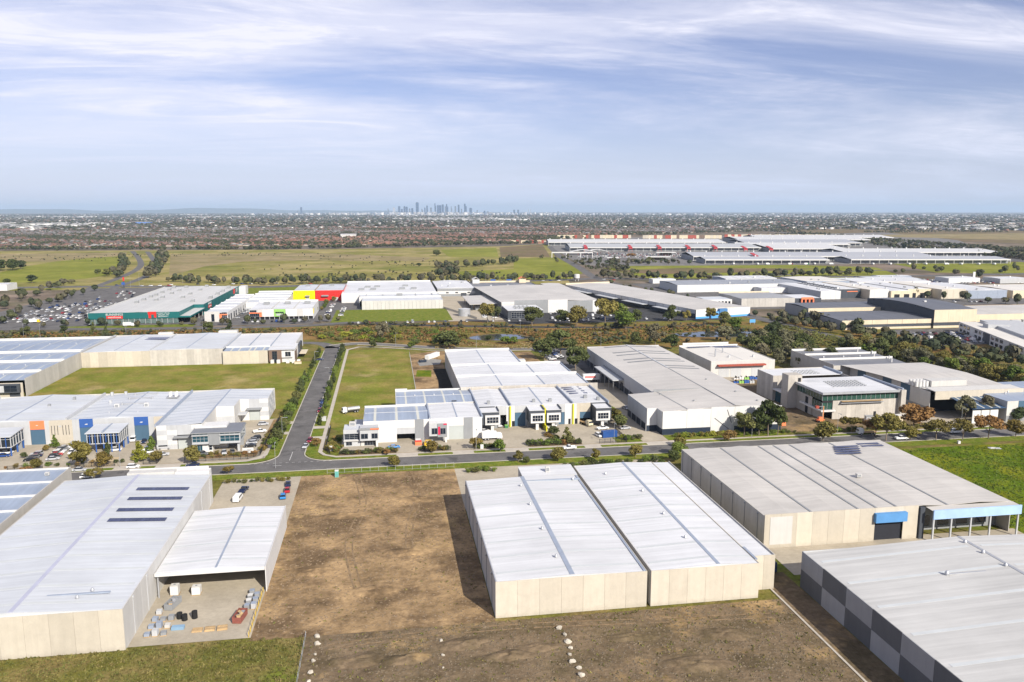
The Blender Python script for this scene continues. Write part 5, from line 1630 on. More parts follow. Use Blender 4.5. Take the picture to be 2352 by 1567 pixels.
for (x, y) in ((118, 328), (127, 312), (152, 326), (154, 309), (149, 352)):
 T.box('roof_vent', mgrey, x - .35, x + .35, y - .35, y + .35, zl(x) if x < 140 else zr(x), (zl(x) if x < 140 else zr(x)) + .6)
# concrete shed with solar panels and red awning
T = Thing('warehouse', 'cream roofed concrete shed with solar panels and a red awning', 'warehouse', 173.4, 404)
panels(T, conc, 'w', 404.2, 452, 173.4, 0, 9.2, 12)
T.box('wall', offw, 173.6, 210.6, 404, 404.2, 0, 9.1)
T.box('wall', conc, 210.4, 210.6, 404.2, 452, 0, 9.1)
rcream = mat('cream_roof_sheeting', (.63, .60, .54), .5, .06, .05, sheet=(1, .76, .03))
gable(T, rcream, 173.6, 210.4, 404.2, 452, 8.8, .5, 'y', .5, 0, None, lgrey, .3)
T.box('awning', rust, 177, 204.5, 401.8, 404, 6.4, 7.2)
for a in (178, 185, 197):
 T.box('roller_door', lgrey, a, a + 6, 403.9, 404.0, 0, 5.6)
T.box('parapet', white, 173.4, 210.6, 452, 452.4, 6, 9.8)
solar_rows(T, [(177, 446.5, 14, lambda x: 9.2), (193, 446.5, 15, lambda x: 9.2), (193, 444.2, 15, lambda x: 9.15), (177, 448.6, 14, lambda x: 9.2), (193, 448.6, 15, lambda x: 9.2)])
for x, y in ((184.5, 424), (190.5, 428), (181.8, 418)):
 T.cyl('flue', steel, x, y, 9, 12.2, .8, 10)
for x in (188, 202.5):
 T.box('roof_vent', lgrey, x - .5, x + .5, 413, 414, 9, 10.3)
T.box('office', offw, 181, 211, 452.5, 466, 0, 7.4)
T.slab('office_roof', rdark_x, [(181, 452.6, 7.5), (211, 452.6, 7.5), (211, 466, 7.6), (181, 466, 7.6)], .1)
T.box('parapet', white, 181, 211, 466, 466.4, 0, 8.8)
for x in (186, 193, 204):
 hvac(T, x, 457, 7.6, 1.6, 1.2, 1.2)

# office building under construction
T = Thing('office_building', 'unfinished concrete office with green glazing bands and a white roof', 'office', 181.5, 312)
panels(T, raw, 'w', 349, 365.4, 181.5, 0, 12.2, 6)
T.box('wall', raw, 181.7, 217, 365.2, 365.4, 0, 12.2)
panels(T, raw, 's', 181.7, 187.2, 349, 0, 12.2, 2)
T.box('wall', raw, 216.8, 217, 341, 365.2, 0, 12.2)
T.slab('roof', rwhite_y, [(181.7, 349.2, 11.8), (216.8, 349.2, 11.8), (216.8, 365.2, 12.0), (181.7, 365.2, 12.0)], .2)
T.box('parapet', bluesteel, 216.4, 217.2, 349, 365, 11.8, 12.9)
T.box('stair_tower', raw, 181.4, 188.2, 334.4, 340.4, 0, 15.4)
T.box('tower_window', void, 186.2, 187.6, 334.3, 334.4, 11.9, 14.0)
T.box('link_wall', raw, 187.0, 187.3, 340.4, 349.0, 0, 11.8)
T.box('link_canopy', white, 181.5, 187.0, 340.4, 349, 5.6, 6.0)
T.box('link_glass', tealglass, 183.0, 183.1, 340.5, 349, 0, 5.6)
T.box('door', void, 186.9, 187.0, 344, 345.4, 0, 2.6)
T.box('wall', raw, 186.0, 186.3, 321, 334.4, 0, 8.2)
T.box('window', void, 185.92, 186.0, 324.2, 326.6, 4.4, 7.4)
T.box('door', void, 185.92, 186.0, 324.2, 326.4, 0, 3.2)
T.box('ground_wall', raw, 186.3, 186.6, 313, 321, 0, 3.6)
n = 9
for i in range(n):                                     # west glazing, two storeys
 y0, y1 = 313.0 + (334.2 - 313.0) * i / n, 313.0 + (334.2 - 313.0) * (i + 1) / n
 g_ = T.box('window', greenglass, 186.05, 186.15, y0 + .08, y1 - .08, 8.4, 11.0)
 T.box('mullion', steel, 185.95, 186.2, y0 - .06, y0 + .06, 8.4, 11.0)
for i in range(4):
 y0 = 313.0 + i * 2.0
 T.box('window', greenglass, 186.05, 186.15, y0 + .08, y0 + 1.92, 4.4, 7.6)
 T.box('mullion', steel, 185.95, 186.2, y0 - .06, y0 + .06, 4.4, 7.6)
for i in range(16):                                    # street front upper band
 x0, x1 = 186.0 + 36.6 * i / 16, 186.0 + 36.6 * (i + 1) / 16
 T.box('window', greenglass, x0 + .07, x1 - .07, 312.6, 312.7, 8.4, 10.6)
 T.box('mullion', steel, x0 - .06, x0 + .06, 312.5, 312.75, 8.4, 10.6)
for i in range(2):
 T.box('window', greenglass, 186.1 + i * 2.3, 188.3 + i * 2.3, 312.6, 312.7, 4.4, 7.4)
 T.box('mullion', steel, 186.0 + i * 2.3, 186.12 + i * 2.3, 312.5, 312.75, 4.4, 7.4)
T.box('dark_band', black, 186.0, 222.6, 312.75, 312.9, 10.6, 11.6)
T.box('dark_band', black, 186.1, 186.2, 313, 334.2, 11.0, 11.8)
T.box('dark_band', black, 186.1, 190.8, 312.7, 312.8, 7.4, 8.4)
T.box('slab_edge', white, 185.2, 192.0, 311.6, 313.4, 3.6, 4.3)
T.box('slab_edge', white, 185.0, 186.0, 313.4, 330, 3.6, 4.3)
panels(T, raw, 's', 190.8, 221.9, 312.3, 0, 8.3, 14)
T.box('door', void, 210.5, 211.7, 312.22, 312.3, 0, 2.8)
T.box('undercroft', void, 187, 190.8, 316, 316.2, 0, 3.6)
T.box('column', raw, 186.2, 186.8, 312.2, 312.8, 0, 3.6)
T.box('scaffold_deck', timber, 194.4, 214.0, 311.0, 312.2, 7.9, 8.15)
T.box('scaffold_tray', steel, 194.0, 214.4, 310.9, 312.2, 7.2, 7.4)
T.box('fin_wall', raw, 221.9, 224.2, 310.2, 313.2, 0, 12.4)
T.box('fin_wall', raw, 223.7, 224.2, 313.2, 341, 0, 12.4)
T.box('wall', raw, 188.2, 223.7, 340.8, 341, 0, 11.6)
T.slab('roof', rwhite_y, [(185.2, 311.4, 11.8), (223.6, 311.4, 11.8), (223.6, 341, 12.3), (185.2, 341, 12.3)], .25)
T.box('roof_edge', steel, 185.0, 223.8, 310.9, 311.4, 11.4, 12.4)
T.box('roof_edge', steel, 184.8, 185.2, 311.4, 334.2, 11.4, 12.4)
T.box('roof_edge', bluesteel, 223.0, 223.7, 311.4, 341, 12.2, 13.0)
for r_ in range(6):                                    # roof plinths waiting for plant
 for k in range(9):
  T.box('roof_plinth', mgrey, 196.5 + k * 1.9 + r_ * .3, 197.6 + k * 1.9 + r_ * .3, 322 + r_ * 2.1, 322.5 + r_ * 2.1, 12.25, 12.5)
for r_ in range(4):
 for k in range(6):
  T.box('roof_plinth', mgrey, 196 + k * 2, 197.2 + k * 2, 352 + r_ * 2.4, 352.4 + r_ * 2.4, 11.9, 12.2)
for k in range(5):
 T.box('guard_rail', steel, 190.4, 196, 332.4 + k * .5, 332.5 + k * .5, 12.4 + .25 * k, 12.48 + .25 * k)
# grey and beige plant to the right
T = Thing('warehouse', 'dark grey striped roof shed in front of the roadside wood', 'warehouse', 231, 383)
for a, b in ((383, 398), (398, 413), (413, 428)):
 T.slab('roof', rdark_x, [(233, a, 8.6), (277, a, 8.6), (277, b - .5, 9.1), (233, b - .5, 9.1)], .12)
 T.box('parapet', white, 233, 277, b - .5, b, 7, 10.2)
T.box('wall', conc, 232.8, 233, 383, 428, 0, 9.6)
T.box('wall', conc, 233, 277, 382.8, 383, 0, 9)
for x in (240, 252, 262):
 rvent(T, x, 405, 9.0, 1.0)
for k in range(5):
 T.cyl('roof_flue', white, 270 + (k % 2) * 4, 388 + k * 8, 8.8, 10.8, .7, 8)
T = Thing('warehouse', 'broad beige roofed plant with navy wall panels and a white roof plant room', 'warehouse', 240, 313)
T.slab('roof', rbeige_x, [(240.2, 316, 10.2), (282, 316, 10.2), (282, 346, 11.2), (236, 346, 11.2)], .12)
T.slab('roof', rbeige_x, [(236, 346, 11.2), (282, 346, 11.2), (282, 378, 10.2), (234, 378, 10.2)], .12)
for k in range(9):
 y0 = 314 + k * 7
 T.box('wall_panel', door_b if k in (2, 4, 7) else offw, 238.8, 239.0, y0 + .05, y0 + 6.95, 3.0, 10.2)
 T.box('base_panel', mgrey, 238.84, 239.0, y0, y0 + 7, 0, 3.0)
T.slab('canopy_roof', offw, [(239, 311.4, 11.0), (282, 311.4, 11.0), (282, 318, 11.3), (239, 318, 11.3)], .3)
T.box('canopy_fascia', cream, 239, 283, 311.0, 311.4, 7.2, 11.0)
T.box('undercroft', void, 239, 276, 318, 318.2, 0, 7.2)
T.box('wall', offw, 281.8, 282, 318, 378, 0, 10)
T.box('wall', offw, 234, 282, 378, 378.2, 0, 10)
T.box('plant_room', offw, 245, 263, 322, 328, 10.4, 13.2)
T.box('plant_platform', mgrey, 238.8, 263.4, 321.4, 330, 10.2, 10.5)
for r_ in range(3):
 for k in range(4):
  T.cyl('cooling_fan', white, 238.6 + k * 1.7, 323.5 + r_ * 2.2, 10.5, 13.0, 1.5, 12)
T = Thing('warehouse', 'navy canopied loading bay beside the beige roofed plant', 'warehouse', 246, 297)
T.slab('canopy', mat('navy_roof', (.045, .085, .15), .45, .08, .2), [(246.5, 297, 6.2), (262.8, 297, 6.2), (262.8, 313.4, 8.4), (246.5, 313.4, 8.4)], .15)
for k in range(4):
 x = 248.4 + k * 3.8
 T.slab('skylight', skyl_c, [(x, 297.6, 6.32), (x + .7, 297.6, 6.32), (x + .7, 312.8, 8.38), (x, 312.8, 8.38)], .04)
for k in range(3):
 T.box('screen_wall', white, 246.4 + k * 4.2, 250.2 + k * 4.2, 296.6, 296.9, 0, 5.6)
T.box('wall', offw, 263.0, 300, 297.0, 297.3, 2.6, 9.0)
T.box('base', mgrey, 263.0, 300, 297.05, 297.3, 0, 2.6)
T.box('panel', door_b, 268.4, 272.6, 296.9, 297.0, 2.6, 9.0)
T.box('wall', lgrey, 263.0, 263.3, 297.3, 313, 0, 9)
T.slab('roof', rblue_x, [(263, 297.2, 9.0), (300, 297.2, 9.0), (300, 330, 9.6), (263, 330, 9.6)], .12)
for k in range(4):
 rvent(T, 272 + 3 * k, 309 + 2 * k, 9.3, 1.0, white)
# ------------------------------------------------------------------ retail and storage buildings beyond the wetland
rpale_x = mat('pale_store_roof', (.50, .495, .47), .5, .07, .04, sheet=(0, 1.5, .04))
T = Thing('store', 'very large hardware store with bottle green walls and rows of roof units', 'store', -236, 676)
T.slab('roof', rpale_x, [(-236, 676.3, 8.7), (-198, 676.3, 9.6), (-198, 905, 9.6), (-236, 905, 8.7)], .15)
T.slab('roof', rpale_x, [(-198, 676.3, 9.6), (-167.2, 676.3, 8.8), (-167.2, 905, 8.8), (-198, 905, 9.6)], .15)
T.slab('roof', rpale_x, [(-167.2, 727.8, 8.8), (-159.2, 727.8, 8.6), (-159.2, 905, 8.6), (-167.2, 905, 8.8)], .15)
T.box('fascia', teal, -236.2, -167.0, 675.8, 676.2, 4.2, 9.3)
T.box('parapet', rpale_x, -236.6, -236.0, 676.2, 905, 0, 9.3)
for i in range(16):
 a = -235.6 + i * 4.25
 T.box('glazing', mat('shade_glazing', (.10, .14, .13), .4, .3, .5), a, a + 4.0, 676.3, 676.4, 0.2, 4.2)
 T.box('column', lgrey, a - .25, a - .02, 675.9, 676.3, 0, 4.2)
T.box('wall', teal, -167.2, -166.9, 676.2, 727.6, 4.4, 9.2)
T.box('wall', teal, -167.0, -159.0, 727.4, 727.8, 0, 9.2)
T.box('wall', teal, -159.2, -158.9, 727.8, 905, 0, 9.2)
for k in range(11):
 T.box('rib', mat('green_rib', (.03, .16, .155), .5), -158.9, -158.8, 740 + k * 15, 740.5 + k * 15, 0, 9.1)
T.slab('canopy', rpale_x, [(-167, 674, 5.6), (-157.6, 674, 5.6), (-157.6, 727, 6.2), (-167, 727, 6.2)], .5)
T.box('canopy_fascia', teal, -157.7, -157.4, 674, 727, 5.0, 6.2)
T.box('canopy_fascia', teal, -167, -157.6, 673.6, 674, 4.8, 6.0)
for y in (676, 690, 704, 718):
 T.box('column', lgrey, -158.3, -158.0, y, y + .3, 0, 5.2)
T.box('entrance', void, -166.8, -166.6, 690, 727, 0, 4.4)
T.box('rear_store', white, -159, -152, 900, 916, 0, 8.6)
for (x, y) in ((-220, 748), (-220, 770), (-221, 796), (-220.6, 812), (-221.5, 838), (-221.7, 865), (-222.9, 889), (-207.8, 764), (-207.9, 786), (-208.8, 823), (-209.2, 854), (-210, 887),
      (-189.3, 784), (-190, 816), (-189, 855), (-190.8, 894), (-173.2, 751), (-163.5, 779.5), (-164.4, 816), (-164.4, 842), (-165.8, 880)):
 b = T.box('roof_unit', mgrey, x - 1.6, x + 1.6, y - 1.4, y + 1.4, 8.6, 11.2)
 T.box('unit_cap', lgrey, x - 1.7, x + 1.7, y - 1.5, y + 1.5, 11.2, 11.5)
def store_sign(x, y, rz, side):
 if side == 's':
  text(T, 'BUNNINGS', 2.6, white, x, y - .06, 7.0, R(90), 0, 'sign_lettering')
  T.box('sign_board', red, x - 6.2, x + 6.2, y - .05, y + .02, 4.5, 6.7)
  text(T, 'warehouse', 2.3, white, x, y - .12, 5.0, R(90), 0, 'sign_lettering')
 else:
  text(T, 'BUNNINGS', 2.6, white, x + .06, y, 6.6, R(90), R(90), 'sign_lettering')
  T.box('sign_board', red, x - .02, x + .05, y - 7.0, y + 7.0, 3.6, 6.2)
  text(T, 'warehouse', 2.4, white, x + .12, y, 4.3, R(90), R(90), 'sign_lettering')
store_sign(-216.4, 675.74, 0, 's')
store_sign(-158.85, 752, R(90), 'e')
# hammer mark and price line
T.box('hammer_head', red, -191.0, -184.6, 675.68, 675.78, 7.4, 9.6)
T.box('hammer_handle', red, -190.6, -188.6, 675.68, 675.78, 4.4, 7.4)
T.box('hammer_claw', red, -186.4, -184.6, 675.68, 675.78, 4.8, 7.4)
for k, s_ in enumerate(('LOWEST PRICES', 'ARE JUST THE', 'BEGINNING...')):
 text(T, s_, 1.35, white, -179.2, 675.74, 7.9 - k * 1.35, R(90), 0, 'sign_lettering')
T.box('hammer_sign', red, -158.85, -158.75, 866, 876, 4.0, 8.9)
for k, s_ in enumerate(('LOWEST PRICES', 'ARE JUST THE', 'BEGINNING...')):
 text(T, s_, 1.3, white, -158.8, 886, 7.4 - k * 1.4, R(90), R(90), 'sign_lettering')

def simple(label, x0, x1, y0, y1, h, wall, roof, rise=.8, axis='y', cap=None, name='warehouse', group=None, sky=0, bands=None, pn=0, rz=0.0, ox=None, oy=None, cat=None, parapet=None, vents=0):
 """a plainer far shed; with rz the numbers are metres from its near left corner (ox, oy)"""
 T = Thing(name, label, cat or 'warehouse', x0 if ox is None else ox, y0 if oy is None else oy, group, rz=rz)
 W = wall if isinstance(wall, dict) else {k: wall for k in 'snwe'}
 t = .25
 if pn:
  panels(T, W['s'], 's', x0, x1, y0, 0, h + .1, pn, gap=.12)
 else:
  T.box('wall', W['s'], x0, x1, y0, y0 + t, 0, h + .1)
 T.box('wall', W['n'], x0, x1, y1 - t, y1, 0, h + .1)
 T.box('wall', W['w'], x0, x0 + t, y0 + t, y1 - t, 0, h - .02)
 T.box('wall', W['e'], x1 - t, x1, y0 + t, y1 - t, 0, h - .02)
 gable(T, roof, x0 + .1, x1 - .1, y0 + t, y1 - t, h, rise, axis, .5, sky, skyl_d, cap)
 for b in (bands or []):
  T.box('band', b[0], x0 - .04, x1 + .04, y0 - .06, y0, b[1], b[2])
 if parapet:
  T.box('parapet', parapet, x0, x1, y1 - t, y1 + .2, h, h + 1.4)
 for k in range(vents):
  x, y = rnd.uniform(x0 + 4, x1 - 4), rnd.uniform(y0 + 5, y1 - 5)
  T.box('roof_vent', rnd.choice([lgrey, mgrey, white]), x - .8, x + .8, y - .7, y + .7, h + .1, h + rise + 1.1)
 return T
# small units between store and storage sheds
T = Thing('warehouse', 'white stepped roof units with orange and black window front beside the hardware store', 'warehouse', -148, 678)
for k in range(6):
 a = 678 + k * 23
 T.slab('roof', rwhite_x if k % 2 else rgrey_y, [(-148, a + .3, 7.4), (-130, a + .3, 7.4), (-130, a + 22.6, 8.0), (-148, a + 22.6, 8.0)], .15)
 T.box('parapet', white, -148, -129.8, a + 22.6, a + 23, 5, 8.7)
 T.box('wall', white, -130.2, -129.8, a, a + 22.6, 0, 7.9)
 for j in range(2):
  T.box('window', glass, -129.8, -129.74, a + 3 + j * 10, a + 8 + j * 10, .3, 5.2)
T.box('wall', offw, -148, -136, 677.7, 678, 0, 8.6)
T.box('window', glass, -142.6, -140.2, 677.6, 677.7, .3, 6.4)
T.box('orange_frame', orange, -136, -129.9, 677.0, 677.9, 5.6, 6.4)
T.box('orange_frame', orange, -136, -134.4, 677.0, 677.9, 2.6, 5.6)
window(T, -134.2, -130.2, 677.5, 6.4, 7.8, 3, 1, lgrey, glass)
window(T, -134.2, -130.2, 677.5, 2.8, 5.4, 3, 2, lgrey, glass)
window(T, -135.6, -130.2, 677.7, .2, 2.4, 4, 1, white, glass)
T.box('wall', lgrey, -148, -147.7, 678, 816, 0, 7.4)
T = Thing('warehouse', 'white units with orange framed and green panelled shop fronts facing the wetland', 'warehouse', -114, 686)
for a, b, m in ((-114, -107, lgrey), (-107, -103.5, offw), (-103.5, -94, white), (-94, -84.5, green), (-84.5, -75, white), (-75, -70.8, offw), (-70.8, -62, white)):
 T.box('wall_panel', m, a + .05, b - .05, 685.7, 686, 2.4, 8.6)
T.box('orange_frame', orange, -113.8, -104.0, 685.0, 685.7, 5.4, 6.2)
T.box('orange_frame', orange, -105.6, -103.8, 685.0, 685.7, 2.6, 6.2)
window(T, -113.4, -108, 685.6, 6.3, 8.1, 4, 1, mgrey, glass)
window(T, -113.4, -106, 685.6, 2.6, 5.3, 5, 1, mgrey, glass)
window(T, -92.8, -86, 685.6, 5.2, 6.4, 4, 1, green, glass)
T.box('sign', lgrey, -92, -87, 685.6, 685.68, 3.2, 4.8)
T.box('glazing', void, -113.8, -62.2, 687.5, 687.6, 0, 2.4)
for k in range(14):
 x = -113.6 + k * 3.95
 T.box('column', lgrey, x, x + .4, 685.7, 686.1, 0, 2.4)
for a, b in ((-114, -96), (-96, -78), (-78, -62)):
 T.slab('roof', rwhite_y, [(a + .1, 686, 8.2), (b - .1, 686, 8.2), (b - .1, 742, 8.8), (a + .1, 742, 8.8)], .15)
 hvac(T, (a + b) / 2, 724, 8.8, 5, 3, 2.0, mgrey)
 T.box('parapet', offw, b - .3, b, 686, 742, 7.6, 9.3)
T.box('wall', white, -114, -62, 742, 742.4, 0, 10.2)
T.box('wall', white, -62.2, -61.9, 686, 742, 0, 8.4)
T.box('panel', yellow, -62, -61.8, 687, 694, 4.0, 8.2)
T.box('wall', white, -114.2, -113.9, 686.3, 742, 0, 8.2)
T = Thing('warehouse', 'low striped grey and white roofs of storage rows behind the small units', 'warehouse', -132, 768)
for k in range(4):
 a = 768 + k * 24
 T.slab('roof', rgrey_y, [(-132, a, 5.6), (-94, a, 5.6), (-94, a + 20, 6.4), (-132, a + 20, 6.4)], .15)
 T.box('parapet', white, -132, -94, a + 20, a + 20.5, 0, 7.4)
 T.box('wall', white, -132, -94, a - .3, a, 0, 5.6)
T.box('wall', offw, -94.2, -93.8, 768, 862, 0, 7.0)
for a, b, m, nm in ((-93.4, -72.2, yellow, 'bright yellow self storage shed joined to a red shed'), (-71.8, -43.6, red, 'bright red self storage shed joined to a yellow shed')):
 T = simple(nm, a, b, 826, 892, 10.2, {'s': m, 'n': m, 'w': m, 'e': m}, rgrey_y, .5, 'y', None, 'warehouse', 'storage sheds')
 T.box('roof_unit', mgrey, (a + b) / 2 - 2, (a + b) / 2 + 2, 870, 874, 10.4, 12.6)
 T.box('ridge_cap', mgrey, b - .5, b + .1, 826, 892, 10.2, 10.6)
 T.box('door', lgrey, b - 9, b - 5.5, 825.8, 826, 0, 3.2)
 T.box('awning', mgrey, b - 22 if b > -60 else b - 9.4, b - 15 if b > -60 else b - 5, 823.6, 826, 4.4, 5.6)
T = Thing('warehouse', 'white stepped shed with a long off white concrete panel wall above the lawn', 'warehouse', -44, 741)
panels(T, offw, 's', -23, 51.6, 741, 0, 8.2, 21, gap=.12)
T.slab('roof', rgrey_y, [(-23, 741.3, 7.6), (51.6, 741.3, 7.6), (51.6, 768, 8.0), (-23, 768, 8.0)], .15)
T.box('parapet', white, -26, 51.6, 768, 768.6, 5, 9.4)
T.slab('roof', rgrey_y, [(-26, 768.6, 7.8), (51, 768.6, 7.8), (51, 800, 8.2), (-26, 800, 8.2)], .15)
T.box('parapet', white, -44, 50, 800, 800.8, 0, 9.8)
T.slab('roof', rwhite_y, [(-44, 800.8, 8.4), (50, 800.8, 8.4), (50, 925, 9.6), (-44, 925, 9.6)], .15)
T.box('parapet', white, -44, 50, 925, 925.5, 0, 10.8)
T.box('wall', white, -44.4, -44, 800, 925, 0, 9)
T.box('wall', white, -26.3, -26, 768, 800, 0, 8)
T.box('wall', white, 51.3, 51.6, 741.3, 800, 0, 8.2)
for x, y in ((-26, 838), (-14, 838), (16, 842), (28, 842), (-20, 865), (-10, 868), (20, 872), (12, 770 + 10)):
 T.box('roof_unit', mgrey, x - 3, x + 3, y - 2, y + 2, 8.6, 10.6)
for k in range(5):
 T.box('roof_beam', lgrey, -20 + k * 16, -19.6 + k * 16, 768.6, 800, 8.0, 8.8)
T = simple('white roofed shed with grey and white banded walls beside a yard', 53, 93.6, 845, 940, 8.4, {'s': mgrey, 'n': mgrey, 'w': mgrey, 'e': mgrey}, rwhite_y, .9, 'y', None, bands=[(white, 2.6, 5.6)], vents=6)
for x in (62, 72, 85):
 T.box('window', glass, x, x + 3, 844.86, 844.93, 3.4, 4.6)
T.box('roller_door', dgrey, 78, 84, 844.84, 844.92, 0, 3.6)
T = Thing('shops', 'row of shops with cream parapets and small gabled towers', 'shops', 96, 868)
T.slab('roof', rdark_x, [(96, 868, 6), (168, 868, 6), (168, 930, 6.6), (96, 930, 6.6)], .2)
T.box('parapet', tan, 96, 168, 930, 930.6, 0, 8.6)
T.box('wall', mgrey, 96, 168, 867.6, 868, 0, 6.2)
T.box('wall', mgrey, 95.7, 96, 868, 930, 0, 7)
T.box('wall', mgrey, 168, 168.3, 868, 930, 0, 7)
for x, m in ((99, white), (154, orange)):
 T.box('tower', tan if m is orange else white, x, x + 8, 922, 931, 0, 11)
 T.slab('tower_roof', m, [(x - .5, 921.5, 11), (x + 4, 921.5, 13.5), (x + 4, 931.5, 13.5), (x - .5, 931.5, 11)], .2)
 T.slab('tower_roof', m, [(x + 4, 921.5, 13.5), (x + 8.5, 921.5, 11), (x + 8.5, 931.5, 11), (x + 4, 931.5, 13.5)], .2)
for x in (124, 143):
 T.box('sign', blue, x - 3, x + 3, 929.8, 929.95, 8.6, 10.4)
for x in (115, 134, 152):
 T.box('roof_unit', lgrey, x - 1, x + 1, 880, 882, 6.2, 8.4)
# beige warehouse with grey and white front
T = Thing('warehouse', 'big beige roofed warehouse with a grey and white panelled front above parked boats', 'warehouse', 100, 694)
T.slab('roof', rbeige_y, [(100.2, 694.3, 9.8), (146, 694.3, 11.6), (146, 846, 11.6), (92, 846, 9.8)], .15)
T.slab('roof', rbeige_y, [(146, 694.3, 11.6), (190.6, 694.3, 9.8), (190.6, 846, 9.8), (146, 846, 11.6)], .15)
for a, b, m in ((100, 111.6, offw), (111.6, 142, mgrey), (142, 160, white), (160, 183, mgrey), (183, 191, white)):
 T.box('wall_panel', m, a + .05, b - .05, 694, 694.3, 0, 10.2 + (1.4 if 120 < (a + b) / 2 < 170 else .2))
for k in range(12):
 T.box('wall_panel', navy if k % 2 else dgrey, 99.8, 100.0, 696 + k * 12.4, 708 + k * 12.4, 5.5, 9.8)
 T.box('wall_panel', lgrey, 99.75, 99.98, 696 + k * 12.4, 696.6 + k * 12.4, 0, 9.8)
T.box('wall', mgrey, 100.2, 100.4, 694.3, 846, 0, 5.5)
T.box('wall', lgrey, 190.4, 190.7, 694.3, 846, 0, 9.8)
T.box('wall', lgrey, 92, 190.6, 846, 846.3, 0, 10)
T.slab('canopy', rbeige_y, [(74, 716, 6.2), (99.7, 716, 6.6), (99.7, 790, 6.6), (74, 790, 6.2)], .5)
for k in range(5):
 T.box('column', dgrey, 76, 76.5, 717 + k * 17, 717.5 + k * 17, 0, 6)
 T.box('rack', rnd.choice([blue, timber, mgrey]), 80, 94, 722 + k * 14, 730 + k * 14, 0, 3.4)
T = Thing('office', 'charcoal two storey office with a white roof and a gridded window', 'office', 100, 655)
T.box('wall', dgrey, 100, 130, 656, 692, 0, 7.2)
T.slab('roof', rwhite_y, [(99.8, 655.8, 7.5), (130.2, 655.8, 7.5), (130.2, 692, 7.6), (99.8, 692, 7.6)], .3)
window(T, 103, 116, 655.95, .8, 5.6, 6, 3, lgrey, glass)
for k in range(9):
 T.box('roof_unit', mgrey, 108 + (k % 5) * 3.6, 109.6 + (k % 5) * 3.6, 666 + (k // 5) * 8, 668 + (k // 5) * 8, 7.5, 9.2)
Tk = Thing('water_tank', 'round pale steel water tank in the yard beside the charcoal office', 'tank', 66, 684)
Tk.cyl('tank', steel, 66, 684, 0, 6.2, 10.4, 28)
Tk.cyl('roof', lgrey, 66, 684, 6.2, 6.9, 10.6, 28, .2)
fence_run([(51.8, 740), (66, 690), (74, 660)], 'dark solid boundary fence down the edge of the lawn', 1.9, m=dgrey)
# long shed turned along the boulevard
T = simple('long beige roofed shed turned beside the boulevard with a blue office corner', 0, 56, 0, 250, 7.6, {'s': white, 'n': tan, 'w': navy, 'e': offw}, rbeige_y, 1.2, 'y', None, rz=R(13.2), ox=257, oy=634)
for k in range(20):
 T.box('wall_panel', lgrey, -.1, 0, 1 + k * 12.4, 12.9 + k * 12.4, 4.2, 7.5)
for k in range(4):
 T.box('dock_canopy', lgrey, -7, -.1, 20 + k * 55, 58 + k * 55, 4.2, 4.6)
T.box('parapet', tan, 0, 56, 250, 250.5, 0, 9.4)
T.box('office_bay', skyblue, 14, 27, -2.4, 0, 0, 5.4)
T.box('office_bay', mat('steel_blue_panel', (.06, .17, .36), .5), 22, 30, -3.0, 0, 0, 7.8)
T.box('band', skyblue, -.05, 56.05, -.12, 0, 0, 1.6)
window(T, 15, 21, -2.45, 2.6, 4.4, 3, 1, white, glass)
simple('cream corner building behind the long turned shed', 176, 198, 872, 905, 7, tan, rbeige_y, .5, name='building', cat='building')
# ------------------------------------------------------------------ business park on the right
simple('grey roofed distribution shed with a white and grey front wall', 320, 472, 846, 905, 8.2, {'s': white, 'n': lgrey, 'w': lgrey, 'e': lgrey}, mat('grey_roof_sheeting', (.27, .285, .31), .5, .07, .05, sheet=(0, 1.5, .05)), 1.2, 'x', bands=[], pn=14, vents=5)
Tq = simple('low white dock extension in front of the grey roofed distribution shed', 410, 470, 826, 845, 5.4, white, rwhite_y, .3, 'x', pn=8)
simple('white roofed shed with skylights behind the grey roofed distribution shed', 404, 470, 908, 948, 9.2, {'s': lgrey, 'n': white, 'w': bluesteel, 'e': white}, rwhite_y, .9, 'x', sky=6, vents=2)
simple('pale grey concrete panel shed beside the boulevard trees', 330, 384, 704, 757, 8.2, conc, mat('mid_grey_roof', (.30, .305, .31), .5, .06, .05), .4, 'x', pn=9, parapet=tan)
T = simple('white roofed showroom with orange columns', 386, 418, 716, 752, 6.2, dgrey, rwhite_y, .4, 'x')
for x in (396, 400, 404, 408):
 T.box('column', orange, x, x + 1.2, 713.5, 714.8, 0, 6)
T.box('panel', orange, 396, 408, 713.4, 714, 5.4, 7.4)
T = simple('small white windowed office in front of the pale grey shed', 300, 326, 716, 742, 6.4, white, rgrey_y, .3, 'x', name='office', cat='office')
for k in range(7):
 T.box('window', glass, 302 + k * 3.4, 304 + k * 3.4, 715.85, 715.95, 2.0, 4.8)
XSR = [440, 463, 491, 513, 538, 566, 594, 640]
wl = [({'s': white, 'n': white, 'w': lgrey, 'e': white}, 'white end walled shed with a grey side beside the charcoal shed'),
   ({'s': dgrey, 'n': white, 'w': dgrey, 'e': white}, 'charcoal walled shed with an orange sign between white sheds'),
   ({'s': white, 'n': white, 'w': tan, 'e': white}, 'plain white walled shed next to the charcoal shed'),
   ({'s': tan, 'n': tan, 'w': tan, 'e': tan}, 'tan walled shed with two dark doorways'),
   ({'s': tan, 'n': tan, 'w': lgrey, 'e': tan}, 'tan and grey shed behind the roadside trees'),
   ({'s': cream, 'n': tan, 'w': tan, 'e': tan}, 'cream fronted shed with a pale roof behind tall trees'),
   ({'s': bluesteel, 'n': tan, 'w': cream, 'e': tan}, 'blue grey fronted shed at the end of the shed row')]
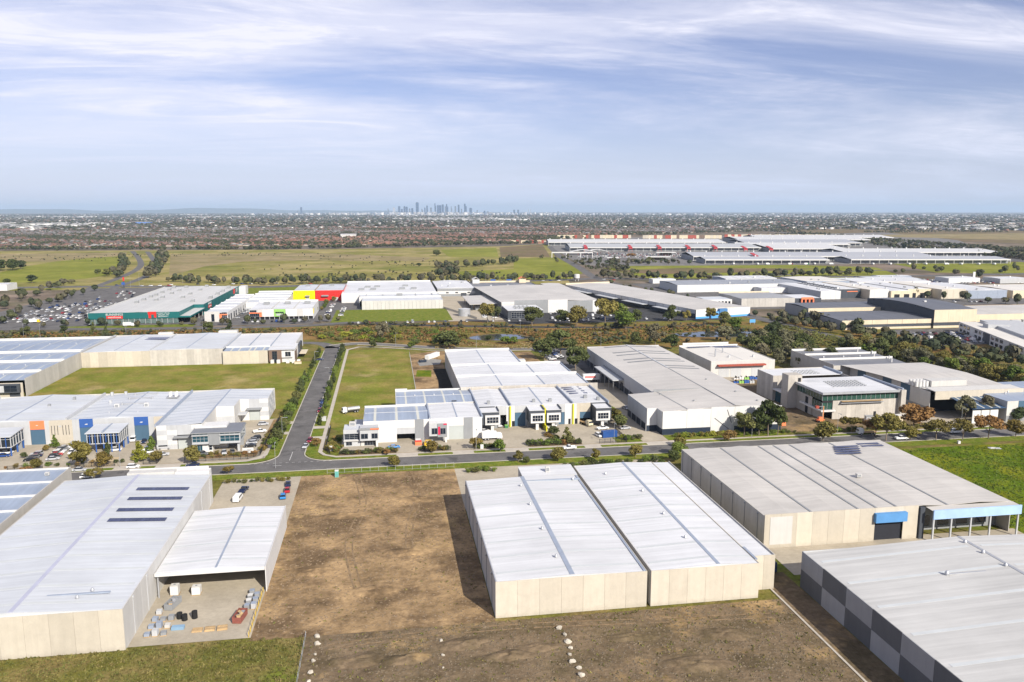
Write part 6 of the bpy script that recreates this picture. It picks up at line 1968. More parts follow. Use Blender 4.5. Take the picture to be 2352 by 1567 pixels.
for i in range(7):
 w, l = wl[i]
 T = simple(l, XSR[i] + .3, XSR[i + 1] - .3, 756 - i * 3 + (12 if i % 3 == 1 else 0), 850 - i * 4, 8.4 + (i % 3) * .7, w, [rwhite_y, rwhite_y, rcream][i % 3], .7, 'y', group='shed row on the right', vents=3, pn=4)
 if i == 1:
  T.box('sign', orange, XSR[i] + 12, XSR[i] + 24, 764.8, 764.95, 6.4, 7.2)
  for k in range(12):
   T.box('roof_fin', dgrey, XSR[i] + 2, XSR[i] + 8, 772 + k * 6, 774 + k * 6, 9.2, 10.0)
 if i in (3, 4):
  for k in range(2):
   T.box('doorway', void, XSR[i] + 4 + k * 11, XSR[i] + 10 + k * 11, 756 - i * 3 + (12 if i % 3 == 1 else 0) - .15, 756 - i * 3 + (12 if i % 3 == 1 else 0) - .02, 0, 5)
simple('pale shed with a dark blue side behind the shed row', 486, 540, 866, 930, 8.5, {'s': bluesteel, 'n': white, 'w': bluesteel, 'e': white}, rcream, .6, 'y', vents=2)
simple('wide white roofed shed behind the shed row', 545, 640, 858, 915, 7.6, white, rwhite_y, .7, 'x', vents=4)
simple('dark fronted showroom with a flat canopy beyond the shed row', 600, 660, 900, 945, 6.5, dgrey, rgrey_y, .3, 'x', vents=3)
simple('long pale cream roofed shed at the road bend', 644, 760, 735, 800, 8, tan, rcream, .8, 'x', vents=3)
# charcoal roofed pair with cream bands
rchar = mat('charcoal_roof_sheeting', (.115, .12, .135), .5, .07, .05, sheet=(0, 2.0, .06))
T = simple('dark roofed shed with a cream band above the boulevard trees', 352, 432, 622, 662, 8.6, {'s': dgrey, 'n': dgrey, 'w': mgrey, 'e': dgrey}, rchar, 1.0, 'x', bands=[(tan, 5.2, 8.6)])
T = simple('lower dark roofed shed with cream band and charcoal base facing the car park', 342, 418.6, 556, 608, 7.2, {'s': dgrey, 'n': dgrey, 'w': mgrey, 'e': dgrey}, rchar, 1.0, 'x')
for k in range(6):
 T.box('cream_panel', tan, 343 + k * 12.6, 355.4 + k * 12.6, 555.9, 556, 3.8, 7.2)
T.box('base_wall', tan, 342, 418.6, 555.8, 555.98, 0, 1.6)
T = Thing('warehouse', 'tall cream and charcoal warehouse block with a dark curved roof', 'warehouse', 418.8, 554)
for k in range(3):
 T.box('wall_panel', tan, 418.9 + k * 12.2, 431 + k * 12.2, 554, 554.4, 4.4, 14.2)
T.box('wall_panel', dgrey, 418.8, 455.4, 554.05, 554.4, 1.8, 4.4)
T.box('wall_panel', tan, 418.8, 455.4, 554.0, 554.4, 0, 1.8)
ys = [554.4 + (642 - 554.4) * i / 8 for i in range(9)]
zz = [14.1 + 2.2 * math.sin(math.pi * i / 8) for i in range(9)]
for i in range(8):
 T.slab('roof', rchar, [(418.9, ys[i], zz[i]), (455.3, ys[i], zz[i]), (455.3, ys[i + 1], zz[i + 1]), (418.9, ys[i + 1], zz[i + 1])], .2)
 T.box('wall_panel', dgrey, 418.7, 418.9, ys[i], ys[i + 1], 0, min(zz[i], zz[i + 1]) - .05)
T.box('wall', tan, 455.2, 455.4, 554.4, 642, 0, 14)
T.box('wall', dgrey, 418.9, 455.3, 642, 642.3, 0, 14)
T.box('roof_vent', white, 436, 438, 590, 592, 15.5, 17.2)
T = simple('flat beige roofed shed with a cream wall beside the tall warehouse block', 470, 565, 572, 628, 7.2, {'s': tan, 'n': tan, 'w': conc, 'e': tan}, rbeige_x, 1.6, 'x')
for k in range(8):
 x = 478 + k * 10
 T.box('pipe_rack', lgrey, x, x + 8, 566, 569, 0, rnd.uniform(1.5, 3.5))
T = Thing('office_building', 'long white two storey office with a row of dark windows among trees', 'office', 384, 424, rz=R(-20.5))
T.box('wall', white, 0, 40, 0, 118, 0, 7.4)
T.slab('roof', rcream, [(-.3, -.3, 7.7), (40.3, -.3, 7.7), (40.3, 118.3, 7.7), (-.3, 118.3, 7.7)], .3)
for k in range(15):
 for z0, z1 in ((.8, 2.9), (4.3, 6.4)):
  if k % 4 != 3:
   T.box('window', glass, -.08, .02, 4 + k * 7.6, 9 + k * 7.6, z0, z1)
T.box('plant_room', lgrey, 8, 22, 84, 94, 7.7, 10.5)
T.box('upper_wall', lgrey, 14, 40, 4, 118, 7.7, 9.6)
T.box('entrance', dgrey, -.3, 0, 57, 68, 0, 7.0)
T = simple('blue cabin and white gatehouse near the road bend', 290, 300, 700, 712, 4, skyblue, rwhite_y, .4, name='cabin', cat='cabin')
# dealership and service station buildings right of the shed row
for i, (x, y, w, d, h, m, l) in enumerate(((700, 905, 44, 26, 6, white, 'white service building among rows of parked cars'), (760, 890, 40, 30, 6, lgrey, 'grey showroom among rows of parked cars'),
  (640, 958, 46, 18, 5, bluesteel, 'blue grey low building by the main road'), (820, 880, 50, 36, 7, white, 'white showroom block at the edge of the car yards'), (330, 958, 30, 16, 5, white, 'small white office by the main road'),
  (-480, 985, 52, 26, 7, white, 'white box shed beside the boulevard on the grass'))):
 simple(l, x, x + w, y, y + d, h, m, rwhite_y, .4, 'x', name='building', cat='building', vents=1)
Tp = Thing('pylon_sign', 'tall white and green service station pylon sign', 'sign', *pix(2236, 646))
x_, y_ = pix(2236, 646)
Tp.box('mast', white, x_ - 1.6, x_ + 1.6, y_ - .5, y_ + .5, 0, 12)
Tp.box('panel', green, x_ - 1.7, x_ + 1.7, y_ - .6, y_ - .5, 1, 5)
Tp = Thing('pylon_sign', 'blue and red hardware store pylon sign beside the boulevard', 'sign', *pix(285, 662))
x_, y_ = pix(285, 662)
Tp.box('mast', dgrey, x_ - .6, x_ + .6, y_ - .3, y_ + .3, 0, 14)
Tp.box('panel', blue, x_ - 2.4, x_ + 1.2, y_ - .5, y_ - .3, 4, 7)
Tp.box('panel', red, x_ - .6, x_ + 1.0, y_ - .5, y_ - .3, 8.4, 13)
Tp = Thing('pylon_sign', 'sky blue roadside board on posts by the wetland', 'sign', *pix(1728, 745))
x_, y_ = pix(1728, 745)
for dx in (-1.6, 1.6):
 Tp.box('post', lgrey, x_ + dx - .12, x_ + dx + .12, y_ - .1, y_ + .1, 0, 2)
Tp.box('panel', skyblue, x_ - 2.4, x_ + 2.4, y_ - .15, y_ + .0, 1.4, 4)
Tp = Thing('water_tower', 'white water tank on legs by the main road', 'tank', *pix(1325, 646))
x_, y_ = pix(1325, 646)
for dx in (-2, 2):
 Tp.box('leg', lgrey, x_ + dx - .3, x_ + dx + .3, y_ - .3, y_ + .3, 0, 4)
Tp.cyl('tank', white, x_, y_, 4, 9, 7, 16)
# ------------------------------------------------------------------ wholesale market, squared to its own road
MZ = -YAW
hoodred = mat('faded_red_hood', (.40, .04, .05), .6, .1)
def mk(u, v):
 return (u * math.cos(YAW) + v * math.sin(YAW), -u * math.sin(YAW) + v * math.cos(YAW))
mroof = mat('market_white_roof', (.54, .54, .53), .5, .05, .01)
mroof_g = mat('market_grey_roof', (.36, .37, .39), .5, .05, .01)
def mshed(label, u0, u1, v0, v1, h, roof, rise=2.0, wall=None, fascia=white, group=None, **kw):
 x, y = mk(u0, v0)
 T = Thing('market_hall', label, 'market hall', x, y, group, rz=MZ)
 L, W = u1 - u0, v1 - v0
 T.slab('roof', roof, [(0, 0, h), (L, 0, h), (L, W * .6, h + rise), (0, W * .6, h + rise)], .4)
 T.slab('roof', roof, [(0, W * .6, h + rise), (L, W * .6, h + rise), (L, W, h), (0, W, h)], .4)
 T.box('fascia', fascia, 0, L, -.6, 0, h - 1.6, h + .3)
 T.box('wall', wall or mgrey, 0, L, 6, 6.5, 0, h - .5)
 T.box('wall', wall or mgrey, 0, L, W - .5, W, 0, h - .3)
 T.box('wall', wall or mgrey, 0, .5, 6.5, W - .5, 0, h - .3)
 T.box('wall', wall or mgrey, L - .5, L, 6.5, W - .5, 0, h - .3)
 n = max(3, int(L / 16))
 for i in range(n + 1):
  T.box('column', offw, i * (L - 1) / n, i * (L - 1) / n + .7, -.4, .3, 0, h - 1.6)
 for i in range(max(2, int(L / 30))):
  T.cyl('roof_vent', white, 8 + i * 30, W * .6, h + rise - .3, h + rise + 2.6, 2.4, 8)
 return T
mshed('nearest low grey market hall with a white fascia and truck docks', 332, 545, 1372, 1440, 7.5, mroof_g, 3.0, group='market halls')
mshed('grey market hall with white vents behind the low docked hall', 330, 770, 1455, 1560, 8.5, mroof_g, 4.5, group='market halls')
mshed('right hand low market hall with a white fascia beside the freeway', 585, 860, 1378, 1450, 7.5, mroof_g, 3.0, group='market halls')
mshed('white roofed market hall behind the right hand low hall', 665, 980, 1600, 1720, 8.5, mroof, 4.0, group='market halls')
mshed('long grey white market hall with red entrance hoods', 130, 560, 1800, 1960, 9.0, mat('market_pale_roof', (.40, .41, .41), .5, .05, .01), 5.0, group='market halls')
mshed('long pale market hall right of the red hooded hall', 565, 730, 1740, 1940, 9.0, mroof, 5.0, group='market halls')
mshed('far white market hall beyond the red hooded hall', 95, 560, 2100, 2230, 9.0, mroof, 5.0, group='market halls')
mshed('far grey market hall in front of the patterned wall', 600, 900, 2060, 2230, 9.0, mroof_g, 5.0, group='market halls')
mshed('wide white market hall by the freeway with dark ribbon windows', 640, 1010, 2260, 2440, 10.0, mroof, 5.0, group='market halls')
mshed('farthest white market hall beside the freeway trees', 760, 1180, 2480, 2640, 9.0, mroof, 5.0, group='market halls')
mshed('white market hall beyond the docks near the freeway', 560, 840, 1990, 2050, 8.0, mroof, 3.0, group='market halls')
for (u, v) in ((165, 1795), (265, 1795), (395, 1795), (455, 1795), (505, 1735), (440, 1445), (560, 1735), (330, 1795)):
 x, y = mk(u, v)
 T = Thing('entrance_hood', 'red wedge shaped entrance hood on a market hall roof', 'canopy', x, y, 'red entrance hoods', rz=MZ)
 T.slab('hood', hoodred, [(-4, -6, 10), (4, -6, 10), (3, 26, 14), (-3, 26, 14)], 1.0)
 T.box('front', hoodred, -4, 4, -6, -5, 6, 10)
 for s in (-3.9, 3.3):
  T.box('post', hoodred, s, s + .6, -6, -5.4, 0, 6)
def pattern_wall(label, u0, u1, v, n, h=11):
 x, y = mk(u0, v)
 T = Thing('boundary_wall', label, 'wall', x, y, rz=MZ)
 w = (u1 - u0) / n
 for i in range(n):
  T.box('panel', rnd.choice([tan, tan, tan, cream, brown, rust]), i * w, (i + 1) * w - .3, 0, .8, 0, h)
pattern_wall('cream and brown patterned acoustic wall behind the market halls', 150, 395, 2660, 26)
pattern_wall('second stretch of cream and brown patterned wall behind the market halls', 430, 690, 2640, 28)
pattern_wall('far stretch of patterned wall beside the freeway', 720, 1060, 2720, 30)
pattern_wall('low pale patterned wall at the edge of the market by the brown field', -10, 90, 2260, 14, 8)
for (px_, py_, w, l) in ((1340, 578, 60, 'white vaulted canopy at the market gate'), (1372, 577, 50, 'white peaked canopy beside the market gate')):
 x, y = pix(px_, py_ + 8)
 T = Thing('canopy', l, 'canopy', x, y, rz=MZ)
 for k in range(6):
  a, b = math.pi * k / 6, math.pi * (k + 1) / 6
  T.slab('roof', white, [(-w / 2 + w * k / 6, 0, 5 + 6 * math.sin(a)), (-w / 2 + w * (k + 1) / 6, 0, 5 + 6 * math.sin(b)), (-w / 2 + w * (k + 1) / 6, 22, 5 + 6 * math.sin(b)), (-w / 2 + w * k / 6, 22, 5 + 6 * math.sin(a))], .5)
 for k in range(4):
  T.box('post', maroon if False else rust, -w / 2 + k * w / 3 - .4, -w / 2 + k * w / 3 + .4, 10, 11, 0, 5.4)
x, y = pix(1267, 592)
T = Thing('gate_arch', 'white steel gantry arch over the market entrance road', 'gantry', x, y, rz=MZ)
T.box('beam', white, 0, 80, -.6, .6, 9, 11)
for k in (0, 28, 56, 79):
 T.box('post', white, k, k + 1.2, -.6, .6, 0, 9)
for (px_, py_, w, l) in ((1512, 594, 46, 'white flat service station canopy in the market car park'), (1530, 583, 40, 'white sloping roofed kiosk behind the service station canopy'), (1408, 596, 22, 'small white canopy in the market car park')):
 x, y = pix(px_, py_ + 4)
 T = Thing('canopy', l, 'canopy', x, y, rz=MZ)
 T.box('roof', white, -w / 2, w / 2, 0, 14, 5.4, 6.6)
 for k in range(4):
  T.box('post', lgrey, -w / 2 + 2 + k * (w - 4) / 3 - .3, -w / 2 + 2 + k * (w - 4) / 3 + .3, 6, 7, 0, 5.4)
 T.box('kiosk', brown, -w / 4, w / 3, 10, 14, 0, 5)
# ------------------------------------------------------------------ suburbs out to the city
rng_ = np.random.default_rng(42)
def seen(x, y, z=0.0):
 """where ground points fall in the photograph (used only to keep houses off the paddocks and the market)"""
 d = x * math.sin(YAW) + y * math.cos(YAW)
 s = x * math.cos(YAW) - y * math.sin(YAW)
 dz = z - CAM_H
 f = d * math.cos(PITCH) - dz * math.sin(PITCH)
 u = d * math.sin(PITCH) + dz * math.cos(PITCH)
 return 1176 + FPX * s / f, 783.5 - FPX * u / f
def edge(px_):
 """lower limit of the built-up suburb, by bearing"""
 return np.interp(px_, [-400, 0, 1240, 1300, 1660, 1800, 1950, 2352, 2700], [572, 569, 560, 541, 533, 524, 514, 512, 512])
def merge(name, base_v, base_f, pos, scl, rot, mats, face_mat, inst_mat=None, parent=None):
 """one mesh of many copies; face_mat gives the slot of each face, -1 where the slot is chosen per copy"""
 n, k = len(pos), len(base_v)
 c, s = np.cos(rot), np.sin(rot)
 V = base_v[None] * scl[:, None, :]
 X = V[..., 0] * c[:, None] - V[..., 1] * s[:, None]
 Y = V[..., 0] * s[:, None] + V[..., 1] * c[:, None]
 V = np.stack([X, Y, V[..., 2]], -1) + pos[:, None, :]
 me = D.meshes.new(name)
 nf, fl = len(base_f), [len(f) for f in base_f]
 loops = np.concatenate([np.array(f) for f in base_f])
 me.vertices.add(n * k)
 me.vertices.foreach_set('co', V.reshape(-1).astype(np.float32))
 L = (loops[None] + (np.arange(n) * k)[:, None]).reshape(-1)
 me.loops.add(len(L))
 me.loops.foreach_set('vertex_index', L.astype(np.int32))
 tot = np.tile(np.array(fl), n)
 start = np.concatenate([[0], np.cumsum(tot)[:-1]])
 me.polygons.add(n * nf)
 me.polygons.foreach_set('loop_start', start.astype(np.int32))
 fm = np.tile(np.array(face_mat), (n, 1))
 if inst_mat is not None:
  fm = np.where(fm < 0, inst_mat[:, None], fm)
 me.polygons.foreach_set('material_index', fm.reshape(-1).astype(np.int32))
 for m in mats:
  me.materials.append(m)
 me.update(calc_edges=True)
 me.validate()
 return link(name, me, parent)
HV = np.array([(-.5, -.5, 0), (.5, -.5, 0), (.5, .5, 0), (-.5, .5, 0), (-.5, -.5, .5), (.5, -.5, .5), (.5, .5, .5), (-.5, .5, .5),
      (-.56, -.58, .48), (.56, -.58, .48), (.56, .58, .48), (-.56, .58, .48), (-.22, 0, 1), (.22, 0, 1)], float)
HF = [(0, 1, 5, 4), (1, 2, 6, 5), (2, 3, 7, 6), (3, 0, 4, 7), (8, 9, 13, 12), (10, 11, 12, 13), (9, 10, 13), (11, 8, 12)]
hw_ = [mat('brick_wall_%d' % i, c, .85, .08, .05) for i, c in enumerate(((.30, .17, .11), (.42, .33, .24), (.50, .45, .38), (.26, .13, .09)))]
hr_ = [mat('roof_tile_%d' % i, c, .8, .10, .05) for i, c in enumerate(((.205, .108, .076), (.15, .09, .07), (.13, .115, .105), (.19, .125, .095), (.26, .14, .095), (.25, .24, .225)))]
hmats = hw_ + hr_
# streets of houses, 2 to 4.6 km away
xs, ys = np.meshgrid(np.arange(-2600, 4400, 19.0), np.arange(1880, 4700, 27.0))
xs, ys = xs.ravel(), ys.ravel()
blk = (np.floor(xs / 210) % 1)
xs = xs + rng_.normal(0, 2.2, len(xs)) + (np.floor(ys / 54) % 2) * 6
ys = ys + rng_.normal(0, 2.5, len(ys))
keep = (np.mod(xs + 60 * np.sin(ys / 400), 118) > 14) & (np.mod(ys + 40 * np.sin(xs / 500), 81) > 16)
px_, py_ = seen(xs, ys)
ok = keep & (px_ > -60) & (px_ < 2412) & (py_ < edge(px_))
park = np.sin(xs / 330 + 1.3) * np.sin(ys / 270 + .4) + .6 * np.sin(xs / 140 + ys / 190)
ok &= park < 1.05
dens = np.where(px_ > 1750, .55, .86)
ok &= rng_.random(len(xs)) < dens
hx, hy = xs[ok], ys[ok]
n = len(hx)
rot = rng_.choice([0, math.pi / 2], n) + .2 * np.sin(hx / 300) + rng_.normal(0, .05, n)
scl = np.stack([rng_.uniform(12, 18, n), rng_.uniform(9, 13, n), rng_.uniform(4.6, 6.6, n)], 1)
wmi = rng_.integers(0, 4, n)
zone = np.sin(hx / 420 + .5) + np.sin(hy / 360 + 1.2)
rmi = np.where(zone > .5, rng_.choice([4, 4, 8, 5, 7], n), np.where(zone < -.6, rng_.choice([6, 5, 9, 6], n), rng_.choice([5, 7, 5, 4, 6, 9], n)))
d2 = hx ** 2 + hy ** 2
order = np.argsort(d2)
pos = np.stack([hx, hy, np.full(n, -.1)], 1)
near, rest = order[:280], order[280:]
HM = {}
for i in near:
 key = (int(wmi[i]), int(rmi[i]))
 if key not in HM:
  HM[key] = mesh('house', HV.tolist(), HF, [hmats[key[0]], hmats[key[1]]], [0, 0, 0, 0, 1, 1, 1, 1])
 o = link('house', HM[key], None, tuple(pos[i]))
 o.scale = tuple(scl[i])
 o.rotation_euler = (0, 0, rot[i])
 rn = {4: 'terracotta', 5: 'dark brown', 6: 'charcoal', 7: 'brown', 8: 'orange', 9: 'grey'}[key[1]]
 wn = {0: 'red brick', 1: 'tan brick', 2: 'cream brick', 3: 'dark red brick'}[key[0]]
 tag(o, '%s house with a %s hipped roof across the road from the paddocks' % (wn, rn), 'house', 'houses facing the paddocks')
# walls take slots 0..3 and roofs 4..9: two passes keep one mesh
fm_n = len(HF)
base = merge('suburb_houses', HV, HF, pos[rest], scl[rest], rot[rest], hmats, [-1] * fm_n, rmi[rest])
mi = np.repeat(rmi[rest][:, None], fm_n, 1)
mi[:, :4] = wmi[rest][:, None]
base.data.polygons.foreach_set('material_index', mi.reshape(-1).astype(np.int32))
tag(base, 'dense streets of tiled brick houses filling the suburb', 'houses', kind='stuff')
# trees of the suburb
def puff(seed, n, lo=.22, hi=.34):
 r = np.random.default_rng(seed)
 V, F = [], []
 for i in range(n):
  d = r.normal(size=3); d /= np.linalg.norm(d)
  c = d * np.array([.38, .38, .36]) * r.uniform(.5, 1) + np.array([0, 0, .58])
  a = np.cross(d, r.normal(size=3)); a /= np.linalg.norm(a)
  b = np.cross(d, a)
  s = r.uniform(lo, hi)
  k = len(V)
  V += [c - a * s - b * s * .6, c + a * s - b * s * .5, c + b * s]
  F.append((k, k + 1, k + 2))
 k = len(V)
 V += [np.array([-.04, -.04, 0]), np.array([.04, -.04, 0]), np.array([0, .04, .5])]
 F.append((k, k + 1, k + 2))
 return np.array(V), F
ftm = [mat('far_foliage_%d' % i, c, .9, .25, .02) for i, c in enumerate(((.055, .064, .030), (.072, .080, .034), (.084, .078, .040), (.044, .056, .030), (.092, .085, .054)))]
def mass_trees(name, pts, label, seed, leafs=64):
 """a belt that reads as one mass, each tree a puff of leaf faces"""
 pts = np.array(pts)
 for k in range(2):
  q = pts[k::2]
  if not len(q):
   continue
  v, f = puff(seed * 3 + k, leafs, .13, .24)
  n = len(q)
  r = np.random.default_rng(seed + k)
  o = merge(name, v, f, np.stack([q[:, 0], q[:, 1], np.full(n, -.05)], 1), np.stack([q[:, 3] * r.uniform(.7, 1.3, n), q[:, 3] * r.uniform(.7, 1.3, n), q[:, 2] * r.uniform(.6, 1.2, n)], 1), r.uniform(0, 6.28, n), ftm, [-1] * len(f), r.integers(0, 5, n))
  tag(o, label, 'trees', kind='stuff')
def far_trees(name, x, y, h, w, seed, label):
 n = len(x)
 r = np.random.default_rng(seed)
 v, f = puff(seed, 14)
 o = merge(name, v, f, np.stack([x, y, np.full(n, -.1)], 1), np.stack([w, w * r.uniform(.8, 1.2, n), h], 1), r.uniform(0, 6.28, n), ftm, [-1] * len(f), r.integers(0, 5, n))
 return tag(o, label, 'trees', kind='stuff')
m = 46000
a_ = rng_.uniform(-.63, .63, m) + YAW
dist = np.exp(rng_.uniform(math.log(1870), math.log(5200), m))
tx, ty = dist * np.sin(a_), dist * np.cos(a_)
px_, py_ = seen(tx, ty)
clus = np.sin(tx / 190 + 2) * np.sin(ty / 150) + .7 * np.sin(tx / 77 + ty / 61)
lim = edge(px_)
ok = (px_ > -60) & (px_ < 2412) & (py_ < lim + np.where(px_ > 1780, 22 * (clus > .6), 0)) & (rng_.random(m) < np.where(clus > .55, .95, .36))
tx, ty, clus, dist = tx[ok], ty[ok], clus[ok], dist[ok]
hh = rng_.uniform(4, 7.5, len(tx)) + np.where(clus > .55, 2.5, 0)
far_trees('suburb_trees', tx, ty, hh, hh * rng_.uniform(.9, 1.5, len(tx)), 3, 'dark trees scattered through the suburb')
# beyond 4.6 km: blocks of roofs, pale industry and belts of trees down to the horizon
m = 10500
a_ = rng_.uniform(-.63, .63, m) + YAW
dist = np.exp(rng_.uniform(math.log(4300), math.log(23000), m))
bx_, by_ = dist * np.sin(a_), dist * np.cos(a_)
px_, py_ = seen(bx_, by_)
ok = (px_ > -60) & (px_ < 2412)
bx_, by_, dist, px_, py_ = bx_[ok], by_[ok], dist[ok], px_[ok], py_[ok]
n = len(bx_)
ind = np.sin(bx_ / 1500 + .7) * np.sin(by_ / 1100 + .2) + .4 * np.sin(bx_ / 420)
big = (ind > .75) | ((px_ > 1900) & (rng_.random(n) < .10))
sx = np.where(big, rng_.uniform(30, 90, n), rng_.uniform(11, 22, n)) * (1 + dist / 40000)
sy = np.where(big, rng_.uniform(25, 70, n), rng_.uniform(10, 20, n))
sz = np.where(big, rng_.uniform(5, 9, n), rng_.uniform(4.5, 7, n)) * (1 + dist / 30000)
bm_ = [mat('far_roof_%d' % i, c, .8, .06, .01) for i, c in enumerate(((.40, .395, .39), (.30, .29, .28), (.20, .105, .08), (.15, .12, .105), (.22, .215, .22), (.60, .585, .55)))]
bi = np.where(big, rng_.choice([0, 1, 4, 5, 1], n), rng_.choice([2, 3, 3, 1, 4, 2, 3, 4, 5], n))
BV = np.array([(x, y, z) for z in (0, 1) for x, y in ((-.5, -.5), (.5, -.5), (.5, .5), (-.5, .5))] + [(-.5, 0, 1.18), (.5, 0, 1.18)], float)
BF = [(0, 1, 5, 4), (1, 2, 6, 5), (2, 3, 7, 6), (3, 0, 4, 7), (4, 5, 9, 8), (6, 7, 8, 9), (5, 6, 9), (7, 4, 8)]
o = merge('distant_buildings', BV, BF, np.stack([bx_, by_, np.full(n, -.1)], 1), np.stack([sx, sy, sz], 1), rng_.choice([0, 1.57, .3, -.2], n), bm_, [-1] * 8, bi)
tag(o, 'distant roofs and pale sheds thinning toward the city', 'buildings', kind='stuff')
m = 30000
a_ = rng_.uniform(-.63, .63, m) + YAW
dist = np.exp(rng_.uniform(math.log(4400), math.log(26000), m))
tx, ty = dist * np.sin(a_), dist * np.cos(a_)
px_, py_ = seen(tx, ty)
clus = np.sin(tx / 600 + 2) * np.sin(ty / 500) + .7 * np.sin(tx / 260 + ty / 210)
ok = (px_ > -60) & (px_ < 2412) & (rng_.random(m) < np.where(clus > .2, .97, .62))
tx, ty, dist = tx[ok], ty[ok], dist[ok]
hh = rng_.uniform(7, 12, len(tx)) * (1 + dist / 22000)
far_trees('distant_trees', tx, ty, hh, hh * rng_.uniform(1.3, 3.2, len(tx)), 8, 'belts of dark trees between distant roofs')
# ------------------------------------------------------------------ city towers, about 19 km away
cityD = 19000.0
tower_m = [mat('tower_blue_glass', (.025, .055, .12), .4, .1, .01), mat('tower_grey', (.12, .15, .20), .6, .1, .01), mat('tower_pale', (.34, .35, .38), .7, .1, .01)]
def tower(pxc, wpx, top, kind, label, m=0, group='city towers'):
 """top = picture height of the roof above the town; converted to metres at the city's distance"""
 b = YAW + math.atan((pxc - 1176) / (FPX / math.cos(PITCH)))
 dd = cityD + rnd.uniform(-900, 900)
 x, y = dd * math.sin(b), dd * math.cos(b)
 H = (493 - top) / FPX * dd
 w = wpx / FPX * dd
 T = Thing('tower', label, 'skyscraper', x, y, group, rz=-b)
 T.box('podium', tower_m[2], -w * .7, w * .7, -w * .7, w * .7, 0, H * .12)
 if kind == 'flat':
  T.box('shaft', tower_m[m], -w / 2, w / 2, -w / 2, w / 2, H * .12, H * .96)
  T.box('crown', tower_m[1], -w * .35, w * .35, -w * .35, w * .35, H * .96, H)
 elif kind == 'step':
  T.box('shaft', tower_m[m], -w / 2, w / 2, -w / 2, w / 2, H * .12, H * .78)
  T.box('crown', tower_m[m], -w * .5, w * .1, -w * .3, w * .3, H * .78, H)
 else:
  T.box('shaft', tower_m[m], -w / 2, w / 2, -w / 2, w / 2, H * .12, H * .88)
  T.cyl('crown', tower_m[m], 0, 0, H * .88, H * .94, w * .8, 8, .6)
  T.cyl('spire', tower_m[1], 0, 0, H * .94, H * 1.02, w * .15, 6, .3)
 for k in range(3):
  T.box('floor_band', tower_m[2], -w * .505, w * .505, -w * .505, w * .505, H * (.28 + .2 * k), H * (.29 + .2 * k))
tower(958.5, 6.5, 465, 'flat', 'tallest blue glass tower standing alone in the city skyline', 0)
tower(1069, 6.0, 468.5, 'step', 'broad stepped blue tower at the right of the main tower cluster', 0)
tower(692, 4.0, 476.5, 'flat', 'lone dark tower of a separate suburb centre far beside the city', 0)
tower(683, 3.5, 484, 'flat', 'short block beside the lone tower of the separate suburb centre', 1)
for (x, w, t, k, m_) in ((892, 3, 479, 'step', 1), (905, 5, 477, 'flat', 2), (917, 5, 474, 'flat', 0), (923, 4, 480, 'flat', 0), (929, 4, 473, 'spire', 0), (934, 5, 475, 'flat', 0), (941, 4, 479, 'flat', 1), (947, 5, 478, 'flat', 0),
       (970, 4, 480, 'step', 1), (976, 3, 477, 'flat', 0), (981, 3.5, 471, 'spire', 0), (990, 4, 477, 'flat', 1), (1000, 4, 468, 'step', 0), (1006, 4, 471, 'flat', 0), (1011, 5, 471, 'flat', 0),
       (1017, 5, 470, 'flat', 0), (1023, 3, 474, 'flat', 1), (1027, 5, 469, 'step', 0), (1037, 3, 474, 'step', 1), (1046, 4, 474, 'flat', 1), (1053.5, 4, 470, 'flat', 0), (1060, 3, 480, 'flat', 1), (1081, 6, 478, 'flat', 0),
       (1096, 3, 483, 'flat', 1), (1113, 4, 484, 'flat', 0), (1120, 5, 485, 'flat', 1), (1181, 4, 482, 'flat', 0), (1190, 4, 482, 'flat', 0), (1282, 3, 485, 'flat', 1), (1214, 1.2, 480, 'step', 2), (1219, 1.2, 480, 'step', 2)):
 tower(x, w, t, k, {0: 'slender blue glass tower', 1: 'grey tower', 2: 'pale tower'}[m_] + ' with a %s top in the distant city cluster' % {'flat': 'flat', 'step': 'stepped', 'spire': 'spired'}[k], m_)
n = 900
pc = np.concatenate([rng_.normal(1010, 130, 500), rng_.uniform(560, 2300, 400)])
b = YAW + np.arctan((pc - 1176) / (FPX / math.cos(PITCH)))
dd = rng_.uniform(15500, 21500, n)
o = merge('city_blocks', BV, BF, np.stack([dd * np.sin(b), dd * np.cos(b), np.full(n, -.1)], 1), np.stack([rng_.uniform(20, 60, n), rng_.uniform(20, 60, n), rng_.uniform(14, 60, n) * np.exp(-np.abs(pc - 1010) / 900)], 1), np.zeros(n), bm_ + tower_m, [-1] * 8, rng_.choice([0, 1, 4, 5, 7, 8], n))
tag(o, 'mid rise city blocks around the towers', 'buildings', kind='stuff')
# the long blue shed and pale sheds far left
T = Thing('warehouse', 'long blue walled warehouse far off in the suburb', 'warehouse', *pix(328, 516))
x, y = pix(328, 516)
T.box('wall', mat('far_blue_wall', (.06, .17, .50), .6), x - 44, x + 44, y, y + 60, 0, 16)
T.box('roof', white, x - 45, x + 45, y - 1, y + 61, 16, 17)
for i, (p, q, w) in enumerate(((60, 521, 190), (215, 517, 150), (290, 514, 120), (20, 514, 130), (800, 545, 52), (2250, 522, 200), (2160, 519, 170), (2050, 517, 130), (2300, 515, 210), (2120, 526, 90), (1490, 500, 160), (1600, 503, 150), (2180, 497, 300), (2100, 500, 260))):
 x, y = pix(p, q)
 T = Thing('warehouse', 'long low pale shed in the distant suburb seen over the paddocks', 'warehouse', x, y, 'distant pale sheds')
 T.box('wall', offw, x - w / 2, x + w / 2, y, y + 60, 0, 9)
 T.box('roof', rwhite_y, x - w / 2 - 1, x + w / 2 + 1, y - 1, y + 61, 9, 10)
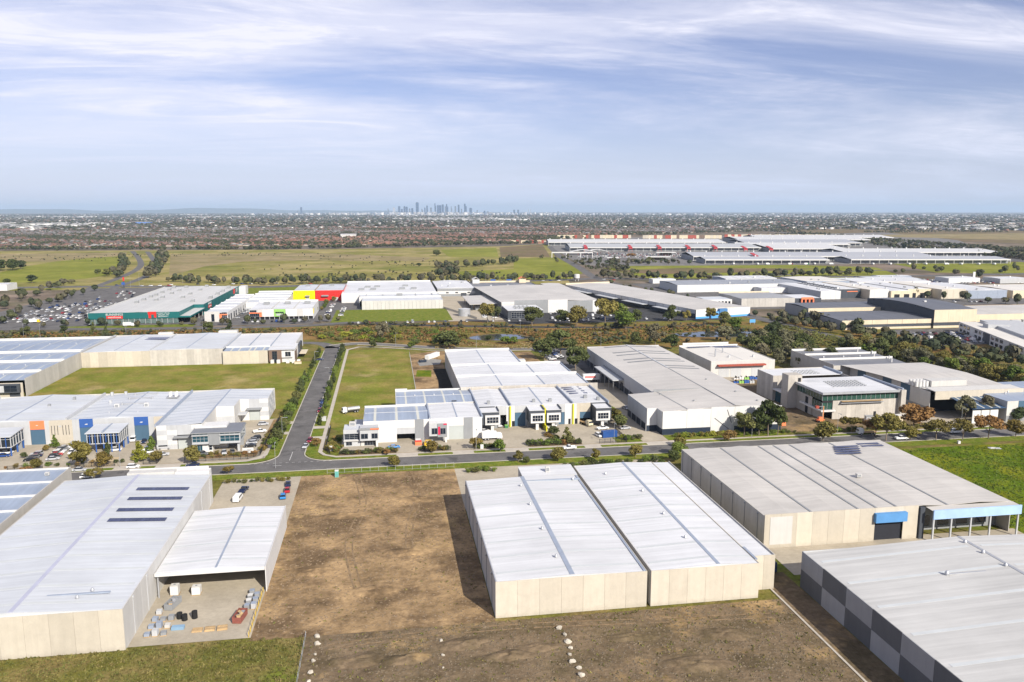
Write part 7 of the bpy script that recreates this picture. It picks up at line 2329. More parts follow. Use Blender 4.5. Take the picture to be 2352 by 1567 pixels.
# ------------------------------------------------------------------ hills on the left horizon
V, F = [], []
n = 60
for i in range(n):
 p = -150 + i * (1250 + 150) / (n - 1)
 b = YAW + math.atan((p - 1176) / (FPX / math.cos(PITCH)))
 prof = 60 + 150 * math.exp(-((p - 520) / 230) ** 2) + 90 * math.exp(-((p - 60) / 180) ** 2) + 25 * math.sin(p / 60) + 14 * math.sin(p / 23 + 1)
 prof *= 1 - max(0, (p - 900) / 350)
 for dd, z in ((38000, -.1), (43000, max(8, prof)), (48000, -.1)):
  V.append((dd * math.sin(b), dd * math.cos(b), z))
for i in range(n - 1):
 for k in range(2):
  F.append((3 * i + k, 3 * i + 3 + k, 3 * i + 4 + k, 3 * i + 1 + k))
tag(link('hills', mesh('hills', V, F, mat('hill_bush', (.055, .065, .045), .95, .1, .0005))), kind='structure')
# ------------------------------------------------------------------ planting
def scatter_px(n, poly, kinds, hm, pal, label, group, seed, wide=(.9, 1.2), gap=0.0, mass=None):
 """n plants at random ground points inside a surveyed outline; heights in metres"""
 r = random.Random(seed)
 pts = [pix(*p) for p in poly]
 xs = [p[0] for p in pts]; ys = [p[1] for p in pts]
 def inside(x, y):
  c = False
  j = len(pts) - 1
  for i in range(len(pts)):
   if (pts[i][1] > y) != (pts[j][1] > y) and x < (pts[j][0] - pts[i][0]) * (y - pts[i][1]) / (pts[j][1] - pts[i][1]) + pts[i][0]:
    c = not c
   j = i
  return c
 k = tries = 0
 placed, got = [], []
 while k < n and tries < n * 60:
  tries += 1
  x, y = r.uniform(min(xs), max(xs)), r.uniform(min(ys), max(ys))
  if not inside(x, y) or any((x - a) ** 2 + (y - b) ** 2 < gap * gap for a, b in placed):
   continue
  placed.append((x, y))
  k += 1
  if mass:
   h_ = r.uniform(*hm)
   got.append((x, y, h_, h_ * .85 * r.uniform(*wide)))
   continue
  tree(r.choice(kinds), x, y, r.uniform(*hm), r.choice(pal), label, group, r.uniform(*wide))
 if mass:
  mass_trees(mass, got, label, seed)
def along_px(pts, n, kinds, hm, pal, label, group, seed, jit=2.0, wide=(.9, 1.2), mass=None):
 got = []
 r = random.Random(seed)
 P2 = [Vector(pix(*p)) for p in pts]
 seg = [(P2[i + 1] - P2[i]).length for i in range(len(P2) - 1)]
 tot = sum(seg)
 for k in range(n):
  d = tot * (k + r.uniform(.2, .8)) / n
  i = 0
  while d > seg[i] and i < len(seg) - 1:
   d -= seg[i]; i += 1
  p = P2[i] + (P2[i + 1] - P2[i]) * (d / seg[i])
  if mass:
   h_ = r.uniform(*hm)
   got.append((p.x + r.uniform(-jit, jit), p.y + r.uniform(-jit, jit), h_, h_ * .85 * r.uniform(*wide)))
   continue
  tree(r.choice(kinds), p.x + r.uniform(-jit, jit), p.y + r.uniform(-jit, jit), r.uniform(*hm), r.choice(pal), label, group, r.uniform(*wide))
 if mass:
  mass_trees(mass, got, label, seed)
r7 = random.Random(5)
# side street rows
y = 304.0
while y < 520:
 if not any(abs(y - q) < 3.2 for q in (328, 344)):
  tree(r7.choice(['round', 'cone', 'round']), -43.9 + r7.uniform(-.5, .5), y, r7.uniform(4.2, 6.4) if y < 430 else r7.uniform(3.0, 4.4), r7.choice(['gum', 'dark', 'green']), 'bushy dark green tree in the row on the vacant lot side of the side street', 'trees along the vacant lot side of the side street', r7.uniform(.95, 1.25))
 y += r7.uniform(6.5, 10)
y = 338.0
while y < 532:
 tree(r7.choice(['round', 'cone']), -29.6 + r7.uniform(-.4, .4), y, r7.uniform(3.4, 5.2), r7.choice(['gum', 'dark', 'green']), 'bushy green tree in the row beside the concrete footpath of the side street', 'trees along the footpath side of the side street', r7.uniform(.9, 1.2))
 y += r7.uniform(4.6, 6.8)
tp('round', 726, 1028, 24, 'rust', 'small reddish street tree beside the maroon car at the corner')
# cross street planting, left half
for a in ((56, 1104, 30, 'flat', 'rust', 1.15, 'spreading rusty street tree beside the blue and white striped shed'), (82, 1080, 26, 'round', 'olive', 1.2, 'round olive tree by the black fence near the finned office'),
    (184, 1073, 64, 'round', 'olive', .95, 'tall brown green tree in front of the blue finned office'), (126, 1028, 32, 'cone', 'green', .9, 'pointed green tree beside the slotted cream panel'),
    (319, 1060, 50, 'cone', 'lime', 1.0, 'bright green conical tree inside the black fence'), (349, 1038, 40, 'cone', 'green', .9, 'dark green conical tree beside the chequered wall'),
    (248, 1048, 35, 'cone', 'gum', .85, 'narrow green tree in front of the finned office columns'), (236, 1074, 36, 'round', 'rust', 1.2, 'reddish brown tree beside the sandy garden bed'),
    (359, 1063, 28, 'round', 'rust', 1.1, 'small russet tree by the black fence next to parked cars'), (216, 1104, 28, 'flat', 'rust', 1.3, 'spreading russet street tree beside the silver car'),
    (57, 1053, 15, 'round', 'gum', 1.2, 'small green shrub tree beside the parked blue car'), (105, 1036, 14, 'round', 'rust', 1.2, 'small orange leaved tree at the driveway edge'),
    (178, 1072, 13, 'round', 'rust', 1.2, 'low russet bush under the tall brown green tree'), (442, 1067, 45, 'round', 'olive', .95, 'olive brown tree at the chequered unit gate'),
    (525, 1090, 18, 'flat', 'rust', 1.5, 'low spreading russet street tree near the junction'),
    (905, 1073, 27, 'round', 'olive', 1.1, 'round olive street tree on the dirt lot side of the cross street'), (992, 1041, 30, 'round', 'rust', 1.0, 'russet tree in the hedge beside the yellow bin'),
    (888, 1046, 16, 'round', 'rust', 1.2, 'small russet tree at the end of the front hedge'), (1149, 1038, 30, 'round', 'green', 1.1, 'round green tree inside the black fence before the charcoal units'),
    (1092, 1032, 26, 'flat', 'rust', 1.1, 'russet tree beside the white walled unit gate'),
    (1190, 1061, 27, 'round', 'olive', 1.1, 'olive street tree opposite the charcoal units driveway'), (1209, 1064, 16, 'round', 'gum', 1.1, 'small green street tree beside the olive one'),
    (1280, 1059, 33, 'round', 'olive', 1.3, 'broad olive street tree beside the white ute'), (1367, 1058, 29, 'round', 'olive', 1.0, 'olive street tree opposite the blue container'),
    (1460, 1051, 31, 'round', 'olive', 1.1, 'olive street tree opposite the wide driveway'), (1302, 1019, 42, 'cone', 'gum', 1.1, 'tall grey green tree in the bed between the charcoal units'),
    (1272, 1001, 24, 'round', 'gum', 1.2, 'rounded shrub tree in the bed between the charcoal units'), (1675, 1014, 26, 'round', 'rust', 1.5, 'broad russet bush at the end of the yellow green hedge'),
    (1556, 1046, 30, 'round', 'green', 1.5, 'bushy bright green tree behind the beige shed'), (1562, 1026, 22, 'round', 'olive', 1.7, 'olive bush on the verge before the beige shed'),
    (1548, 1060, 26, 'round', 'dark', 1.4, 'dark bush between the white roofed shed and the beige shed'),
    (1709, 1002, 58, 'gum', 'gum', .95, 'tall gum with pale trunk before the white panelled wall'), (1743, 1000, 58, 'gum', 'gum', .9, 'second pale trunked gum before the white panelled wall'),
    (1764, 1002, 82, 'gum', 'dark', .85, 'tallest dark gum before the white panelled wall'), (1786, 1000, 66, 'gum', 'gum', .7, 'slim gum at the corner of the white panelled wall'),
    (1890, 1012, 46, 'round', 'olive', 1.25, 'broad olive tree before the unfinished office'), (1955, 993, 36, 'flat', 'rust', 1.2, 'russet tree before the concrete wall of the unfinished office'),
    (2035, 1012, 60, 'flat', 'olive', 1.1, 'spreading russet green tree beside the flatbed truck'), (2010, 1002, 40, 'flat', 'rust', 1.1, 'russet tree behind the flatbed truck'),
    (2098, 992, 68, 'gum', 'rust', 1.1, 'tall russet gum with a white trunk beside the unfinished office'), (2092, 1010, 30, 'round', 'olive', 1.4, 'round olive tree beside the white double cab ute'),
    (2150, 1012, 46, 'flat', 'rust', 1.2, 'russet street tree beside the green field'), (2210, 1013, 48, 'flat', 'rust', 1.05, 'second russet street tree beside the green field'),
    (2270, 1008, 52, 'flat', 'rust', 1.2, 'leaning russet street tree beside the green field'), (2332, 1004, 42, 'round', 'rust', 1.05, 'round russet street tree at the edge of the green field'),
    (2217, 967, 58, 'gum', 'grey', .8, 'slim grey green gum in front of the white screen wall'), (2265, 962, 54, 'gum', 'grey', .8, 'second grey green gum behind the screen wall'),
    (2342, 968, 34, 'round', 'dark', 1.5, 'dark rounded tree by the loading bay'), (1905, 842, 45, 'gum', 'gum', 1.0, 'dark gum between the unfinished office and the striped roof shed')):
 px_, py_, h_, k_, p_, w_, l_ = a
 tp(k_, px_, py_, h_, p_, l_, None, w_)
# lane of trees beside the charcoal units
for i in range(9):
 tree('round', 95.4 + r7.uniform(-.6, .6), 312 + i * 5.0, r7.uniform(4.5, 6.5), r7.choice(['gum', 'green', 'olive']), 'green tree in the row beside the charcoal units and the drive', 'trees along the drive', r7.uniform(1.0, 1.3))
# hedges and garden shrubs on the cross street
def hedge(x0, x1, y, n, hm, pal, label, group, dy=.7):
 for i in range(n):
  tree('shrub', x0 + (x1 - x0) * (i + r7.uniform(.2, .8)) / n, y + r7.uniform(-dy, dy), r7.uniform(*hm), r7.choice(pal), label, group, r7.uniform(1.0, 1.5))
hedge(-19, 2, 294, 17, (1.2, 2.2), ['rust', 'green', 'gum'], 'shrub in the mixed hedge before the grey framed office', 'hedge before the grey framed office')
hedge(10.5, 22, 294, 10, (1.3, 2.2), ['green', 'gum', 'rust'], 'shrub in the hedge between two front gates', 'hedge between the white unit gates')
hedge(32, 43, 294, 9, (1.4, 2.4), ['gum', 'green', 'olive'], 'shrub inside the black fence before the first charcoal bay', 'shrubs before the first charcoal bay')
hedge(53, 73, 294.5, 15, (1.5, 2.6), ['gum', 'green', 'rust'], 'shrub in the bed inside the black fence before the yellow fin', 'shrubs before the yellow fin', 1.2)
hedge(62, 66, 303, 6, (1.2, 2.4), ['gum', 'rust', 'grey'], 'shrub in the narrow bed between the charcoal units', 'shrubs between the charcoal units', 4)
hedge(91, 99, 297, 10, (1.2, 2.0), ['lime', 'green', 'grey'], 'yellow green shrub beside the wide driveway', 'shrubs beside the wide driveway', 2)
hedge(113, 140, 296, 22, (1.3, 2.2), ['lime', 'green', 'olive'], 'shrub in the yellow green hedge before the white panelled wall', 'hedge before the white panelled wall', .9)
hedge(142, 165, 295.5, 12, (1.0, 1.8), ['green', 'gum'], 'shrub under the gums before the white panelled wall', 'shrubs under the gums', 1.2)
hedge(-73, -50, 299, 20, (.7, 1.6), ['rust', 'olive', 'gum'], 'shrub in the mulched garden before the teal windowed office', 'garden before the teal windowed office', 2.2)
hedge(-140, -90, 296, 14, (.8, 1.8), ['green', 'rust', 'gum'], 'shrub in the front garden beds of the grey units', 'front garden shrubs of the grey units', 1.0)
hedge(-49.5, -47.6, 318, 16, (.9, 1.8), ['olive', 'rust', 'gum'], 'shrub in the dry garden beside the chequered corner unit', 'dry garden by the chequered unit', 16)
hedge(-24, -19, 306, 14, (1.0, 2.4), ['rust', 'green', 'olive'], 'shrub at the corner garden of the grey framed office', 'corner garden of the grey framed office', 9)
hedge(176, 224, 294, 18, (1.0, 2.2), ['gum', 'olive', 'green'], 'shrub along the unfinished office frontage', 'shrubs along the building site frontage', 1.4)
hedge(26, 36, 266, 8, (1.2, 2.2), ['green', 'gum'], 'shrub in the forecourt bed of the long shed', 'shrubs before the long shed')
hedge(60, 97, 266, 18, (1.4, 2.6), ['dark', 'green', 'gum'], 'shrub along the street end of the white roofed shed', 'shrubs behind the white roofed shed', 2)
hedge(-55, -33, 267, 12, (1.0, 1.8), ['olive', 'gum'], 'shrub along the street end of the concrete yard', 'shrubs at the street end of the concrete yard', 1)
rect('garden_bed', -73.5, -49.5, 296, 303, .075, mulch)
rect('garden_bed', -50.2, -46.2, 303, 350, .075, mulch)
rect('garden_bed', -108, -99, 292.4, 303, .075, mat('sand_bed', (.46, .36, .22), .9, .15, .6))
rect('garden_bed', 53, 74, 292.4, 298, .075, mulch)
rect('garden_bed', -19, 2, 292.4, 296, .075, mulch)
rect('garden_bed', 88, 98.5, 292.4, 301, .075, lawn)
rect('garden_bed', 109, 160, 292.4, 299.6, .065, lawn)
# wetland bushes, reeds and trees
scatter_px(110, ((-10, 765), (330, 762), (640, 758), (700, 768), (560, 768), (330, 772), (0, 782)), ['shrub'], (1.8, 3.8), ['green', 'gum', 'olive', 'grey'], 'scrub bush on the wetland bank behind the long sheds', 'bushes behind the long sheds', 21, (1.2, 2.0), mass='scrub')
scatter_px(52, ((720, 760), (1000, 762), (1080, 775), (1010, 795), (860, 788), (730, 780)), ['shrub'], (1.8, 4.2), ['green', 'gum', 'olive', 'lime'], 'scrub bush in the reed bed behind the side street', 'bushes in the reed bed', 22, (1.2, 2.0))
scatter_px(90, ((1190, 762), (1560, 752), (1800, 752), (1780, 790), (1560, 790), (1330, 792), (1200, 790)), ['shrub'], (1.8, 4.2), ['green', 'gum', 'olive', 'grey'], 'scrub bush around the right hand pond', 'bushes around the right hand pond', 23, (1.2, 2.0), mass='scrub')
scatter_px(110, ((800, 742), (1100, 748), (1400, 750), (1660, 742), (1660, 752), (1300, 757), (1000, 757), (800, 752)), ['shrub'], (1.8, 3.8), ['green', 'gum', 'olive', 'grey'], 'scrub bush along the far bank of the wetland', 'bushes on the far bank', 24, (1.2, 2.0), mass='scrub')
for a in ((878, 782, 42, 'gum', 'grey', .9, 'tall grey gum standing in the reed bed'), (905, 778, 30, 'gum', 'gum', .8, 'slim gum beside the tall grey one in the reed bed'), (1030, 800, 42, 'round', 'gum', 1.2, 'broad dark tree beside the rear road'),
    (1012, 798, 28, 'round', 'dark', 1.2, 'lower dark tree beside the rear road'), (1046, 800, 30, 'round', 'gum', 1.1, 'bushy tree at the bend of the rear road'), (945, 800, 16, 'round', 'green', 1.3, 'small round street tree on the rear road'), (858, 798, 16, 'round', 'gum', 1.3, 'small street tree on the rear road near the footpath bend'),
    (1122, 783, 13, 'round', 'dark', 1.4, 'round bush at the pond edge'), (1165, 790, 18, 'round', 'green', 1.8, 'wide green bush below the pond'), (1180, 789, 16, 'round', 'green', 1.6, 'second wide green bush below the pond'),
    (1250, 826, 50, 'round', 'gum', 1.2, 'big dark tree behind the stepped white warehouse'), (1288, 815, 55, 'gum', 'gum', 1.2, 'tall gum behind the stepped white warehouse'), (1322, 850, 58, 'round', 'dark', 1.15, 'large dark tree over the car park edge'),
    (1262, 800, 36, 'round', 'gum', 1.2, 'bushy tree on the far side of the car park'), (1312, 806, 30, 'round', 'gum', 1.2, 'rounded tree at the car park corner'), (1345, 832, 26, 'round', 'gum', 1.2, 'smaller tree beside the parked cars'),
    (1460, 792, 30, 'round', 'gum', 1.1, 'round dark tree behind the huge beige shed'), (1505, 792, 46, 'gum', 'grey', 1.1, 'tall grey green gum behind the huge beige shed'), (1543, 802, 36, 'round', 'dark', 1.2, 'dense dark tree at the back corner of the huge beige shed'), (1380, 792, 18, 'round', 'gum', 1.3, 'small bushy tree in the reeds'),
    (1662, 786, 40, 'gum', 'grey', .9, 'slim gum standing at the right hand pond'), (60, 775, 26, 'gum', 'gum', .9, 'lone slim gum on the bank by the far left'), (215, 768, 30, 'cone', 'gum', .8, 'pointed dark tree on the bank behind the sawtooth roof'), (245, 770, 24, 'cone', 'gum', .9, 'second pointed tree on the bank behind the sawtooth roof'),
    (146, 765, 18, 'round', 'dark', 1.1, 'dark bush tree on the left bank'), (530, 765, 32, 'cone', 'dark', 1.0, 'dark tree on the bank behind the white roofs'), (480, 762, 24, 'round', 'gum', 1.1, 'bushy tree on the bank beside a lamp post')):
 px_, py_, h_, k_, p_, w_, l_ = a
 tp(k_, px_, py_, h_, p_, l_, None, w_)
# woods
scatter_px(46, ((1700, 800), (1780, 775), (1850, 790), (1890, 835), (1840, 850), (1790, 842), (1740, 822)), ['gum', 'round', 'gum'], (7, 12), ['grey', 'gum', 'dark', 'grey'], 'tall grey green gum in the wood behind the red awning shed', 'wood behind the red awning shed', 31, (.95, 1.2), 3.5)
scatter_px(60, ((1900, 800), (1990, 796), (2110, 822), (2352, 880), (2400, 905), (2352, 905), (2200, 868), (2080, 840), (1960, 822)), ['gum', 'round', 'gum'], (6, 11), ['olive', 'gum', 'green', 'grey'], 'green or olive gum in the belt below the boulevard', 'tree belt below the boulevard', 32, (1.0, 1.25), 4)
scatter_px(95, ((1770, 742), (1880, 762), (2000, 782), (2200, 826), (2352, 850), (2352, 828), (2200, 800), (2090, 780), (1960, 755), (1860, 735)), ['gum', 'round'], (6, 10), ['gum', 'dark', 'green', 'olive'], 'dark green gum in the belt above the boulevard', 'tree belt above the boulevard', 33, (.95, 1.2), 4.5, mass='boulevard_trees')
along_px(((2060, 680), (2352, 702)), 9, ['round', 'gum'], (8, 11), ['dark', 'gum'], 'dark round tree in front of the tan shed row', 'trees in front of the shed row', 34, 4, mass='shed_row_trees')
along_px(((1560, 690), (1700, 722), (1860, 742)), 14, ['round', 'gum'], (6, 9), ['gum', 'dark', 'olive'], 'bushy tree along the upper boulevard', 'trees along the upper boulevard', 35, 6, mass='boulevard_trees')
along_px(((1390, 652), (1480, 668), (1600, 690)), 8, ['round', 'gum'], (5, 8), ['gum', 'dark'], 'small dark tree beside the boulevard bend', 'trees beside the boulevard bend', 36, 4, mass='boulevard_trees')
for a in ((1120, 742, 48, 'gum', 'olive', .9, 'olive gum beside the water tank yard'), (1136, 742, 42, 'gum', 'gum', .9, 'gum next to the olive one by the water tank yard'), (1222, 748, 46, 'round', 'gum', 1.05, 'dense upright tree beside the charcoal office'), (1290, 744, 34, 'round', 'gum', 1.1, 'round tree in the boat yard'),
    (1325, 750, 48, 'round', 'olive', .95, 'tall olive tree in the boat yard'), (1390, 748, 66, 'gum', 'olive', .9, 'tall olive gum beside the grey and white panelled front'), (1417, 738, 44, 'round', 'green', 1.1, 'green tree between the beige sheds'), (1437, 756, 42, 'round', 'green', 1.2, 'bright green tree near the wetland edge'),
    (1460, 746, 34, 'gum', 'gum', 1.0, 'gum before the long turned shed'), (1535, 738, 24, 'round', 'dark', 1.2, 'dark tree before the blue office corner'), (1545, 738, 36, 'gum', 'gum', 1.0, 'gum before the blue office corner'), (1576, 738, 26, 'gum', 'olive', .9, 'slim gum before the white end wall'), (1630, 740, 36, 'gum', 'olive', .9, 'tall gum near the sky blue board'),
    (1665, 748, 34, 'round', 'gum', 1.2, 'bushy tree near the sky blue board'), (1690, 758, 30, 'round', 'green', 1.3, 'green tree by the boulevard bend')):
 px_, py_, h_, k_, p_, w_, l_ = a
 tp(k_, px_, py_, h_, p_, l_, None, w_)
# main road belts
along_px(((390, 648), (600, 654), (790, 650), (960, 648), (1100, 646), (1330, 642)), 130, ['gum', 'round'], (7, 12), ['gum', 'dark', 'olive'], 'gum in the belt along the main road behind the stores', 'trees along the main road behind the stores', 41, 7, mass='main_road_trees')
along_px(((995, 640), (1040, 632), (1010, 615), (1090, 612), (1165, 606), (1180, 600)), 70, ['gum', 'round'], (9, 14), ['grey', 'gum', 'dark'], 'grey brown tree in the copse on the open fields', 'copse on the open fields', 42, 12, mass='copse')
along_px(((1390, 640), (1600, 643), (1700, 640), (1900, 634), (2010, 630)), 60, ['round', 'gum'], (9, 14), ['gum', 'dark'], 'rounded dark tree along the road before the market', 'trees along the road before the market', 43, 6, mass='market_road_trees')
along_px(((2040, 628), (2140, 618), (2230, 640), (2300, 624), (2352, 618)), 20, ['round', 'gum'], (8, 13), ['gum', 'dark', 'olive'], 'tree beside the road near the service station', 'trees near the service station', 44, 14, mass='service_road_trees')
along_px(((285, 592), (284, 600), (290, 612), (262, 640)), 34, ['round', 'gum'], (8, 13), ['gum', 'dark', 'olive'], 'dark tree on the field side of the far dual road', 'trees on the field side of the far dual road', 45, 8, mass='dual_road_trees')
along_px(((368, 582), (376, 592), (370, 606), (358, 622), (345, 640)), 60, ['round', 'gum'], (9, 15), ['gum', 'dark', 'olive'], 'dark tree on the paddock side of the far dual road', 'trees on the paddock side of the far dual road', 46, 8, mass='dual_road_trees')
along_px(((10, 745), (60, 715), (130, 690), (210, 668)), 22, ['gum', 'round', 'cone'], (6, 10), ['gum', 'dark', 'olive'], 'tree on the verge between the boulevard and the store car park', 'trees beside the store car park', 47, 9, mass='car_park_trees')
along_px(((0, 712), (50, 690), (100, 672), (160, 652)), 16, ['cone', 'gum'], (8, 12), ['gum', 'dark'], 'dark tree on the far verge of the boulevard', 'trees on the far verge of the boulevard', 48, 8, mass='car_park_trees')
along_px(((60, 752), (220, 748), (330, 750), (470, 748), (700, 742), (790, 738)), 26, ['round', 'gum', 'cone'], (5, 8), ['gum', 'dark', 'rust'], 'small tree along the store frontage road', 'trees along the store frontage', 49, 4, mass='store_frontage_trees')
along_px(((725, 720), (750, 700), (770, 690)), 8, ['round'], (4, 6), ['green', 'olive'], 'small green tree in the median of the units car park', 'trees in the units car park', 50, 3)
for a in ((74, 650, 20, 'round', 'dark', 1.3, 'lone dark round tree on the green field'), (15, 652, 12, 'round', 'dark', 1.4, 'small dark tree at the edge of the brown paddock'), (0, 622, 26, 'round', 'dark', 1.6, 'big dark pine at the left of the green field'), (30, 621, 26, 'round', 'dark', 1.4, 'second big dark pine by the green field'), (48, 618, 20, 'round', 'dark', 1.3, 'third dark pine by the green field'),
    (1003, 588, 14, 'round', 'gum', 1.5, 'lone wide tree on the open paddock'), (962, 612, 8, 'round', 'dark', 1.6, 'small dark bush on the open paddock'), (245, 635, 18, 'round', 'gum', 1.4, 'wide tree beside the far dual road'), (225, 630, 12, 'round', 'gum', 1.3, 'smaller tree beside the far dual road'),
    (1450, 596, 14, 'flat', 'rust', 1.4, 'wide russet tree in the market car park'), (1490, 600, 10, 'round', 'gum', 1.6, 'low tree beside the service station canopy'), (1412, 600, 14, 'cone', 'gum', 1.0, 'dark conical tree at the market entrance road')):
 px_, py_, h_, k_, p_, w_, l_ = a
 tp(k_, px_, py_, h_, p_, l_, None, w_)
# freeway and field belts: one mass at this distance
def belt(name, pts, n, h, label, seed, jit=20):
 r = np.random.default_rng(seed)
 P2 = np.array([pix(*p) for p in pts])
 t = np.sort(r.uniform(0, len(P2) - 1, n))
 i = np.minimum(t.astype(int), len(P2) - 2)
 q = P2[i] + (P2[i + 1] - P2[i]) * (t - i)[:, None] + r.normal(0, jit, (n, 2))
 hh = r.uniform(h[0], h[1], n)
 far_trees(name, q[:, 0], q[:, 1], hh, hh * r.uniform(.9, 1.5, n), seed, label)
belt('freeway_trees', ((1830, 540), (2000, 558), (2180, 580), (2352, 592), (2420, 600)), 520, (7, 12), 'dense dark tree belt along the freeway', 61, 26)
belt('freeway_trees', ((1790, 533), (2000, 551), (2200, 568), (2352, 580), (2420, 585)), 420, (7, 12), 'second dark tree belt beyond the freeway', 62, 24)
belt('field_trees', ((1750, 527), (1900, 524), (2050, 529), (2200, 523), (2400, 527)), 300, (6, 11), 'scattered trees across the brown paddocks', 63, 60)
belt('field_trees', ((0, 574), (300, 573), (600, 573), (900, 567), (1240, 559)), 420, (6, 11), 'trees along the main road at the edge of the suburb', 64, 14)
belt('field_trees', ((1250, 553), (1320, 545), (1600, 536), (1800, 530)), 300, (7, 12), 'trees behind the market wall', 65, 30)
belt('field_bushes', ((20, 590), (120, 592), (180, 598), (290, 587), (400, 588), (620, 584), (760, 590), (880, 600), (990, 605), (840, 612), (600, 620)), 190, (1.5, 3.5), 'low bushes dotted over the open fields', 66, 40)
belt('field_bushes', ((600, 640), (800, 632), (1000, 628), (1180, 640)), 120, (1.5, 4), 'low bushes before the main road belt', 67, 30)
# reeds: tall tussocks over the wetland
def reeds(n, poly, m, lo, hi, seed, avoid=()):
 r = np.random.default_rng(seed)
 P2 = np.array([pix(*p) for p in poly])
 x = r.uniform(P2[:, 0].min(), P2[:, 0].max(), n * 3)
 y = r.uniform(P2[:, 1].min(), P2[:, 1].max(), n * 3)
 ins = np.zeros(len(x), bool)
 j = len(P2) - 1
 for i in range(len(P2)):
  c = ((P2[i, 1] > y) != (P2[j, 1] > y)) & (x < (P2[j, 0] - P2[i, 0]) * (y - P2[i, 1]) / (P2[j, 1] - P2[i, 1] + 1e-9) + P2[i, 0])
  ins ^= c
  j = i
 for (cx, cy, rx, ry) in avoid:
  ins &= ((x - cx) / rx) ** 2 + ((y - cy) / ry) ** 2 > 1
 pat = np.sin(x / 17 + 1) * np.sin(y / 9) + .6 * np.sin(x / 7 + y / 5)
 ins &= pat > (-.5 if seed % 2 else -.9)
 x, y = x[ins][:n], y[ins][:n]
 v, f = puff(seed, 9)
 k = len(x)
 s = r.uniform(lo, hi, k)
 o = merge('reeds', v, f, np.stack([x, y, np.full(k, -.2)], 1), np.stack([s * 1.7, s * 1.4, s], 1), r.uniform(0, 6.28, k), [m], [0] * len(f))
 return tag(o, kind='stuff')
ponds = ((79, 552, 25, 30), (243, 540, 44, 30))
wet_outline = ((-10, 766), (700, 756), (790, 750), (1000, 756), (1300, 758), (1640, 750), (1790, 756), (1800, 790), (1560, 786), (1340, 792), (1050, 792), (860, 786), (730, 778), (700, 768), (330, 772), (0, 785))
reeds(3600, wet_outline, mat('brown_reeds', (.27, .165, .06), .9, .3, .06, fine=.3, trans=.2), 1.0, 2.2, 71, ponds)
reeds(2600, wet_outline, mat('green_reeds', (.15, .155, .04), .9, .3, .06, fine=.3, trans=.2), .8, 2.0, 74, ponds)
reeds(900, ((1000, 790), (1340, 785), (1345, 800), (1000, 802)), mat('straw_grass', (.34, .265, .12), .9, .3, .06, fine=.3, trans=.2), .6, 1.2, 73)
reeds(2200, ((1790, 745), (1900, 770), (2060, 800), (2352, 860), (2352, 880), (2150, 850), (1900, 800), (1800, 775)), MATS['green_reeds'], .7, 1.7, 76)
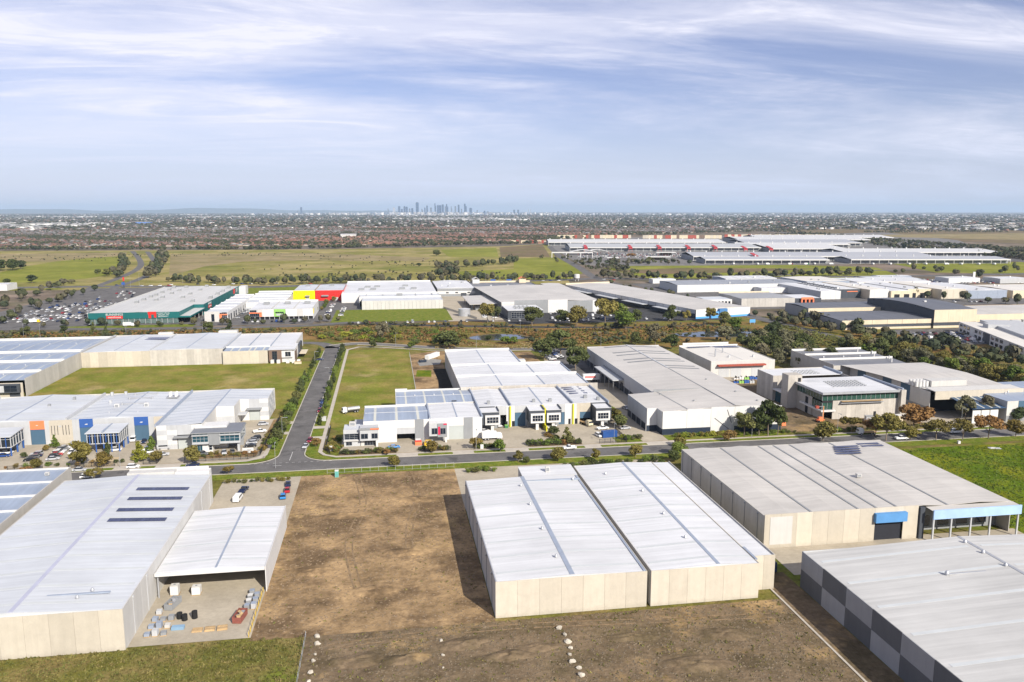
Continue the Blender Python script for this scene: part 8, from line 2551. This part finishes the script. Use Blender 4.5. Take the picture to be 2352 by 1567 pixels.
# ------------------------------------------------------------------ vehicles
# cross street and front yards
for a in (('hatch', 76, 1089, 160, 'silver', 'silver hatchback on the street beside the blue and white striped shed'), ('sedan', 183, 1082, 2, 'silver', 'silver sedan parked on the street by the russet tree'), ('hatch', 306, 1075, 2, 'white', 'white hatchback parked on the street by the driveway'),
    ('hatch', 200, 1098, 2, 'white', 'white hatchback across the street beside the pale roofed shed'), ('sedan', 443, 1071, 182, 'navy', 'navy sedan parked on the street at the chequered unit'), 
    ('sedan', 702, 1028, 262, 'silver', 'silver sedan parked at the kerb of the side street corner'), ('hatch', 712, 1015, 262, 'maroon', 'maroon hatchback parked behind the silver sedan on the side street'),
    ('hatch', 735, 946, 262, 'maroon', 'dark red hatchback parked under the side street trees'), ('sedan', 739, 935, 262, 'navy', 'navy sedan parked under the side street trees'), ('sedan', 741, 926, 262, 'blue', 'blue sedan at the head of the parked row on the side street'),
    ('sedan', 735, 828, 5, 'navy', 'navy sedan leaving a driveway at the top of the side street'),
    ('ute', 1308, 1032, 182, 'white', 'white utility parked on the street before the charcoal units'), ('sedan', 905, 1030, 10, 'bright blue', 'bright blue sedan with its bonnet up before the white walled unit'),
    ('ute', 2070, 1010, 176, 'white', 'white double cab ute on the street beside the green field'), ('van', 2193, 995, 178, 'white', 'white van parked on the street under russet trees'), ('flatbed', 1990, 998, 178, 'white', 'white flatbed truck parked before the unfinished office'),
    ('hatch', 928, 1002, 268, 'white', 'white four wheel drive backing out of the open grey door'), ('sedan', 1113, 993, 20, 'white', 'white sports car under the first charcoal bay'), ('ute', 1122, 1000, 12, 'black', 'black ute with a chrome roll bar beside the white truck'),
    ('truck', 1130, 1010, 2, 'white', 'white delivery truck beside the black ute'), ('ute', 1146, 980, 275, 'silver', 'grey ute reversing from the dark open bay'), ('ute', 1266, 983, 35, 'white', 'white ute beside the low yellow wall'),
    ('flatbed', 1345, 976, 290, 'cream', 'cream tray truck parked at the right hand blue door'), ('ute', 1384, 987, 15, 'white', 'white ute beside the blue container'), ('hatch', 1375, 1003, 285, 'white', 'white wagon beside the blue container'), ('sedan', 1436, 986, 10, 'silver', 'silver sedan on the drive before the huge beige shed'),
    ('sedan', 1437, 940, 285, 'silver', 'silver sedan on the drive beside the grey wall'), ('tanker', 806, 948, 200, 'white', 'white tanker truck behind the grey framed office'),
    ('van', 378, 1032, 2, 'silver', 'silver minibus beside the chequered wall'), ('ute', 464, 1046, 350, 'grey', 'dark grey ute beside the teal windowed office'), ('sedan', 515, 1042, 282, 'silver', 'silver sedan nosed in under the teal windowed office'), ('sedan', 534, 1041, 282, 'grey', 'grey sedan nosed in under the teal windowed office'),
    ('hatch', 605, 977, 10, 'silver', 'silver wagon in the chequered unit yard'), ('ute', 597, 994, 15, 'white', 'white tray ute in the chequered unit yard'), ('sedan', 575, 1027, 190, 'black', 'black sedan nearest the garden beside the teal windowed office'), ('hatch', 578, 1020, 190, 'silver', 'silver hatchback in the parked row beside the teal windowed office'),
    ('sedan', 582, 1014, 190, 'grey', 'grey sedan in the parked row beside the teal windowed office'), ('hatch', 588, 1009, 190, 'black', 'black hatchback at the end of the parked row beside the teal windowed office'),
    ('van', 307, 1013, 275, 'white', 'white van outside the right hand blue door'), ('sedan', 331, 1017, 280, 'navy', 'navy sedan outside the right hand blue door'), ('hatch', 338, 1035, 190, 'white', 'white hatchback behind the bright green conical tree'), ('sedan', 342, 1041, 190, 'white', 'white sedan behind the bright green conical tree'),
    ('sedan', 374, 1047, 10, 'silver', 'silver sedan by the russet tree at the fence'), ('hatch', 266, 1036, 5, 'white', 'white hatchback under the finned office'), ('hatch', 165, 1042, 275, 'white', 'white hatchback by the tall brown green tree'), ('van', 167, 1028, 280, 'silver', 'silver van in the shade by the slotted panel'),
    ('sedan', 8, 1050, 5, 'blue', 'blue sedan at the end of the left finned office'), ('sedan', 15, 1043, 5, 'white', 'white sedan under the left finned office')):
 k_, px_, py_, dg, c_, l_ = a
 cp(k_, px_, py_, dg, c_, l_, None, z=.08 if py_ < 1060 else .01)
for i, (px_, py_, c_) in enumerate(((70, 1059, 'black'), (76, 1054, 'grey'), (82, 1050, 'navy'), (85, 1046, 'silver'), (122, 1057, 'silver'), (126, 1052, 'black'), (130, 1047, 'red'), (134, 1043, 'white'), (138, 1039, 'silver'), (144, 1035, 'grey'), (149, 1031, 'silver'))):
 cp('hatch' if i % 2 else 'sedan', px_, py_, 190 if i < 4 else 10, c_, '%s car in the staff rows between the finned offices' % c_, 'cars between the finned offices', z=.08)
# yard of the left foreground, street end
for (k_, x, y, dg, c_, l_) in (('ute', -47.5, 258, 80, 'navy', 'navy ute at the street end of the concrete yard'), ('van', -48, 250, 85, 'white', 'white van behind the navy ute in the concrete yard'), ('sedan', -34, 262, 95, 'navy', 'navy sedan beside the dirt lot at the yard entrance'),
          ('sedan', -33.6, 256, 95, 'red', 'red sedan beside the dirt lot in the yard'), ('hatch', -34.2, 250, 95, 'bright blue', 'bright blue hatchback beside the dirt lot in the yard')):
 car(k_, x, y, dg, c_, l_, z=.03)
def container(x, y, deg, m, label, L=6.1, z=.07):
 T = Thing('shipping_container', label, 'container', x, y, rz=R(deg), z=z, local=True)
 T.box('body', m, -L / 2, L / 2, -1.2, 1.2, .1, 2.6)
 for k in range(int(L / .6)):
  for s in (-1.23, 1.2):
   T.box('rib', m, -L / 2 + .2 + k * .6, -L / 2 + .45 + k * .6, s, s + .03, .25, 2.45)
 for s in (-L / 2 - .03, L / 2):
  T.box('door', m, s, s + .03, -1.1, 1.1, .2, 2.5)
 for a in (-L / 2, L / 2 - .15):
  for b in (-1.22, 1.07):
   T.box('corner_post', m, a, a + .15, b, b + .15, 0.0, 2.64)
 return T
x, y = pix(1399, 1004)
container(x, y, 6, mat('container_blue', (.02, .07, .24), .5, .1, .5), 'blue shipping container on the forecourt of the charcoal units', 6.1)
container(94, 179, 92, mat('container_navy', (.02, .04, .10), .5, .1, .5), 'navy shipping container in the gap behind the chequered side shed', 6.1)
x, y = pix(965, 842)
container(28.5, 490, 60, mat('site_hut_white', (.66, .66, .63), .6, .1), 'white site hut on the building site beside the vacant lot', 9.0, .02)
container(24.5, 484, 60, MATS['site_hut_white'], 'second white site hut on the building site', 6.0, .02)
skip(20.2, 474, 20, navy, 'dark skip bin on the building site beside the vacant lot')
skip(14.2, 301.0, 80, MATS['safety_yellow'], 'yellow skip bin behind the hedge of the white walled unit')
stack('skip_bin', 'red and white skip beside the grey panel of the white walled unit', 'skip', 10.6, 302.5, [('body', orange, -1.2, 1.2, -1.6, 1.6, .1, 1.5), ('lid', red, -1.25, 1.25, -1.65, 0, 1.5, 1.65), ('load', white, -1, 1, .1, 1.5, 1.5, 2.0)])
stack('wheelie_bin', 'green bin beside the first yellow fin', 'bin', 48.2, 320.6, [('body', mat('bin_green', (.05, .18, .07), .6), -.7, .7, -.5, .5, 0.06, 1.2), ('lid', green, -.75, .75, -.55, .55, 1.2, 1.35)])
semi = car('semi', 105.2, 404.5, 182, 'white', 'white semitrailer with red stripes backing to the dock of the huge beige shed', z=.08)
for z0 in (2.2, 2.8):
 o = link('stripe', box_mesh('stripe', red, -3.5, 2.5, 1.26, 1.29, z0, z0 + .4), semi)
 o = link('stripe', box_mesh('stripe', red, -3.5, 2.5, -1.29, -1.26, z0, z0 + .4), semi)
# lift beside the unfinished office
x, y = 183.5, 309.0
T = Thing('boom_lift', 'orange boom lift parked at the corner of the unfinished office', 'boom lift', x, y, z=.03)
T.box('chassis', orange, x - 1.6, x + 1.6, y - 1.0, y + 1.0, .5, 1.2)
T.box('turret', orange, x - .9, x + .9, y - .7, y + .7, 1.2, 2.2)
for dx in (-1.2, 1.2):
 for dy in (-1.0, 1.0):
  T.cyl('wheel', tyre, x + dx, y + dy, .0, 1.0, .9, 12)
for k in range(1):
 o = T.box('boom', mat('boom_orange', (.62, .30, .14), .5), x + 1.0, x + 1.32, y - .15, y + .15, 2.0, 7.0)
T.box('arm', mgrey, x - 1.2, x + 1.1, y - .1, y + .1, 6.8, 7.0)
T.box('basket', rust, x - 2.6, x - 1.2, y - .6, y + .6, 6.2, 7.2)
# builder's materials behind the unfinished office
for i in range(9):
 xx, yy = pix(1690 + (i % 5) * 12, 872 + (i // 5) * 9)
 stack('material_pile', 'pile of building materials beside the concrete shed yard', 'materials', xx, yy, [('base', timber, -1.4, 1.4, -.9, .9, .03, .2), ('load', rnd.choice([blue, white, lgrey, steel, green]), -1.3, 1.3, -.8, .8, .2, rnd.uniform(.9, 2.0)), ('strap', black, -.1, .1, -.82, .82, .2, 2.02)], 'piles of materials behind the unfinished office')
stack('site_shed', 'pale site shed before the concrete wall of the unfinished office', 'shed', 206, 306, [('wall', lgrey, -3, 3, -1.2, 1.2, .03, 2.5), ('roof', steel, -3.2, 3.2, -1.4, 1.4, 2.5, 2.65), ('door', void, -.5, .4, -1.23, -1.2, .05, 2.1)], rz=R(-12))
stack('site_shed', 'cream site shed before the fin wall of the unfinished office', 'shed', 216.5, 305.5, [('wall', tan, -3, 3, -1.2, 1.2, .03, 2.5), ('roof', white, -3.2, 3.2, -1.4, 1.4, 2.5, 2.65), ('door', void, -.5, .4, -1.23, -1.2, .05, 2.1)], rz=R(5))
stack('barrier', 'orange plastic barrier at the corner of the white panelled wall', 'barrier', *pix(1800, 978), [('foot', orange, -.9, .9, -.4, .4, .03, .3), ('panel', orange, -.9, .9, -.1, .1, .3, 1.9)])
# car parks, row by row (ground survey of each lot)
def car_rows(rows, place, group, deg, fill, z=.03, seed=1):
 r = random.Random(seed)
 for (x0, y0, x1, y1, n) in rows:
  for i in range(n):
   if r.random() > fill:
    continue
   u = (i + .5) / n
   small_car(x0 + (x1 - x0) * u + r.uniform(-.2, .2), y0 + (y1 - y0) * u + r.uniform(-.3, .3), deg + r.choice([0, 180]) + r.uniform(-3, 3), place, group, z)
car_rows([(-320, 700 + k * 17 + j * 5.4, -246 - 4 * (k % 2), 700 + k * 17 + j * 5.4, 15) for k in range(8) for j in range(2)], 'parked in the hardware store car park', 'cars in the hardware store car park', 90, .52, seed=3)
car_rows([(-300, 850 + k * 20, -246, 850 + k * 20, 12) for k in range(6)], 'parked in the upper hardware store car park', 'cars in the upper store car park', 90, .34, seed=4)
car_rows([(-118, 672, -62, 668, 15)], 'parked along the units beside the wetland road', 'cars along the units', 90, .7, seed=5)
car_rows([(-52, 690, -52, 790, 14), (-40, 690, -40, 780, 12)], 'parked in the strip between the units and the lawn', 'cars between the units and the lawn', 0, .55, seed=6)
car_rows([(-126, 695, -126, 760, 9), (-120, 745, -118, 765, 3)], 'parked in the court between the small units', 'cars between the small units', 0, .7, seed=16)
car_rows([(-30, 651, 110, 644, 32)], 'parked along the far bank of the wetland', 'cars along the far bank', 92, .42, seed=7)
car_rows([(82, 668, 84, 690, 6), (90, 664, 96, 690, 7)], 'parked beside the round water tank yard', 'cars by the water tank yard', 10, .85, seed=8)
car_rows([(135, 640, 190, 634, 14), (135, 652, 200, 646, 15), (150, 668, 205, 662, 14), (140, 684, 188, 682, 12), (205, 640, 240, 634, 9)], 'parked in the boat yard before the grey and white panelled front', 'vehicles in the boat yard', 85, .62, seed=9)
car_rows([(99, 430, 99, 500, 15), (105, 470, 105, 502, 8)], 'in the car park behind the stepped white warehouse', 'cars behind the stepped white warehouse', 10, .85, .09, seed=10)
car_rows([(376, 492 + k * 8.5, 440, 482 + k * 8.5, 16) for k in range(6)], 'in the car park below the tall cream and charcoal block', 'cars below the tall cream block', 80, .7, .04, seed=11)
car_rows([(-238, 556, -140, 560, 18)], 'parked behind the sawtooth shed', 'cars behind the sawtooth shed', 2, .35, seed=12)
car_rows([(480, 720, 600, 708, 22), (330, 782, 420, 776, 16), (330, 800, 420, 794, 14)], 'parked before the tan shed row', 'cars before the shed row', 85, .5, seed=13)
# the remaining, smaller rows of vehicles: too many and too small to count
def car_mass(rows, seed, label):
 r = np.random.default_rng(seed)
 pos, rot = [], []
 for (x0, y0, x1, y1, n, dg, fill) in rows:
  for i in range(n):
   if r.random() < fill:
    u = (i + .5) / n
    pos.append((x0 + (x1 - x0) * u, y0 + (y1 - y0) * u, .03)); rot.append(R(dg) + r.normal(0, .04))
 v = np.array([(-2.2, -.9, .3), (2.2, -.9, .3), (2.2, .9, .3), (-2.2, .9, .3), (-2.2, -.88, .95), (2.1, -.88, .85), (2.1, .88, .85), (-2.2, .88, .95),
      (-1.8, -.75, .95), (1.1, -.75, .92), (1.1, .75, .92), (-1.8, .75, .95), (-1.3, -.6, 1.48), (.4, -.6, 1.46), (.4, .6, 1.46), (-1.3, .6, 1.48)], float)
 f = [(0, 1, 5, 4), (1, 2, 6, 5), (2, 3, 7, 6), (3, 0, 4, 7), (4, 5, 6, 7), (8, 9, 13, 12), (9, 10, 14, 13), (10, 11, 15, 14), (11, 8, 12, 15), (12, 13, 14, 15)]
 cm = [mat('far_car_%d' % i, c, .35, .02) for i, c in enumerate(((.7, .7, .69), (.40, .41, .43), (.06, .06, .065), (.03, .05, .16), (.32, .02, .02)))] + [carglass]
 n = len(pos)
 o = merge('far_cars', v, f, np.array(pos), np.ones((n, 3)), np.array(rot), cm, [-1, -1, -1, -1, -1, 5, 5, 5, 5, -1], r.choice([0, 0, 0, 1, 1, 2, 3, 4], n))
 return tag(o, label, 'cars', kind='stuff')
mrow = []
for k in range(9):
 a, b = mk(125 + k * 4, 1560 + k * 18), mk(330 + k * 4, 1560 + k * 18)
 mrow.append((*a, *b, 60, 70, .5))
for k in range(7):
 mrow.append((660, 905 + k * 9, 900, 880 + k * 9, 60, 80, .6))
for k in range(4):
 mrow.append((440, 930 + k * 7, 590, 918 + k * 7, 44, 85, .8))
mrow += [(-330, 1022, 300, 1012, 60, 0, .28), (-330, 1032, 300, 1022, 60, 0, .25), (300, 1040, 1000, 960, 60, -6, .3)]
car_mass(mrow, 90, 'many small vehicles in the far car parks and on the main road')
# market trucks
for i, (u, v, dg, c_) in enumerate(((375, 1352, 80, 'white'), (415, 1350, 85, 'red'), (432, 1350, 20, 'white'), (470, 1348, 0, 'maroon'), (497, 1348, 0, 'green'), (512, 1352, 80, 'navy'), (540, 1350, 0, 'silver'), (610, 1350, 80, 'white'), (640, 1352, 85, 'white'), (672, 1352, 80, 'bright blue'), (700, 1352, 85, 'white'), (735, 1350, 0, 'white'), (760, 1352, 85, 'white'), (790, 1352, 80, 'white'), (815, 1350, 82, 'silver'))):
 x, y = mk(u, v)
 car('truck', x, y, dg, c_, '%s cabbed truck at the docks of the low market halls' % c_, 'trucks at the market docks')
car('truck', *pix(296, 750), 4, 'white', 'white tipper truck driving past the hardware store', z=.06)
car('truck', *pix(80, 742), 3, 'yellow', 'white and yellow truck parked at the edge of the store car park', z=.05)
car('van', *pix(760, 715), 95, 'white', 'white box van in the strip between the units and the lawn', z=.03)
# ------------------------------------------------------------------ fences, lamps, poles
fence_run([(-133, 292.6), (-121.6, 292.6)], 'black steel fence before the staff car rows', 1.8)
fence_run([(-113, 292.6), (-97.6, 292.6)], 'black steel fence along the sandy garden bed', 1.8)
fence_run([(-88, 292.6), (-83.4, 292.6), (-83.4, 300)], 'black steel fence beside the bright green conical tree', 1.8)
fence_run([(-74, 293.2), (-52, 293.2), (-48.2, 297), (-47.6, 350)], 'black steel fence round the mulched corner garden', 1.8)
fence_run([(-22.5, 294.4), (-24.6, 300), (-24.6, 332)], 'black steel fence along the corner of the grey framed office', 1.8)
fence_run([(-19, 292.6), (2, 292.6)], 'black steel fence behind the verge of the grey framed office', 1.8)
fence_run([(10.4, 292.6), (22.6, 292.6)], 'black steel fence between the white unit gates', 1.8)
fence_run([(31.4, 292.6), (42.6, 292.6)], 'black steel fence before the first charcoal bay', 1.8)
fence_run([(52.6, 292.6), (73.6, 292.6), (73.6, 296)], 'black steel fence before the yellow fin bed', 1.8)
fence_run([(80.8, 292.6), (92, 292.6), (92, 310)], 'black steel fence by the blue container', 1.8)
fence_run([(13.2, 358), (13.2, 500)], 'temporary wire site fence along the vacant lot', 1.9, m=steel, post=3.5, bars=False)
fence_run([(-22, 272), (22, 272)], 'temporary wire fence along the street end of the dirt lot', 1.9, m=steel, post=3.0, bars=False)
fence_run([(-19, 128), (-19, 163)], 'thin wire fence along the edge of the bottom grass lot', 1.2, m=steel, post=4, bars=False)
T = Thing('sign', 'white board sign with a grey logo on the corner fence', 'sign', *pix(570, 1043))
x, y = pix(570, 1043)
T.box('board', white, x - 2.0, x + 2.0, y - .05, y + .05, .5, 2.4)
T.box('logo', mgrey, x - .9, x + .9, y - .08, y - .05, 1.1, 1.35)
T.box('logo', mgrey, x - .4, x + 1.2, y - .08, y - .05, 1.5, 1.75)
for dx in (-1.9, 1.9):
 T.box('post', lgrey, x + dx - .06, x + dx + .06, y + .05, y + .15, 0, 2.4)
for (px_, py_, h_) in ((760, 1036, 1.6), (1107, 1032, 1.5)):
 x, y = pix(px_, py_)
 T = Thing('sign', 'white address board by the %s gate' % ('grey framed office' if px_ < 900 else 'charcoal units'), 'sign', x, y)
 T.box('board', white, x - .6, x + .6, y - .06, y + .06, .2, h_ + .4)
 T.box('base', conc, x - .7, x + .7, y - .12, y + .12, 0, .2)
for i, (x, y, dg, l) in enumerate(((-42.6, 318, 0, 'street lamp beside the teal windowed office'), (-42.6, 470, 0, 'street lamp near the top of the side street'), (-31, 420, 180, 'street lamp in the footpath row of the side street'), (-40.5, 281, 90, 'street lamp at the junction'), (32, 290, 270, 'street lamp before the crimson marked unit'), (-95, 290, 270, 'street lamp by the silver car'),
         (86, 290, 270, 'street lamp before the blue container'), (143, 290, 270, 'street lamp before the white panelled wall'), (180, 290, 270, 'street lamp before the unfinished office'), (236, 290, 270, 'street lamp before the beige plant'), (5, 536, 300, 'street lamp on the rear road by the reeds'), (58, 520, 300, 'street lamp on the rear road near the pond'))):
 lamp_post(x, y, 9, dg, 'tall grey ' + l)
for i, (px_, py_) in enumerate(((55, 778), (93, 780), (290, 772), (466, 766), (1195, 762), (1380, 800), (300, 660), (420, 652), (536, 655), (700, 652), (320, 655), (1115, 652), (1290, 652))):
 x, y = pix(px_, py_)
 lamp_post(x, y, 11 if py_ > 700 else 14, 40 * i, 'tall thin lamp post along the roads beyond the wetland', 'lamp posts beyond the wetland')
# bits on the green field
stack('sheet_pile', 'pale sheet lying on the green field', 'sheet', *pix(2284, 1030), [('sheet', lgrey, -2.2, 2.2, -.9, .9, .02, .18), ('sheet', white, -1.5, .2, -.5, .6, .18, .3)], rz=R(-15))
stack('utility_box', 'white utility box on the verge of the green field', 'box', *pix(2202, 1019), [('box', white, -.5, .5, -.4, .4, 0, 1.0), ('lid', lgrey, -.55, .55, -.45, .45, 1.0, 1.08)])
x, y = pix(744, 967)
stack('utility_box', 'pale grey kiosk on the verge beside the dark red hatchback', 'box', x, y, [('box', lgrey, -1.0, 1.0, -.6, .6, 0.1, 1.8), ('lid', offw, -1.1, 1.1, -.7, .7, 1.8, 1.95)])
stack('portable_toilet', 'pale teal portable toilet on the street end of the dirt lot', 'toilet', -18.5, 268, [('body', mat('pale_teal', (.16, .42, .38), .6), -.6, .6, -.6, .6, .02, 2.2), ('roof', white, -.65, .65, -.65, .65, 2.2, 2.4), ('door', mat('teal_door', (.10, .32, .30), .6), -.4, .4, -.63, -.6, .1, 2.0)])

belt('market_trees', ((1290, 592), (1340, 604), (1400, 606), (1480, 606), (1540, 604)), 90, (4, 9), 'small dark trees across the market car park', 68, 26)
belt('market_trees', ((1395, 640), (1440, 628), (1400, 612), (1370, 622)), 60, (4, 9), 'young trees around the boulevard entrance', 69, 16)
# ------------------------------------------------------------------ air
hz = D.materials.new('haze_air')
hz.use_nodes = True
ht = hz.node_tree
for n in list(ht.nodes):
 if n.type != 'OUTPUT_MATERIAL':
  ht.nodes.remove(n)
pv = NN(ht, 'ShaderNodeVolumePrincipled')
pv.inputs['Color'].default_value = (0.62, 0.80, 1.0, 1)
pv.inputs['Density'].default_value = 3.5e-5
pv.inputs['Anisotropy'].default_value = 0.0
ht.links.new(pv.outputs[0], ht.nodes['Material Output'].inputs['Volume'])
hb = 60000
v = [(x, y, z) for z in (-1.2, 430) for x, y in ((-hb, -hb), (hb, -hb), (hb, hb), (-hb, hb))]
tag(link('haze', mesh('haze', v, BOXF, hz)), kind='stuff')
